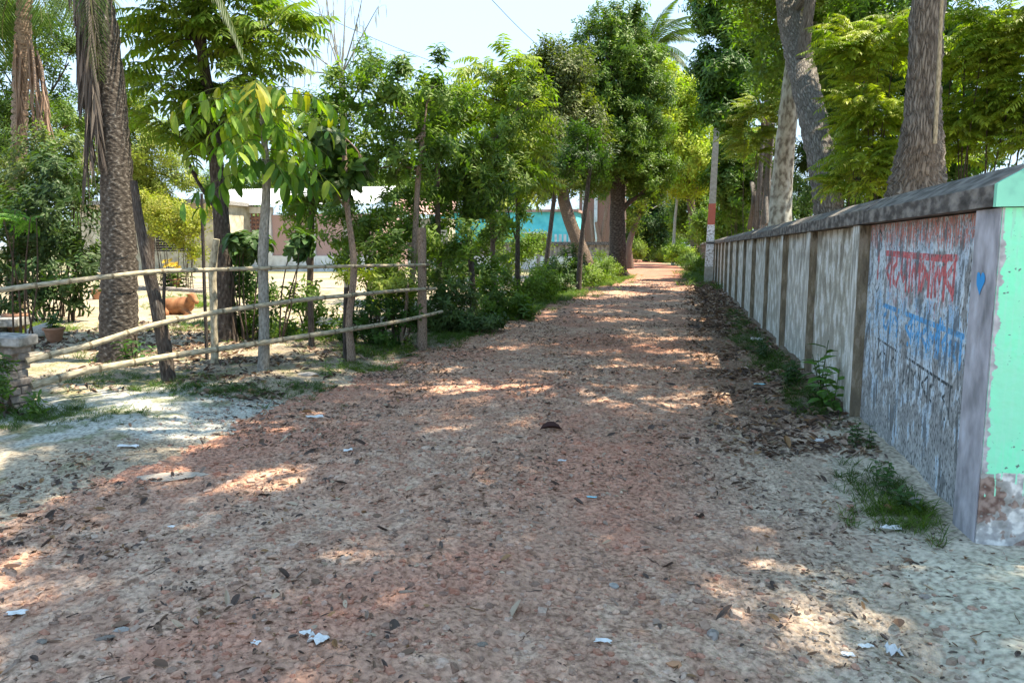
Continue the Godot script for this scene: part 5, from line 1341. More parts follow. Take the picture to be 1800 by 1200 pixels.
	# ---- bushes and weeds along the left side
	var bs := [
		["big-leaved dark shrub behind the fence near the left edge", [[Vector3(-12.354, 1.956, -12.600), Vector3(0.80, 0.80, 0.80)], [Vector3(-12.639, 1.163, -12.400), Vector3(0.68, 0.57, 0.68)], [Vector3(-11.789, 1.165, -12.500), Vector3(0.45, 0.51, 0.45)], [Vector3(-13.226, 2.197, -12.800), Vector3(0.58, 0.70, 0.58)], [Vector3(-12.067, 2.752, -12.800), Vector3(0.69, 0.46, 0.69)], [Vector3(-12.331, 0.490, -12.300), Vector3(0.57, 0.29, 0.57)], [Vector3(-13.134, 0.354, -12.400), Vector3(0.46, 0.28, 0.46)]], "broad_gloss", 720, 0.5, DARK_A, Color(0.07, 0.11, 0.05)],
		["pale glossy-leaved shrub above the dark one at the left edge", [[Vector3(-13.211, 3.312, -13.600), Vector3(0.73, 0.55, 0.73)], [Vector3(-14.129, 2.971, -13.600), Vector3(0.62, 0.62, 0.62)], [Vector3(-12.514, 3.059, -13.600), Vector3(0.42, 0.42, 0.42)]], "broad_gloss", 380, 0.42, Color(0.05, 0.09, 0.035), Color(0.16, 0.2, 0.09)],
		["bright green leafy branch at the left edge above the top rail", [[Vector3(-9.590, 2.089, -9.000), Vector3(0.31, 0.13, 0.31)], [Vector3(-9.205, 1.964, -9.000), Vector3(0.21, 0.10, 0.21)]], "frond_fine", 40, 0.34, Color(0.06, 0.16, 0.02), Color(0.10, 0.22, 0.03)],
		["sunlit yellow-green bush in front of the grilled house", [[Vector3(-18.289, 2.497, -24.000), Vector3(0.83, 0.58, 0.83)], [Vector3(-18.987, 2.813, -24.000), Vector3(0.63, 0.52, 0.63)], [Vector3(-17.615, 1.876, -24.000), Vector3(0.54, 0.67, 0.54)], [Vector3(-17.218, 2.591, -24.000), Vector3(0.52, 0.41, 0.52)]], "small", 420, 0.55, Color(0.13, 0.19, 0.025), Color(0.30, 0.30, 0.05)],
		["dark tangled undergrowth at the foot of the tall slim tree", [[Vector3(-7.175, 0.938, -11.200), Vector3(0.34, 0.34, 0.34)], [Vector3(-6.750, 0.576, -11.000), Vector3(0.24, 0.28, 0.24)], [Vector3(-6.984, 0.095, -11.000), Vector3(0.29, 0.19, 0.29)]], "small", 120, 0.42, DARK_A, MID_A],
		["round-leaved plant with a spread of broad leaves behind the top rail", [[Vector3(-6.658, 1.602, -10.600), Vector3(0.45, 0.13, 0.45)], [Vector3(-5.978, 1.584, -10.800), Vector3(0.27, 0.11, 0.27)], [Vector3(-6.902, 1.468, -10.500), Vector3(0.27, 0.11, 0.27)]], "big", 46, 0.3, Color(0.035, 0.085, 0.03), Color(0.07, 0.13, 0.05)],
		["green bush behind the fence between the two saplings", [[Vector3(-6.141, 0.555, -11.400), Vector3(0.53, 0.43, 0.53)], [Vector3(-6.357, 0.281, -11.200), Vector3(0.33, 0.29, 0.33)], [Vector3(-5.741, 0.105, -11.200), Vector3(0.38, 0.24, 0.38)]], "broad", 130, 0.34, MID_A, Color(0.13, 0.2, 0.04)],
		["sunlit leafy bush behind the thin brown sapling", [[Vector3(-5.439, 1.508, -12.200), Vector3(0.60, 0.50, 0.60)], [Vector3(-5.955, 1.912, -12.400), Vector3(0.46, 0.51, 0.46)], [Vector3(-4.939, 1.120, -12.000), Vector3(0.49, 0.44, 0.49)], [Vector3(-5.403, 2.108, -12.400), Vector3(0.45, 0.40, 0.45)]], "broad", 430, 0.32, Color(0.06, 0.13, 0.025), Color(0.17, 0.24, 0.05)],
		["dark bush low behind the fence end post", [[Vector3(-4.504, 0.353, -10.900), Vector3(0.40, 0.36, 0.40)], [Vector3(-4.851, 0.174, -10.800), Vector3(0.31, 0.25, 0.31)], [Vector3(-4.252, 0.620, -11.000), Vector3(0.31, 0.31, 0.31)]], "broad_gloss", 300, 0.3, DARK_A, MID_A],
		["yellow-green bush spilling over the middle rail", [[Vector3(-4.395, 0.982, -10.900), Vector3(0.36, 0.16, 0.36)], [Vector3(-4.776, 1.023, -10.900), Vector3(0.27, 0.14, 0.27)]], "small", 110, 0.34, Color(0.13, 0.2, 0.03), Color(0.25, 0.3, 0.06)],
		["dark leafy bush on the road edge just past the fence", [[Vector3(-4.090, 0.238, -13.200), Vector3(0.48, 0.45, 0.48)], [Vector3(-3.596, -0.047, -13.000), Vector3(0.42, 0.26, 0.42)], [Vector3(-4.259, 0.757, -13.400), Vector3(0.43, 0.38, 0.43)], [Vector3(-4.435, 0.259, -12.900), Vector3(0.29, 0.42, 0.29)]], "broad_gloss", 460, 0.32, DARK_A, Color(0.09, 0.14, 0.05)],
		["green weeds beside the bush past the fence", [[Vector3(-3.798, 0.270, -15.600), Vector3(0.50, 0.42, 0.50)], [Vector3(-4.104, 0.752, -15.800), Vector3(0.44, 0.38, 0.44)], [Vector3(-3.330, 0.069, -15.200), Vector3(0.36, 0.22, 0.36)]], "broad", 360, 0.34, MID_A, Color(0.12, 0.2, 0.035)],
		["fresh green weeds by the straight thin sapling", [[Vector3(-4.061, 0.213, -20.400), Vector3(0.45, 0.42, 0.45)], [Vector3(-3.931, 0.505, -21.000), Vector3(0.39, 0.39, 0.39)]], "small", 260, 0.45, Color(0.07, 0.15, 0.02), Color(0.16, 0.24, 0.03)],
		["dark bush on the left road edge before the low wall", [[Vector3(-4.150, 0.466, -26.000), Vector3(0.64, 0.60, 0.64)], [Vector3(-4.117, 0.141, -24.600), Vector3(0.46, 0.34, 0.46)], [Vector3(-3.894, 0.947, -27.000), Vector3(0.46, 0.50, 0.46)]], "broad_gloss", 420, 0.46, DARK_A, DARK_B],
		["sunlit weeds at the foot of the mango trunk", [[Vector3(-3.717, 0.278, -34.000), Vector3(0.73, 0.47, 0.73)], [Vector3(-3.800, 0.171, -30.500), Vector3(0.56, 0.38, 0.56)], [Vector3(-3.530, 0.617, -36.000), Vector3(0.60, 0.49, 0.60)]], "small", 420, 0.55, Color(0.07, 0.14, 0.02), Color(0.16, 0.23, 0.04)],
		["tall leafy bush before the low wall left part", [[Vector3(-5.874, 1.034, -19.000), Vector3(0.76, 0.46, 0.76)], [Vector3(-5.355, 1.327, -20.000), Vector3(0.63, 0.54, 0.63)], [Vector3(-6.341, 1.044, -18.500), Vector3(0.45, 0.51, 0.45)]], "broad", 420, 0.38, MID_A, Color(0.13, 0.2, 0.04)],
		["light green bush before the low wall right part", [[Vector3(-6.816, 1.218, -30.000), Vector3(0.71, 0.66, 0.71)], [Vector3(-6.301, 1.688, -31.000), Vector3(0.63, 0.63, 0.63)], [Vector3(-7.542, 1.685, -30.000), Vector3(0.61, 0.61, 0.61)]], "small", 300, 0.6, Color(0.06, 0.13, 0.02), Color(0.15, 0.23, 0.035)],
		["roadside bush right of the far road below the lamp pole", [[Vector3(-0.353, 0.953, -66.000), Vector3(0.79, 0.59, 0.79)], [Vector3(0.338, 0.831, -60.000), Vector3(0.54, 0.40, 0.54)]], "small", 220, 0.8, Color(0.10, 0.19, 0.02), Color(0.24, 0.32, 0.04)],
		["bushy undergrowth at the left of the far bend", [[Vector3(-4.450, 1.303, -78.000), Vector3(0.94, 0.82, 0.94)], [Vector3(-1.942, 0.988, -82.000), Vector3(1.23, 0.86, 1.23)]], "small", 320, 0.9, MID_A, BRIGHT_B],
		["green weedy bank between the far road and the wall", [[Vector3(0.902, 0.440, -44.000), Vector3(0.59, 0.39, 0.59)], [Vector3(1.259, 0.307, -40.000), Vector3(0.42, 0.30, 0.42)], [Vector3(0.676, 0.697, -52.000), Vector3(0.54, 0.39, 0.54)]], "small", 360, 0.5, Color(0.05, 0.12, 0.02), Color(0.11, 0.18, 0.03)],
		["leafy weeds round the broken brick pillar", [[Vector3(-6.064, 0.227, -5.500), Vector3(0.15, 0.21, 0.15)], [Vector3(-5.773, 0.072, -5.300), Vector3(0.15, 0.07, 0.15)], [Vector3(-6.315, 0.414, -5.600), Vector3(0.16, 0.21, 0.16)]], "broad", 90, 0.2, Color(0.04, 0.10, 0.02), Color(0.09, 0.16, 0.03)],
	]
	for u in bs:
		bush("bush", u[0], "bush", u[1], S[u[2]], u[3], u[4], u[5], u[6], {"per": 8, "loose": 0.42, "frond": u[2] == "frond_fine"})

# ---------------------------------------------------------------- fence and poles
func bamboo(pts: Array, r0: float, r1: float, parent: Node3D, called: String, barkm: Material) -> void:
	var o: Vector3 = parent.global_position
	var loc := []
	var rad := []
	for k in pts.size():
		loc.append(pts[k] - o)
		rad.append(lerpf(r0, r1, float(k) / (pts.size() - 1)))
	var sm := bend(loc, rad, 5)
	var mb := MB.new()
	mb.tube(sm[0], sm[1], 9, true, 0.08, n_fine)
	var rail := part(called, mb.made(barkm, true), parent)
	# swollen joints
	var acc := 0.0
	var next := 0.25
	for k in sm[0].size() - 1:
		acc += (sm[0][k + 1] - sm[0][k]).length()
		if acc > next:
			next = acc + rnd(0.28, 0.42)
			var d: Vector3 = (sm[0][k + 1] - sm[0][k]).normalized()
			var nm := MB.new()
			var r: float = sm[1][k]
			nm.tube([sm[0][k] - d * 0.014, sm[0][k] - d * 0.004, sm[0][k] + d * 0.004, sm[0][k] + d * 0.014], [r * 1.0, r * 1.22, r * 1.22, r * 1.0], 8, false)
			part("joint", nm.made(M.bamboo_node, true), rail)

func lashing(parent: Node3D, at: Vector3, r: float) -> void:
	var mb := MB.new()
	for k in 4:
		var pts := []
		for j in 11:
			var a := TAU * j / 10.0
			pts.append(at - parent.global_position + Vector3(cos(a) * r, (k - 1.5) * 0.011 + 0.012 * sin(a + k), sin(a) * r))
		mb.tube(pts, [0.005, 0.005, 0.005, 0.005, 0.005, 0.005, 0.005, 0.005, 0.005, 0.005, 0.005], 4, false)
	part("lashing", mb.made(M.bamboo_node, true), parent)

func make_fence() -> void:
	rng.seed = 61
	var f := thing("bamboo_fence", "three-rail bamboo fence along the left of the road", "fence", Vector3(-4.9, 0, -8.0))
	bamboo([Vector3(-6.9, 0.98, -4.4), Vector3(-6.225, 1.144, -5.509), Vector3(-5.977, 1.206, -6.025), Vector3(-5.561, 1.293, -6.891), Vector3(-5.236, 1.305, -7.396), Vector3(-4.843, 1.312, -7.904), Vector3(-4.532, 1.315, -8.415), Vector3(-4.153, 1.317, -8.979), Vector3(-3.966, 1.301, -10.144), Vector3(-3.80, 1.294, -10.883)], 0.027, 0.02, f, "rail", M.bamboo_skin)
	bamboo([Vector3(-6.089, 0.471, -5.791), Vector3(-5.976, 0.520, -6.027), Vector3(-5.837, 0.572, -6.317), Vector3(-5.535, 0.724, -6.884), Vector3(-5.184, 0.817, -7.408), Vector3(-4.833, 0.876, -7.898), Vector3(-4.520, 0.917, -8.412), Vector3(-4.181, 0.940, -8.927), Vector3(-3.958, 0.938, -10.131), Vector3(-3.775, 0.911, -11.152)], 0.034, 0.024, f, "rail", M.bamboo_skin)
	bamboo([Vector3(-6.076, 0.227, -5.819), Vector3(-5.868, 0.310, -6.252), Vector3(-5.480, 0.368, -6.958), Vector3(-5.159, 0.399, -7.434), Vector3(-4.834, 0.430, -7.881), Vector3(-4.520, 0.464, -8.398), Vector3(-4.175, 0.496, -8.937), Vector3(-3.951, 0.496, -10.115), Vector3(-3.732, 0.534, -11.325)], 0.038, 0.026, f, "rail", M.bamboo_skin)
	# posts
	var posts := [
		[[[Vector3(-5.560, -0.038, -7.124), Vector3(-5.600, 0.583, -7.098), Vector3(-5.680, 1.289, -7.051), Vector3(-5.750, 1.770, -7.039), Vector3(-5.800, 2.269, -7.040)], [0.080, 0.076, 0.069, 0.053, 0.040]], M.dark_bark, "dark crooked post leaning left"],
		[[[Vector3(-5.945, -0.041, -8.500), Vector3(-5.915, 0.636, -8.500), Vector3(-5.906, 1.227, -8.500), Vector3(-5.824, 1.664, -8.500)], [0.049, 0.048, 0.051, 0.044]], M.bamboo_skin, ""],
		[[[Vector3(-6.224, 0.375, -8.750), Vector3(-6.209, 1.217, -8.750), Vector3(-6.181, 2.262, -8.750)], [0.023, 0.023, 0.019]], M.dark_bark, ""],
		[[[Vector3(-3.909, -0.077, -10.860), Vector3(-3.895, 0.814, -10.860), Vector3(-3.887, 1.859, -10.860)], [0.076, 0.070, 0.065]], M.reddish_bark, "reddish brown end post"],
		[[[Vector3(-5.556, -0.172, -10.400), Vector3(-5.548, 0.291, -10.400), Vector3(-5.549, 0.775, -10.400)], [0.049, 0.048, 0.044]], M.dark_bark, ""],
		[[[Vector3(-4.393, -0.011, -9.150), Vector3(-4.387, 0.454, -9.150), Vector3(-4.353, 1.028, -9.150)], [0.031, 0.031, 0.030]], M.dark_bark, ""],
		[[[Vector3(-4.260, 0.178, -10.900), Vector3(-4.186, 0.539, -10.900), Vector3(-4.150, 0.985, -10.900)], [0.027, 0.027, 0.022]], M.reddish_bark, ""],
		[[[Vector3(-5.949, 0.515, -7.600), Vector3(-5.957, 0.854, -7.600), Vector3(-5.915, 1.257, -7.600)], [0.020, 0.020, 0.020]], M.dark_bark, ""],
	]
	for p in posts:
		var tr := rooted(p[0], 1.1)
		var loc := []
		for q in tr[0]: loc.append(q - f.position)
		var sm := bend(loc, tr[1], 4)
		var mb := MB.new()
		mb.tube(sm[0], sm[1], 8, true, 0.14, n_fine)
		var o := part("post", mb.made(p[1], true), f)
		if p[2]: o.set_meta("label", p[2])
	for at in [Vector3(-4.19, 0.94, -8.99), Vector3(-4.19, 0.50, -8.99), Vector3(-3.84, 1.295, -10.85), Vector3(-3.84, 0.93, -10.86), Vector3(-4.86, 0.43, -7.96), Vector3(-5.56, 0.72, -6.93), Vector3(-5.6, 1.29, -6.93)]:
		lashing(f, at, 0.062)
	# the broken pillar that holds the near ends of the rails
	var b := thing("brick_pillar", "broken old pillar of loose stacked bricks at the left edge holding rail ends", "pillar", Vector3(-6.22, 0, -5.74))
	var bm := MB.new()
	bm.bevel_box(Vector3.ZERO, Vector3(0.24, 0.075, 0.115), 0.01)
	var mesh := bm.made(M.old_brick)
	var y := 0.04
	for k in 8:
		for j in 2:
			if k == 3 and j == 0: continue
			if k == 6 and j == 1: continue
			var turn := (0.0 if k % 2 == 0 else PI / 2) + rnd(-0.16, 0.16)
			var off := Vector3(0, 0, 0.065 * (1 if j else -1)) if k % 2 == 0 else Vector3(0.065 * (1 if j else -1), 0, 0)
			part("brick", mesh, b, Vector3(rnd(-0.02, 0.02), y + rnd(-0.004, 0.004), rnd(-0.02, 0.02)) + off, Basis(Vector3.UP, turn) * Basis(Vector3.RIGHT, rnd(-0.05, 0.05)))
		y += 0.079
	var cm := MB.new()
	cm.bevel_box(Vector3.ZERO, Vector3(0.36, 0.10, 0.30), 0.015)
	part("slab", cm.made(M.concrete), b, Vector3(0.02, y + 0.012, 0), Basis(Vector3.UP, 0.2) * Basis(Vector3.FORWARD, 0.05))

func make_poles() -> void:
	var base := Vector3(1.18, 0, -33.6)
	var p := thing("electric_pole", "pale concrete electricity pole with red and white paint bands beside the wall", "pole", base)
	var lean := Vector3(0.20, 8.6, 0.0)
	var seg := func(a: float, b: float, grow: float, m: Material, called: String) -> void:
		var mb := MB.new()
		var w0 := lerpf(0.17, 0.10, a / 8.6) + grow
		var w1 := lerpf(0.17, 0.10, b / 8.6) + grow
		var c0 := lean * (a / 8.6)
		var c1 := lean * (b / 8.6)
		var r := [Vector3(-1, 0, 1), Vector3(1, 0, 1), Vector3(1, 0, -1), Vector3(-1, 0, -1)]
		for k in 4:
			mb.face(c1 + r[k] * w1, c1 + r[(k + 1) % 4] * w1, c0 + r[(k + 1) % 4] * w0, c0 + r[k] * w0)
		mb.face(c1 + r[3] * w1, c1 + r[2] * w1, c1 + r[1] * w1, c1 + r[0] * w1)
		part(called, mb.made(m), p)
	seg.call(-0.2, 8.6, 0.0, M.pole_concrete, "shaft")
	seg.call(2.55, 3.45, 0.004, M.red_paint, "red_band")
	seg.call(1.85, 2.55, 0.004, M.white_paint, "white_band")
	seg.call(0.75, 1.70, 0.004, M.white_paint, "white_band")
	seg.call(1.74, 1.80, 0.012, M.dark_iron, "clamp")
	var b2: Vector3 = Vector3(-0.712, 0.984, -68.000)
	b2.y = 0
	var q := thing("lamp_pole", "far pale pole with a side arm and lamp at the bend", "pole", b2)
	var mb := MB.new()
	mb.tube([Vector3(0, -0.2, 0), Vector3(0.1, 4, 0), Vector3(0.38, 7.7, 0)], [0.16, 0.13, 0.09], 8)
	part("shaft", mb.made(M.pole_concrete, true), q)
	var am := MB.new()
	am.tube([Vector3(0.24, 6.1, 0), Vector3(-0.5, 5.8, 0.1), Vector3(-1.9, 5.0, 0.3)], [0.05, 0.045, 0.04], 6)
	part("arm", am.made(M.pole_concrete, true), q)
	var lm := MB.new()
	lm.bevel_box(Vector3(-0.55, 6.35, 0.1), Vector3(0.28, 0.75, 0.25), 0.05)
	part("lamp_box", lm.made(M.whitewash), q)
	# overhead wires
	var wl := [
		["thin black overhead wire crossing the sky above the podded tree", Vector3(-17.502, 12.460, -30.000), Vector3(-14.097, 12.617, -46.000)],
		["thin black overhead wire coming down to the dense tree", Vector3(-8.096, 11.860, -30.000), Vector3(-7.450, 12.609, -46.000)],
	]
	for w in wl:
		var pts := []
		for k in 13:
			var t := k / 12.0
			pts.append(w[1].lerp(w[2], t) + Vector3.DOWN * (0.5 * 4.0 * t * (1.0 - t) * 0.35))
		var wm := MB.new()
		var rr := []
		for k in 13: rr.append(0.014)
		wm.tube(pts, rr, 5, false)
		solo("overhead_wire", wm.made(M.wire_black, true), w[0], "wire")

# ---------------------------------------------------------------- houses
func boxpart(called: String, parent: Node3D, m: Material, a: Vector3, b: Vector3) -> MeshInstance3D:
	# box between two corners given in the scene's own coordinates
	var mb := MB.new()
	var o := parent.global_position
	mb.box((a + b) / 2.0 - o, (b - a).abs())
	return part(called, mb.made(m), parent)

func corrugated(w: float, d: float, rise: float, m: Material) -> ArrayMesh:
	var mb := MB.new()
	var cnt := int(w / 0.09)
	for k in cnt + 1:
		var x := -w / 2.0 + w * k / cnt
		var y := 0.022 * (1 if k % 2 else -1)
		mb.p(Vector3(x, y, d / 2.0)); mb.p(Vector3(x, y + rise, -d / 2.0))
	for k in cnt:
		var a := k * 2
		mb.tri(a, a + 1, a + 2); mb.tri(a + 2, a + 1, a + 3)
	return mb.made(m)

func make_houses() -> void:
	# brick house with white columns
	var h := thing("brick_house", "brick house with white columns, brick lattice and white tin roof", "house", Vector3(-24, 0, -46))
	boxpart("wall", h, M.far_brick, Vector3(-26.1, 0.9, -44.15), Vector3(-19.0, 3.7, -44.4))
	boxpart("plinth", h, M.whitewash, Vector3(-26.1, 0, -44.0), Vector3(-19.0, 1.05, -44.42)).set_meta("label", "bluish white painted plinth of the brick house")
	boxpart("wall", h, M.far_brick, Vector3(-31.0, 0, -46.0), Vector3(-26.1, 3.7, -46.2))
	boxpart("wall", h, M.far_brick, Vector3(-19.0, 0, -44.4), Vector3(-19.2, 3.6, -50.0))
	for x in [-29.2, -27.9, -26.3]:
		boxpart("column", h, M.whitewash, Vector3(x - 0.19, 0, -44.0), Vector3(x + 0.19, 3.8, -44.35))
	boxpart("column", h, M.whitewash, Vector3(-23.3, 0, -43.96), Vector3(-23.0, 3.5, -44.13))
	boxpart("parapet", h, M.whitewash, Vector3(-29.4, 0, -44.1), Vector3(-26.1, 1.1, -44.25))
	boxpart("beam", h, M.whitewash, Vector3(-29.5, 3.8, -43.95), Vector3(-26.1, 4.2, -44.4))
	# lattice of bricks between the columns
	for bay in [[-29.0, -28.1], [-27.7, -26.5]]:
		for k in 9:
			boxpart("lattice_bar", h, M.brick, Vector3(bay[0], 1.25 + 0.27 * k, -44.1), Vector3(bay[1], 1.38 + 0.27 * k, -44.2))
		for k in 4:
			var x: float = lerpf(bay[0], bay[1], (k + 0.5) / 4.0)
			boxpart("lattice_bar", h, M.brick, Vector3(x - 0.05, 1.1, -44.12), Vector3(x + 0.05, 3.8, -44.18))
	var rf := part("roof", corrugated(13.0, 3.4, 1.3, M.tin_roof), h, Vector3(-1.0, 4.3, 0.9))
	# grilled cream house at the left
	var g := thing("cream_house", "weathered cream house with a dark barred window behind the yard", "house", Vector3(-31, 0, -42))
	boxpart("wall", g, M.cream_plaster, Vector3(-37.0, 0, -40.0), Vector3(-32.3, 4.2, -40.3))
	boxpart("wall", g, M.cream_plaster, Vector3(-29.6, 0, -40.0), Vector3(-27.6, 4.2, -40.3))
	boxpart("wall", g, M.cream_plaster, Vector3(-32.3, 0, -40.0), Vector3(-29.6, 1.35, -40.3))
	boxpart("wall", g, M.cream_plaster, Vector3(-32.3, 2.55, -40.0), Vector3(-29.6, 4.2, -40.3))
	var wi := boxpart("window", g, M.dark_void, Vector3(-32.3, 1.35, -40.22), Vector3(-29.6, 2.55, -40.28))
	for k in 7:
		var mb := MB.new()
		mb.box(Vector3(-30.95, 1.45 + 0.155 * k, -40.1) - g.position, Vector3(2.7, 0.035, 0.03))
		part("window_bar", mb.made(M.cream_plaster), wi)
	for k in 3:
		var mb := MB.new()
		mb.box(Vector3(-31.7 + 0.75 * k, 1.95, -40.06) - g.position, Vector3(0.05, 1.2, 0.03))
		part("window_bar", mb.made(M.cream_plaster), wi)
	boxpart("roof", g, M.concrete, Vector3(-37.2, 4.2, -39.5), Vector3(-27.3, 4.45, -44.0))
	boxpart("side_wall", g, M.cream_plaster, Vector3(-27.6, 0, -40.3), Vector3(-27.9, 4.2, -44.0))
	# pink roofed shed
	var s := thing("pink_roof_shed", "shed with a pinkish rusted tin roof between the houses", "shed", Vector3(-20.5, 0, -58))
	boxpart("wall", s, M.cream_plaster, Vector3(-23.0, 0, -57.0), Vector3(-18.2, 3.9, -59.0))
	part("roof", corrugated(5.6, 3.2, 1.5, M.rust_roof), s, Vector3(-0.1, 4.2, 0.0))
	# turquoise house
	var t := thing("turquoise_house", "bright turquoise house with brown shutter beyond the low wall", "house", Vector3(-14.5, 0, -64))
	boxpart("wall", t, M.turquoise_paint, Vector3(-20.45, 0, -62.0), Vector3(-8.7, 4.55, -66.0))
	boxpart("roof", t, M.rust_roof, Vector3(-20.7, 4.55, -61.7), Vector3(-8.5, 4.75, -66.2))
	var sh := boxpart("window", t, M.brown_wood, Vector3(-12.75, 0.6, -61.97), Vector3(-11.1, 2.72, -62.06))
	boxpart("sunshade", t, M.whitewash, Vector3(-13.1, 2.78, -61.5), Vector3(-10.9, 2.88, -62.0))
	boxpart("window", t, M.whitewash, Vector3(-10.4, 0.8, -61.96), Vector3(-9.1, 2.7, -62.05))
	for k in 3: boxpart("mullion", t, M.turquoise_paint, Vector3(-10.2 + 0.4 * k, 0.8, -61.93), Vector3(-10.05 + 0.4 * k, 2.7, -61.99))
	# red-brown house behind
	var r := thing("red_house", "red-brown plastered house glimpsed between the trunks past the turquoise one", "house", Vector3(-7.6, 0, -70))
	boxpart("wall", r, M.brick, Vector3(-9.3, 0, -69.0), Vector3(-6.0, 8.2, -72.0))
	boxpart("column", r, M.whitewash, Vector3(-9.0, 0, -68.8), Vector3(-8.75, 8.0, -69.0))
	boxpart("column", r, M.whitewash, Vector3(-7.9, 0, -68.8), Vector3(-7.6, 8.0, -69.0))
	boxpart("roof", r, M.concrete, Vector3(-9.6, 8.2, -68.5), Vector3(-5.7, 8.45, -72.3))
	# low boundary wall in front of the turquoise house
	var low := thing("low_wall", "low stained plaster wall with dark coping before the turquoise house", "wall", Vector3(-11, 0, -52))
	mat("stained_plaster", Color.WHITE, 0.92, noise_tex(72, 0.02, [[0.0, 0.10, 0.085, 0.07], [0.4, 0.24, 0.21, 0.18], [1.0, 0.42, 0.38, 0.33]], 256), Vector3(0.9, 0.35, 0.9))
	for k in 6:
		var xa := -20.7 + 2.7 * k
		boxpart("panel", low, M.stained_plaster, Vector3(xa + 0.15, 0.95, -52.0), Vector3(xa + 2.7, 1.75, -52.15))
		boxpart("plinth", low, M.whitewash, Vector3(xa + 0.15, -0.1, -51.97), Vector3(xa + 2.7, 0.95, -52.18))
		boxpart("pillar", low, M.stained_plaster, Vector3(xa - 0.1, -0.1, -51.92), Vector3(xa + 0.15, 1.75, -52.2))
		boxpart("coping", low, M.coping_concrete, Vector3(xa - 0.1, 1.75, -51.86), Vector3(xa + 2.595, 1.98, -52.28))

# ---------------------------------------------------------------- yard
func lathe(prof: Array, sides: int, m: Material) -> ArrayMesh:
	var mb := MB.new()
	for k in prof.size():
		var d: Vector2 = prof[mini(k + 1, prof.size() - 1)] - prof[maxi(k - 1, 0)]
		for j in sides + 1:
			var a := TAU * j / sides
			mb.p(Vector3(cos(a) * prof[k].x, prof[k].y, sin(a) * prof[k].x), Vector3(cos(a) * d.y, -d.x, sin(a) * d.y).normalized())
	for k in prof.size() - 1:
		for j in sides:
			var a := k * (sides + 1) + j
			mb.tri(a, a + 1, a + sides + 1); mb.tri(a + 1, a + sides + 2, a + sides + 1)
	return mb.made(m, true)

func net(caps: Array, cell: float, soft: float, m: Material) -> ArrayMesh:
	# surface net over a smooth union of tapered capsules [a, b, ra, rb]
	var lo := Vector3(99, 99, 99)
	var hi := -lo
	for c in caps:
		for e in 2:
			var r: float = c[2 + e] + cell * 3.0
			lo = lo.min(c[e] - Vector3(r, r, r))
			hi = hi.max(c[e] + Vector3(r, r, r))
	var n := Vector3i(((hi - lo) / cell).ceil()) + Vector3i.ONE
	var val := PackedFloat32Array()
	val.resize(n.x * n.y * n.z)
	for z in n.z:
		for y in n.y:
			for x in n.x:
				var q := lo + Vector3(x, y, z) * cell
				var d := 9.0
				for c in caps:
					var ab: Vector3 = c[1] - c[0]
					var t := clampf((q - c[0]).dot(ab) / maxf(ab.length_squared(), 1e-6), 0, 1)
					var e: float = (q - c[0] - ab * t).length() - lerpf(c[2], c[3], t)
					var h := clampf(0.5 + 0.5 * (d - e) / soft, 0, 1)
					d = lerpf(d, e, h) - soft * h * (1.0 - h)
				val[(z * n.y + y) * n.x + x] = d
	var mb := MB.new()
	var at := {}
	for z in n.z - 1:
		for y in n.y - 1:
			for x in n.x - 1:
				var sum := Vector3.ZERO
				var cnt := 0
				for e in [[0, 0, 0, 0], [0, 1, 0, 0], [0, 0, 1, 0], [0, 1, 1, 0], [1, 0, 0, 0], [1, 1, 0, 0], [1, 0, 0, 1], [1, 1, 0, 1], [2, 0, 0, 0], [2, 1, 0, 0], [2, 0, 1, 0], [2, 1, 1, 0]]:
					var p0 := Vector3i(x, y, z)
					if e[0] == 0: p0 += Vector3i(0, e[1], e[2])
					elif e[0] == 1: p0 += Vector3i(e[1], 0, e[3])
					else: p0 += Vector3i(e[1], e[2], 0)
					var p1 := p0
					p1[e[0]] += 1
					var a := val[(p0.z * n.y + p0.y) * n.x + p0.x]
					var b := val[(p1.z * n.y + p1.y) * n.x + p1.x]
					if (a < 0) != (b < 0):
						sum += Vector3(p0).lerp(Vector3(p1), a / (a - b))
						cnt += 1
				if cnt:
					at[Vector3i(x, y, z)] = mb.p(lo + sum / cnt * cell)
	for key in at:
		var k: Vector3i = key
		for ax in 3:
			var p1 := k
			p1[ax] += 1
			var a := val[(k.z * n.y + k.y) * n.x + k.x]
			var b := val[(p1.z * n.y + p1.y) * n.x + p1.x]
			if (a < 0) == (b < 0): continue
			var u := Vector3i.ZERO
			var w := Vector3i.ZERO
			u[(ax + 1) % 3] = 1
			w[(ax + 2) % 3] = 1
			if not (at.has(k - u) and at.has(k - w) and at.has(k - u - w)): continue
			var q := [at[k], at[k - u], at[k - u - w], at[k - w]]
			if a < 0: q.reverse()
			mb.tri(q[0], q[1], q[2]); mb.tri(q[0], q[2], q[3])
	var st := PackedVector3Array()
	st.resize(mb.v.size())
	for k in range(0, mb.i.size(), 3):
		var f := (mb.v[mb.i[k + 2]] - mb.v[mb.i[k]]).cross(mb.v[mb.i[k + 1]] - mb.v[mb.i[k]])
		for j in 3: st[mb.i[k + j]] += f
	for k in st.size(): mb.n[k] = st[k].normalized()
	return mb.made(m, true)

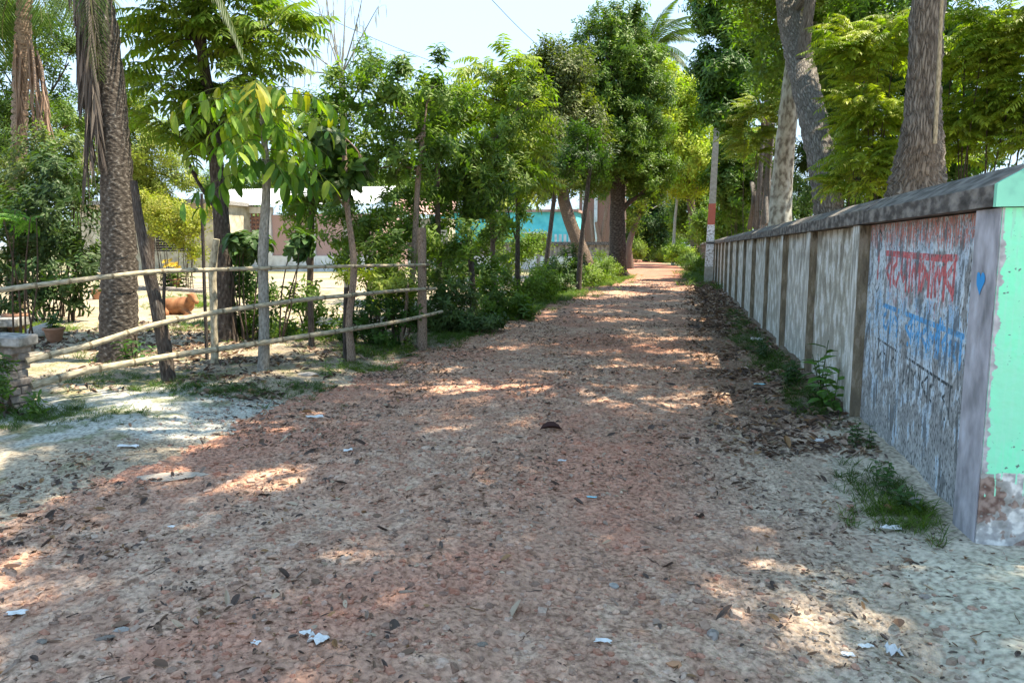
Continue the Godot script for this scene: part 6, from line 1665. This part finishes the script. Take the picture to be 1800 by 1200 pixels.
func make_yard() -> void:
	var pot := lathe([Vector2(0.0, 0.0), Vector2(0.10, 0.0), Vector2(0.15, 0.22), Vector2(0.175, 0.225), Vector2(0.175, 0.27), Vector2(0.15, 0.27), Vector2(0.14, 0.2), Vector2(0.0, 0.19)], 16, M.terracotta)
	var pots := [[Vector3(-11.491, 0.000, -10.800), 1.25, "large terracotta pot beside the concrete block at the left edge"], [Vector3(-9.934, 0.000, -10.021), 0.95, "terracotta pot with a small plant near the grey boulder"], [Vector3(-16.573, 0.000, -18.313), 1.05, "terracotta pot seen just left of the ringed palm trunk"], [Vector3(-19.008, 0.000, -24.954), 1.3, "pale round pot in the far sunlit yard by the yellow flowers"], [Vector3(-22.655, 0.000, -22.192), 1.0, "terracotta pot far back in the left of the yard"]]
	for q in pots:
		var at: Vector3 = q[0]
		at.y = height(at.x, at.z) - 0.01
		var o := thing("flower_pot", q[2], "pot", at, "terracotta pots in the yard")
		part("bowl", pot, o, Vector3.ZERO, Basis.IDENTITY.scaled(Vector3.ONE * q[1]))
		rng.seed = int(at.x * -100)
		var where := []
		var tints := []
		for k in 7:
			where.append(Transform3D(basis_y(Vector3(rnd(-0.5, 0.5), 1, rnd(-0.5, 0.5)), rng.randf() * 6.0).scaled(Vector3.ONE * rnd(0.25, 0.45)), Vector3(rnd(-0.05, 0.05), 0.22 * q[1], rnd(-0.05, 0.05))))
			tints.append(MID_A.lerp(MID_B, rng.randf()))
		scatter("plant", S.weed, where, tints, o)
	var bl := MB.new()
	bl.bevel_box(Vector3(0, 0.27, 0), Vector3(0.75, 0.16, 0.5), 0.02)
	bl.bevel_box(Vector3(-0.12, 0.09, 0), Vector3(0.3, 0.2, 0.34), 0.02)
	var ba: Vector3 = Vector3(-11.597, 0.000, -10.602)
	solo("concrete_block", bl.made(M.concrete), "stacked concrete block at the left edge behind the broken pillar", "block", ba, Basis(Vector3.UP, 0.3))
	var boulder := net([[Vector3(-0.18, 0.08, 0), Vector3(0.14, 0.14, 0.02), 0.12, 0.15]], 0.04, 0.05, M.stone)
	solo("boulder", boulder, "grey boulder beside the terracotta pot at the foot of the shrub", "stone", Vector3(-10.660, 0.000, -10.479))
	# calf lying down in the sun
	var cf := thing("calf", "reddish brown calf lying on the sunlit yard behind the fence", "calf", Vector3(-11.087, 0.000, -14.597), "", 0.12)
	var hide := net([
		[Vector3(-0.36, 0.22, 0), Vector3(-0.05, 0.24, 0), 0.19, 0.20], [Vector3(-0.05, 0.24, 0), Vector3(0.22, 0.27, 0.0), 0.20, 0.17], [Vector3(0.12, 0.38, 0), Vector3(0.2, 0.40, 0), 0.07, 0.06],
		[Vector3(-0.40, 0.17, 0.10), Vector3(-0.14, 0.10, 0.27), 0.14, 0.085], [Vector3(-0.14, 0.07, 0.27), Vector3(-0.36, 0.04, 0.31), 0.055, 0.035],
		[Vector3(0.24, 0.14, 0.12), Vector3(0.42, 0.07, 0.20), 0.08, 0.045], [Vector3(0.42, 0.05, 0.20), Vector3(0.24, 0.035, 0.24), 0.042, 0.03],
		[Vector3(0.26, 0.30, 0.0), Vector3(0.40, 0.44, 0.06), 0.12, 0.085], [Vector3(0.41, 0.47, 0.07), Vector3(0.56, 0.36, 0.17), 0.095, 0.055],
		[Vector3(0.38, 0.52, 0.0), Vector3(0.30, 0.53, -0.12), 0.03, 0.02], [Vector3(0.42, 0.52, 0.13), Vector3(0.36, 0.53, 0.25), 0.03, 0.02],
		[Vector3(-0.54, 0.24, 0), Vector3(-0.58, 0.06, 0.08), 0.028, 0.02],
	], 0.028, 0.045, M.hide)
	part("body", hide, cf)
	# row of loose bricks edging the flower bed
	var bm := MB.new()
	bm.bevel_box(Vector3.ZERO, Vector3(0.26, 0.12, 0.14), 0.012)
	var bme := bm.made(M.old_brick)
	rng.seed = 9
	var e := thing("brick_edging", "row of pale bricks edging the bed in the far yard", "edging", Vector3(-18.098, 0.000, -23.227))
	var a0: Vector3 = Vector3(-20.193, 0.000, -23.880)
	var a1: Vector3 = Vector3(-15.818, 0.000, -22.050)
	for k in 13:
		var q := a0.lerp(a1, k / 12.0) - e.position
		part("brick", bme, e, q + Vector3(0, 0.06 + rnd(0, 0.04), rnd(-0.1, 0.1)), Basis(Vector3.UP, rnd(-0.3, 0.3)).scaled(Vector3(1.5, 1.4, 1.3)))
	# yellow flowers
	var fl := thing("yellow_flowers", "cluster of yellow flowers in front of the cream house", "flowers", Vector3(-19.058, 0.151, -25.000))
	var fm := MB.new()
	for k in 9:
		var a := k * TAU / 9.0
		var d := Vector3(cos(a), 0.4, sin(a)).normalized()
		fm.leaf(Vector3.ZERO, d, (Vector3.UP - d * d.y).normalized(), 0.16, 0.06, Vector3(0, -0.1, 0), 2)
	var fme := fm.made(M.yellow_flower)
	for k in 9:
		var at := Vector3(rnd(-0.4, 0.4), rnd(0.55, 0.95), rnd(-0.3, 0.3))
		part("bloom", fme, fl, at, basis_y(Vector3(rnd(-0.4, 0.4), 0.7, 0.8), rnd(0, 6)))
	var w2 := []
	var t2 := []
	for k in 30:
		w2.append(Transform3D(basis_y(Vector3(rnd(-0.4, 0.4), 1, rnd(-0.4, 0.4)), rnd(0, 6)).scaled(Vector3.ONE * 0.8), Vector3(rnd(-0.5, 0.5), -0.1, rnd(-0.4, 0.4))))
		t2.append(MID_A.lerp(BRIGHT_B, rng.randf()))
	scatter("stalks", S.weed, w2, t2, fl)

# ---------------------------------------------------------------- litter
func lay(called: String, label: String, category: String, me: Mesh, spots: Array, tints: Array) -> void:
	var o := scatter(called, me, spots, tints, self)
	o.name = numbered(called)
	tag(o, label, category, "", "stuff")

func tilt(mx: float) -> Basis:
	return Basis(Vector3.UP, rng.randf() * TAU) * Basis(Vector3.RIGHT, rnd(-mx, mx)) * Basis(Vector3.FORWARD, rnd(-mx, mx))

func brown() -> Color:
	var k := rng.randf()
	var c := Color(0.15, 0.095, 0.065)
	if k < 0.3: c = Color(0.08, 0.06, 0.05)
	elif k < 0.55: c = Color(0.27, 0.20, 0.155)
	elif k < 0.65: c = Color(0.36, 0.28, 0.2)
	elif k < 0.72: c = Color(0.20, 0.12, 0.06)
	return c * rnd(0.9, 1.5)

func make_litter() -> void:
	rng.seed = 71
	var spots := [[], [], []]
	var tints := [[], [], []]
	# [count, x0, x1, z0, z1, size0, size1, tilt]
	var zones := [
		[9400, 0.15, 1.5, -4.7, -14.0, 0.03, 0.095, 0.5], [7000, 0.0, 1.5, -14.0, -37.0, 0.06, 0.13, 0.5],
		[18000, -4.6, 1.7, -1.9, -7.0, 0.006, 0.036, 0.6], [1300, -4.4, 1.6, -1.9, -7.0, 0.03, 0.05, 0.5], [13000, -3.9, 0.6, -7.0, -16.0, 0.012, 0.055, 0.5], [5000, -3.6, 0.4, -16.0, -36.0, 0.04, 0.09, 0.3],
		[3600, -4.6, -2.6, -2.6, -9.0, 0.015, 0.06, 0.5], [3800, -7.4, -4.0, -6.4, -11.5, 0.03, 0.1, 0.5], [900, 0.4, 1.7, -2.2, -5.8, 0.012, 0.045, 0.4], [1800, -4.8, -3.0, -9.0, -24.0, 0.03, 0.08, 0.4], [2200, -10.5, -6.2, -8.8, -13.0, 0.05, 0.11, 0.5], [260, -4.0, 1.0, -2.0, -9.0, 0.05, 0.085, 0.6],
	]
	for q in zones:
		for k in q[0]:
			var x := rnd(q[1], q[2])
			var z := rnd(q[3], q[4])
			if x > 1.44 and z < -3.9: continue
			if q[1] < -4.3 and rng.randf() < clampf((x - 0.3) / 1.3, 0.0, 0.85): continue
			var d := n_zone.get_noise_2d(x * 1.6 + 90.0, z * 1.6) + 0.5 * n_mid.get_noise_2d(x + 50.0, z)
			if q[5] < 0.045 and d < rnd(-0.25, 0.3): continue
			if q[1] > -0.1 and x < rnd(0.1, 0.75): continue
			if q[1] == 0.15 and rng.randf() > clampf((-z - 4.6) / 2.6 + 0.9 * d, 0.03, 1.0): continue
			var s: float = lerpf(q[5], q[6], pow(rng.randf(), 1.6))
			var j := rng.randi_range(0, 2)
			spots[j].append(Transform3D(tilt(q[7]) * Basis.IDENTITY.scaled(Vector3(s * rnd(0.7, 1.5), s * rnd(0.6, 1.6), s * rnd(0.6, 1.6))), Vector3(x, top_height(x, z) + s * 0.08, z)))
			tints[j].append(brown())
	for j in 3:
		lay("fallen_leaves", ["flat dry leaves scattered over the road and the foot of the wall", "curled dry leaves scattered over the road and the foot of the wall", "arched dry leaves scattered over the road and the foot of the wall"][j], "dry leaves", S["fallen%d" % j], spots[j], tints[j])
	# brick chips of the road
	spots = [[], [], []]
	tints = [[], [], []]
	for q in [[24000, -4.4, 1.7, -1.8, -6.5, 0.007, 0.034], [11000, -4.0, 0.9, -6.5, -13.0, 0.01, 0.045], [900, -4.6, 1.4, -1.8, -9.0, 0.015, 0.05]]:
		for k in q[0]:
			var x := rnd(q[1], q[2])
			var z := rnd(q[3], q[4])
			if rng.randf() < clampf((x - 0.3) / 1.2, 0.0, 0.85) or x > 1.42 and z < -3.9: continue
			var s: float = lerpf(q[5], q[6], pow(rng.randf(), 2.8))
			var j := rng.randi_range(0, 2)
			spots[j].append(Transform3D(tilt(0.3).scaled(Vector3(s * rnd(0.8, 1.5), s, s * rnd(0.8, 1.3))), Vector3(x, top_height(x, z) - s * 0.02, z)))
			var c := road_color(x, z) if road_height(x, z) > height(x, z) else ground_color(x, z)
			var m := rng.randf()
			if m < 0.12: c = c.lerp(Color(0.5, 0.2, 0.13), 0.6)
			elif m < 0.25: c = c.lerp(Color(0.66, 0.55, 0.46), 0.45)
			elif m < 0.42: c = c.lerp(Color(0.22, 0.17, 0.14), 0.6)
			tints[j].append(c * rnd(0.85, 1.12))
	for j in 3:
		lay("gravel", ["fine brick chips bedded in the road", "small rounded rubble bedded in the road", "flat brick flakes bedded in the road"][j], "gravel", S["chip%d" % j], spots[j], tints[j])
	spots = [[], [], []]
	tints = [[], [], []]
	for k in 1500:
		var x := rnd(-4.2, 1.1)
		var z := -1.8 - 11.0 * pow(rng.randf(), 1.3)
		var s := lerpf(0.015, 0.06, pow(rng.randf(), 2.8))
		var j := rng.randi_range(0, 2)
		spots[j].append(Transform3D(tilt(0.35).scaled(Vector3(s, s, s)), Vector3(x, road_height(x, z) - s * 0.02, z)))
		var c := road_color(x, z)
		var m := rng.randf()
		if m < 0.3: c = c.lerp(Color(0.66, 0.29, 0.19), 0.6)
		elif m < 0.55: c = c.lerp(Color(0.7, 0.6, 0.5), 0.5)
		elif m < 0.75: c = c.lerp(Color(0.3, 0.2, 0.15), 0.6)
		tints[j].append(c * rnd(0.8, 1.15))
	for j in 3:
		lay("brick_rubble", ["blocky broken brick pieces half sunk in the road", "wedge-shaped broken brick pieces half sunk in the road", "slab-like broken brick pieces half sunk in the road"][j], "rubble", S["shard%d" % j], spots[j], tints[j])
	var ts := []
	var tt := []
	for k in 420:
		var x := rnd(-4.6, 1.4)
		var z := -1.9 - 12.0 * pow(rng.randf(), 1.4)
		var s := rnd(0.03, 0.13)
		ts.append(Transform3D(Basis(Vector3.UP, rng.randf() * TAU).scaled(Vector3(s, 0.1, 0.1)), Vector3(x, top_height(x, z) + 0.001, z)))
		tt.append(brown() * 1.5)
	lay("twigs", "thin broken twigs lying about the road", "twigs", S.twig, ts, tt)
	# grass: [x, z, radius x, radius z, count, height, bright]
	var gs := []
	var gt := []
	for q in [[-5.9, -5.35, 0.7, 0.4, 260, 0.10, 0.2], [-5.1, -5.5, 0.5, 0.25, 150, 0.07, 0.3], [-4.8, -6.75, 0.9, 0.3, 300, 0.09, 0.15], [-3.95, -7.3, 0.35, 0.25, 110, 0.08, 0.3], [-4.0, -8.8, 0.35, 0.3, 120, 0.10, 0.9], [-4.4, -10.2, 0.5, 0.8, 200, 0.14, 0.4],
			[-6.0, -7.2, 0.9, 0.5, 200, 0.09, 0.3], [-3.9, -12.2, 0.5, 0.8, 220, 0.14, 0.5], [-3.9, -14.5, 0.4, 1.4, 260, 0.16, 0.5], [-3.8, -18.0, 0.5, 2.2, 320, 0.2, 0.7], [-3.6, -24.0, 0.6, 3.0, 320, 0.25, 0.7], [-3.2, -33.0, 0.6, 4.0, 260, 0.3, 1.0], [-2.9, -38.5, 0.5, 2.0, 200, 0.25, 1.3],
			[1.24, -4.35, 0.22, 0.2, 120, 0.1, 1.1], [1.25, -4.9, 0.2, 0.5, 120, 0.09, 0.2], [1.25, -7.6, 0.22, 1.0, 220, 0.10, 0.2], [1.2, -10.0, 0.25, 0.9, 200, 0.11, 0.3], [1.1, -12.5, 0.25, 1.2, 200, 0.11, 0.2], [1.2, -16.0, 0.2, 2.5, 160, 0.12, 0.2], [0.9, -40.0, 0.6, 6.0, 420, 0.4, 0.6],
			[-12.6, -16.8, 0.8, 0.6, 260, 0.18, 1.3], [-12.0, -11.0, 1.3, 0.7, 260, 0.16, 1.2], [-9.0, -12.5, 1.0, 1.0, 160, 0.14, 0.9], [-14.0, -20.0, 2.0, 1.0, 200, 0.16, 1.2], [-7.6, -8.6, 0.5, 0.4, 70, 0.12, 0.5], [-6.2, -11.2, 0.8, 0.5, 160, 0.15, 1.0]]:
		for k in q[4]:
			var a := rng.randf() * TAU
			var r := sqrt(rng.randf()) * (1.9 if rng.randf() < 0.22 else 1.0) * (1.0 + 0.5 * n_mid.get_noise_2d(cos(a) * 2.0 + q[0], sin(a) * 2.0))
			var x: float = q[0] + cos(a) * r * q[2]
			var z: float = q[1] + sin(a) * r * q[3]
			if x > 1.42 and z < -3.95: continue
			var s: float = q[5] * rnd(0.5, 1.3)
			gs.append(Transform3D(Basis(Vector3.UP, rng.randf() * TAU).scaled(Vector3(s * 1.2, s, s * 1.2)), Vector3(x, top_height(x, z) - 0.005, z)))
			gt.append(Color(0.06, 0.12, 0.022).lerp(Color(0.17, 0.26, 0.035), clampf(q[6] * rnd(0.3, 1.0), 0, 1)))
	lay("grass", "tufts of grass along both road edges and in the yard", "grass", S.tuft, gs, gt)
	# weeds at the foot of the wall
	var wd := [
		["tall leafy weed growing against the wall by the second pillar", Vector3(1.33, 0, -7.55), 0.62, 3, Color(0.06, 0.13, 0.025)],
		["leafy weed with pale tips beside the second pillar of the wall", Vector3(1.36, 0, -7.1), 0.55, 3, Color(0.07, 0.15, 0.025)],
		["low dark weeds at the foot of the third panel of the wall", Vector3(1.25, 0, -8.7), 0.28, 14, Color(0.035, 0.075, 0.02)],
		["low weeds at the foot of the fourth panel of the wall", Vector3(1.18, 0, -10.6), 0.26, 12, Color(0.03, 0.065, 0.02)],
		["dense low weeds at the near foot of the painted panel", Vector3(1.34, 0, -4.75), 0.18, 13, Color(0.05, 0.10, 0.03)],
		["small weeds by the wall foot between the first two pillars", Vector3(1.36, 0, -5.9), 0.2, 8, Color(0.05, 0.1, 0.03)],
		["small plant on the sand by the fence", Vector3(-4.1, 0, -8.2), 0.22, 6, Color(0.07, 0.14, 0.03)],
		["leafy sprout before the fence end post", Vector3(-3.75, 0, -9.9), 0.34, 4, Color(0.09, 0.15, 0.03)],
		["weeds with broad leaves at the foot of the palm", Vector3(-6.85, 0, -8.15), 0.4, 7, Color(0.05, 0.12, 0.03)],
	]
	for q in wd:
		rng.seed = hash(q[0])
		var at: Vector3 = q[1]
		at.y = top_height(at.x, at.z) - 0.01
		var o := thing("weed", q[0], "weed", at)
		var w := []
		var c := []
		for k in q[3]:
			w.append(Transform3D(basis_y(Vector3(rnd(-0.3, 0.3), 1, rnd(-0.3, 0.3)), rng.randf() * 6.0).scaled(Vector3.ONE * q[2] * rnd(0.7, 1.2)), Vector3(rnd(-0.1, 0.06), 0, rnd(-0.03, 0.03) * q[3]) if q[3] > 5 else Vector3(rnd(-0.05, 0.05), 0, rnd(-0.12, 0.12))))
			c.append(q[4] * rnd(1.1, 2.0))
		scatter("leaves", S.weed, w, c, o)
	make_scraps()

func scrap(seed_: int, w: float, d: float, crumple: float, m: Material) -> ArrayMesh:
	rng.seed = seed_
	var mb := MB.new()
	var n := 5
	for a in n + 1:
		for b in n + 1:
			var x := (float(b) / n - 0.5) * w
			var z := (float(a) / n - 0.5) * d
			var edge := 1.0 if a > 0 and a < n and b > 0 and b < n else rnd(0.75, 1.05)
			mb.p(Vector3(x * edge, 0.004 + absf(rnd(-1, 1)) * crumple, z * edge + rnd(-0.1, 0.1) * d * 0.4))
	for a in n:
		for b in n:
			var k := a * (n + 1) + b
			mb.tri(k, k + n + 1, k + 1); mb.tri(k + 1, k + n + 1, k + n + 2)
	return mb.made(m)

func make_scraps() -> void:
	mat("sand_stone", Color.WHITE, 0.95, noise_tex(49, 0.03, [[0.0, 0.3, 0.24, 0.19], [1.0, 0.5, 0.42, 0.34]], 256), Vector3.ONE * 4.0)
	mat("grey_paper", lin(0.55, 0.56, 0.56), 0.85)
	var ps := [
		[Vector3(-1.317, 0.000, -2.439), 0.085, 0.06, 0.022, "paper", "crumpled white paper scrap lying low in the foreground left of centre"],
		[Vector3(-1.378, 0.000, -2.455), 0.05, 0.035, 0.012, "paper", "small torn white scrap touching the crumpled paper in the foreground"],
		[Vector3(-1.545, 0.000, -2.375), 0.035, 0.03, 0.006, "paper", "small square white scrap left of the crumpled foreground paper"],
		[Vector3(-2.668, 0.000, -2.392), 0.09, 0.04, 0.010, "paper", "torn white paper at the left bottom corner of the road"],
		[Vector3(-4.093, 0.000, -4.730), 0.16, 0.07, 0.012, "paper", "flat white paper on the left road edge below the sand patch"],
		[Vector3(-3.217, 0.000, -6.037), 0.16, 0.06, 0.022, "paper", "curled white paper on the road edge below the fence"],
		[Vector3(-2.367, 0.000, -4.932), 0.07, 0.05, 0.012, "paper", "small white scrap on the road below the curled paper"],
		[Vector3(-0.784, 0.000, -5.057), 0.06, 0.04, 0.008, "grey_paper", "pale scrap in the middle of the road"],
		[Vector3(-0.489, 0.000, -4.372), 0.075, 0.03, 0.004, "blue_plastic", "light blue plastic wrapper in the middle of the road"],
		[Vector3(-0.253, 0.000, -2.710), 0.07, 0.03, 0.008, "paper", "white wrapper lying near the bottom centre of the road"],
		[Vector3(0.745, 0.000, -2.949), 0.06, 0.03, 0.004, "paper", "flat white scrap at lower right beside the folded grey paper"],
		[Vector3(0.663, 0.000, -2.869), 0.05, 0.03, 0.006, "paper", "second white scrap at lower right, left of the flat one"],
		[Vector3(0.833, 0.000, -2.928), 0.06, 0.07, 0.03, "grey_paper", "folded grey paper standing up at lower right"],
		[Vector3(1.132, 0.000, -4.139), 0.12, 0.05, 0.022, "paper", "white crumpled bag near the grass at the wall corner"],
		[Vector3(1.097, 0.000, -6.043), 0.12, 0.06, 0.02, "paper", "white scrap among the dry leaves by the second pillar"],
		[Vector3(1.227, 0.000, -12.410), 0.2, 0.14, 0.06, "paper", "white bag lying on the grass by the middle of the wall"],
		[Vector3(0.896, -0.000, -8.564), 0.15, 0.06, 0.012, "blue_plastic", "bluish wrapper among the dry leaves by the wall"],
		[Vector3(-2.644, 0.000, -3.337), 0.04, 0.03, 0.008, "paper", "tiny white scrap on the left part of the road"],
	]
	for k in ps.size():
		var q: Array = ps[k]
		var at: Vector3 = q[0]
		at.y = top_height(at.x, at.z) + 0.004
		solo("paper_scrap" if q[4] != "blue_plastic" else "plastic_wrapper", scrap(700 + k, q[1], q[2], q[3], M[q[4]]), q[5], "litter", at, Basis(Vector3.UP, 0.2234 + rnd(-0.3, 0.3)))
	var bs := [
		[Vector3(-2.132, 0.000, -2.275), 0.085, 0.03, 0.012, 0.5, "chip_wood", "bark", "long strip of bark lying at the lower left of the road"],
		[Vector3(-2.123, 0.000, -2.354), 0.06, 0.035, 0.012, 0.2, "stone", "stone", "pale flat stone touching the bark strip at lower left"],
		[Vector3(-2.351, 0.000, -2.204), 0.05, 0.03, 0.01, -0.6, "chip_wood", "bark", "angular bark flake at the lower left corner"],
		[Vector3(-0.712, 0.000, -2.589), 0.065, 0.028, 0.02, 0.45, "chip_wood", "wood chip", "block of wood lying at the bottom centre"],
		[Vector3(-1.138, 0.000, -2.898), 0.065, 0.018, 0.012, 0.1, "chip_wood", "wood chip", "dark flat stick left of the road centre"],
		[Vector3(-0.255, 0.000, -3.239), 0.04, 0.06, 0.016, 0.4, "stone", "stone", "smooth grey stone in the foreground right of centre"],
		[Vector3(-3.299, -0.000, -4.180), 0.42, 0.22, 0.022, 0.25, "sand_stone", "stone", "broad flat slab sunk in the sunlit left road edge"],
		[Vector3(1.353, 0.000, -4.515), 0.13, 0.08, 0.07, 0.5, "stone", "stone", "pale rock among the weeds at the wall corner"],
		[Vector3(1.210, 0.000, -4.473), 0.06, 0.06, 0.04, 0.9, "orange_stone", "stone", "orange brick lump beside the weeds at the wall corner"],
		[Vector3(0.165, 0.000, -2.869), 0.05, 0.05, 0.045, 0.3, "old_brick", "brick lump", "broken brick lump standing at the lower right"],
		[Vector3(0.021, 0.000, -2.625), 0.06, 0.04, 0.02, 0.1, "orange_stone", "brick lump", "orange brick fragment at the bottom edge"],
		[Vector3(1.083, 0.000, -3.398), 0.06, 0.04, 0.022, 0.2, "old_brick", "brick lump", "brown lump on the pale sand at lower right"],
		[Vector3(1.453, 0.000, -5.973), 0.06, 0.05, 0.04, 0.2, "stone", "stone", "white stone by the wall foot under the notice"],
		[Vector3(-4.347, 0.000, -8.010), 0.26, 0.16, 0.05, 0.2, "stone", "stone", "grey stone on the verge below the fence"],
	]
	for k in bs.size():
		var q: Array = bs[k]
		var at: Vector3 = q[0]
		at.y = top_height(at.x, at.z) + (q[3] * 0.1 if q[1] < 0.3 else -0.004)
		var h: float = q[3] / 2.0
		var a: float = q[1] / 2.0
		var b: float = q[2] / 2.0
		rng.seed = 1200 + k
		var mb := MB.new()
		# an uneven lump: rings of a squashed, knocked-about solid
		var rings := [[0.55, -1.0], [1.0, -0.35], [0.97, 0.45], [0.6, 1.0]]
		for r in 4:
			for j in 9:
				var ang := TAU * j / 9.0
				var sq := pow(pow(absf(cos(ang + 0.4)), 3.0) + pow(absf(sin(ang + 0.4)), 3.0), -0.333) * rnd(0.8, 1.1)
				var w: float = rings[r][0] * sq * rnd(0.86, 1.08)
				mb.p(Vector3(cos(ang) * a * w, rings[r][1] * h * rnd(0.85, 1.1), sin(ang) * b * w))
		for r in 3:
			for j in 9:
				var c0 := r * 9 + j
				var c1 := r * 9 + (j + 1) % 9
				mb.tri(c0, c0 + 9, c1); mb.tri(c1, c0 + 9, c1 + 9)
		var tp := mb.p(Vector3(0, h, 0))
		var bt := mb.p(Vector3(0, -h, 0))
		for j in 9:
			mb.tri(tp, 27 + (j + 1) % 9, 27 + j); mb.tri(bt, j, (j + 1) % 9)
		solo({"bark": "bark_piece", "wood chip": "wood_chip", "stone": "stone", "brick lump": "brick_fragment"}[q[6]], mb.made(M[q[5]]), q[7], q[6], at, Basis(Vector3.UP, 0.2234 + q[4]))
	# one big dark curled leaf in the middle of the road
	var lf := MB.new()
	lf.tint = Color(0.06, 0.035, 0.03)
	lf.leaf(Vector3(-0.09, 0.01, 0), Vector3(1, 0.25, 0).normalized(), Vector3(0, 1, 0.2).normalized(), 0.19, 0.09, Vector3(0, -0.25, 0), 5, 0.9)
	var la: Vector3 = Vector3(-1.010, 0.000, -5.889)
	la.y = top_height(la.x, la.z)
	solo("dry_leaf", lf.made(M.dry_leaf, false, true), "single large dark curled leaf in the middle of the road", "leaf", la, Basis(Vector3.UP, 0.25))
	# cane leaning on the thick trunk behind the wall
	var cm := MB.new()
	var cl: Array = [[Vector3(2.768, 2.723, -9.429), Vector3(2.697, 3.500, -9.230), Vector3(2.653, 4.126, -9.131), Vector3(2.655, 4.358, -9.131)], [0.023, 0.022, 0.018, 0.018]]
	cm.tube(cl[0], cl[1], 7)
	solo("cane", cm.made(M.bamboo_skin, true), "thin bamboo cane tied upright against the thick rough trunk", "cane")

func _ready() -> void:
	var t0 := Time.get_ticks_msec()
	# ---- camera
	var cam := Camera3D.new()
	cam.name = "camera"
	add_child(cam)
	cam.position = Vector3(0, 1.55, 0)
	cam.rotation_degrees = Vector3(-7.2, 12.8, 0)
	cam.fov = 49.55
	cam.near = 0.05
	cam.far = 1200.0
	cam.current = true
	# ---- sky, exposure
	var sky_m := ProceduralSkyMaterial.new()
	sky_m.sky_top_color = lin(0.165, 0.255, 0.385)
	sky_m.sky_horizon_color = lin(0.215, 0.27, 0.31)
	sky_m.sky_curve = 0.22
	sky_m.ground_bottom_color = lin(0.2, 0.17, 0.13)
	sky_m.ground_horizon_color = lin(0.5, 0.5, 0.45)
	sky_m.sun_angle_max = 12.0
	sky_m.sky_energy_multiplier = 1.0
	var env := Environment.new()
	env.background_mode = Environment.BG_SKY
	env.sky = Sky.new()
	env.sky.sky_material = sky_m
	env.background_energy_multiplier = 1.0
	env.tonemap_mode = Environment.TONE_MAPPER_LINEAR
	env.tonemap_exposure = 4.9
	env.sdfgi_enabled = true
	env.ssao_enabled = true
	env.ssil_enabled = true
	var we := WorldEnvironment.new()
	we.name = "world_environment"
	we.environment = env
	add_child(we)
	# ---- sun: high, from the right and a little ahead
	var sun := DirectionalLight3D.new()
	sun.name = "sun"
	add_child(sun)
	sun.look_at_from_position(Vector3.ZERO, -Vector3(0.5, 1.0, -0.13), Vector3.FORWARD)
	sun.light_energy = 0.94
	sun.light_color = Color(1.0, 0.95, 0.86)
	sun.light_angular_distance = 0.53
	sun.shadow_enabled = true
	# ---- the place
	make_materials()
	make_sprigs()
	make_land()
	print("land ", Time.get_ticks_msec() - t0)
	make_wall()
	print("wall ", Time.get_ticks_msec() - t0)
	make_houses()
	make_trees()
	print("trees ", Time.get_ticks_msec() - t0)
	make_fence()
	make_poles()
	make_yard()
	make_litter()
	print("done ", Time.get_ticks_msec() - t0)
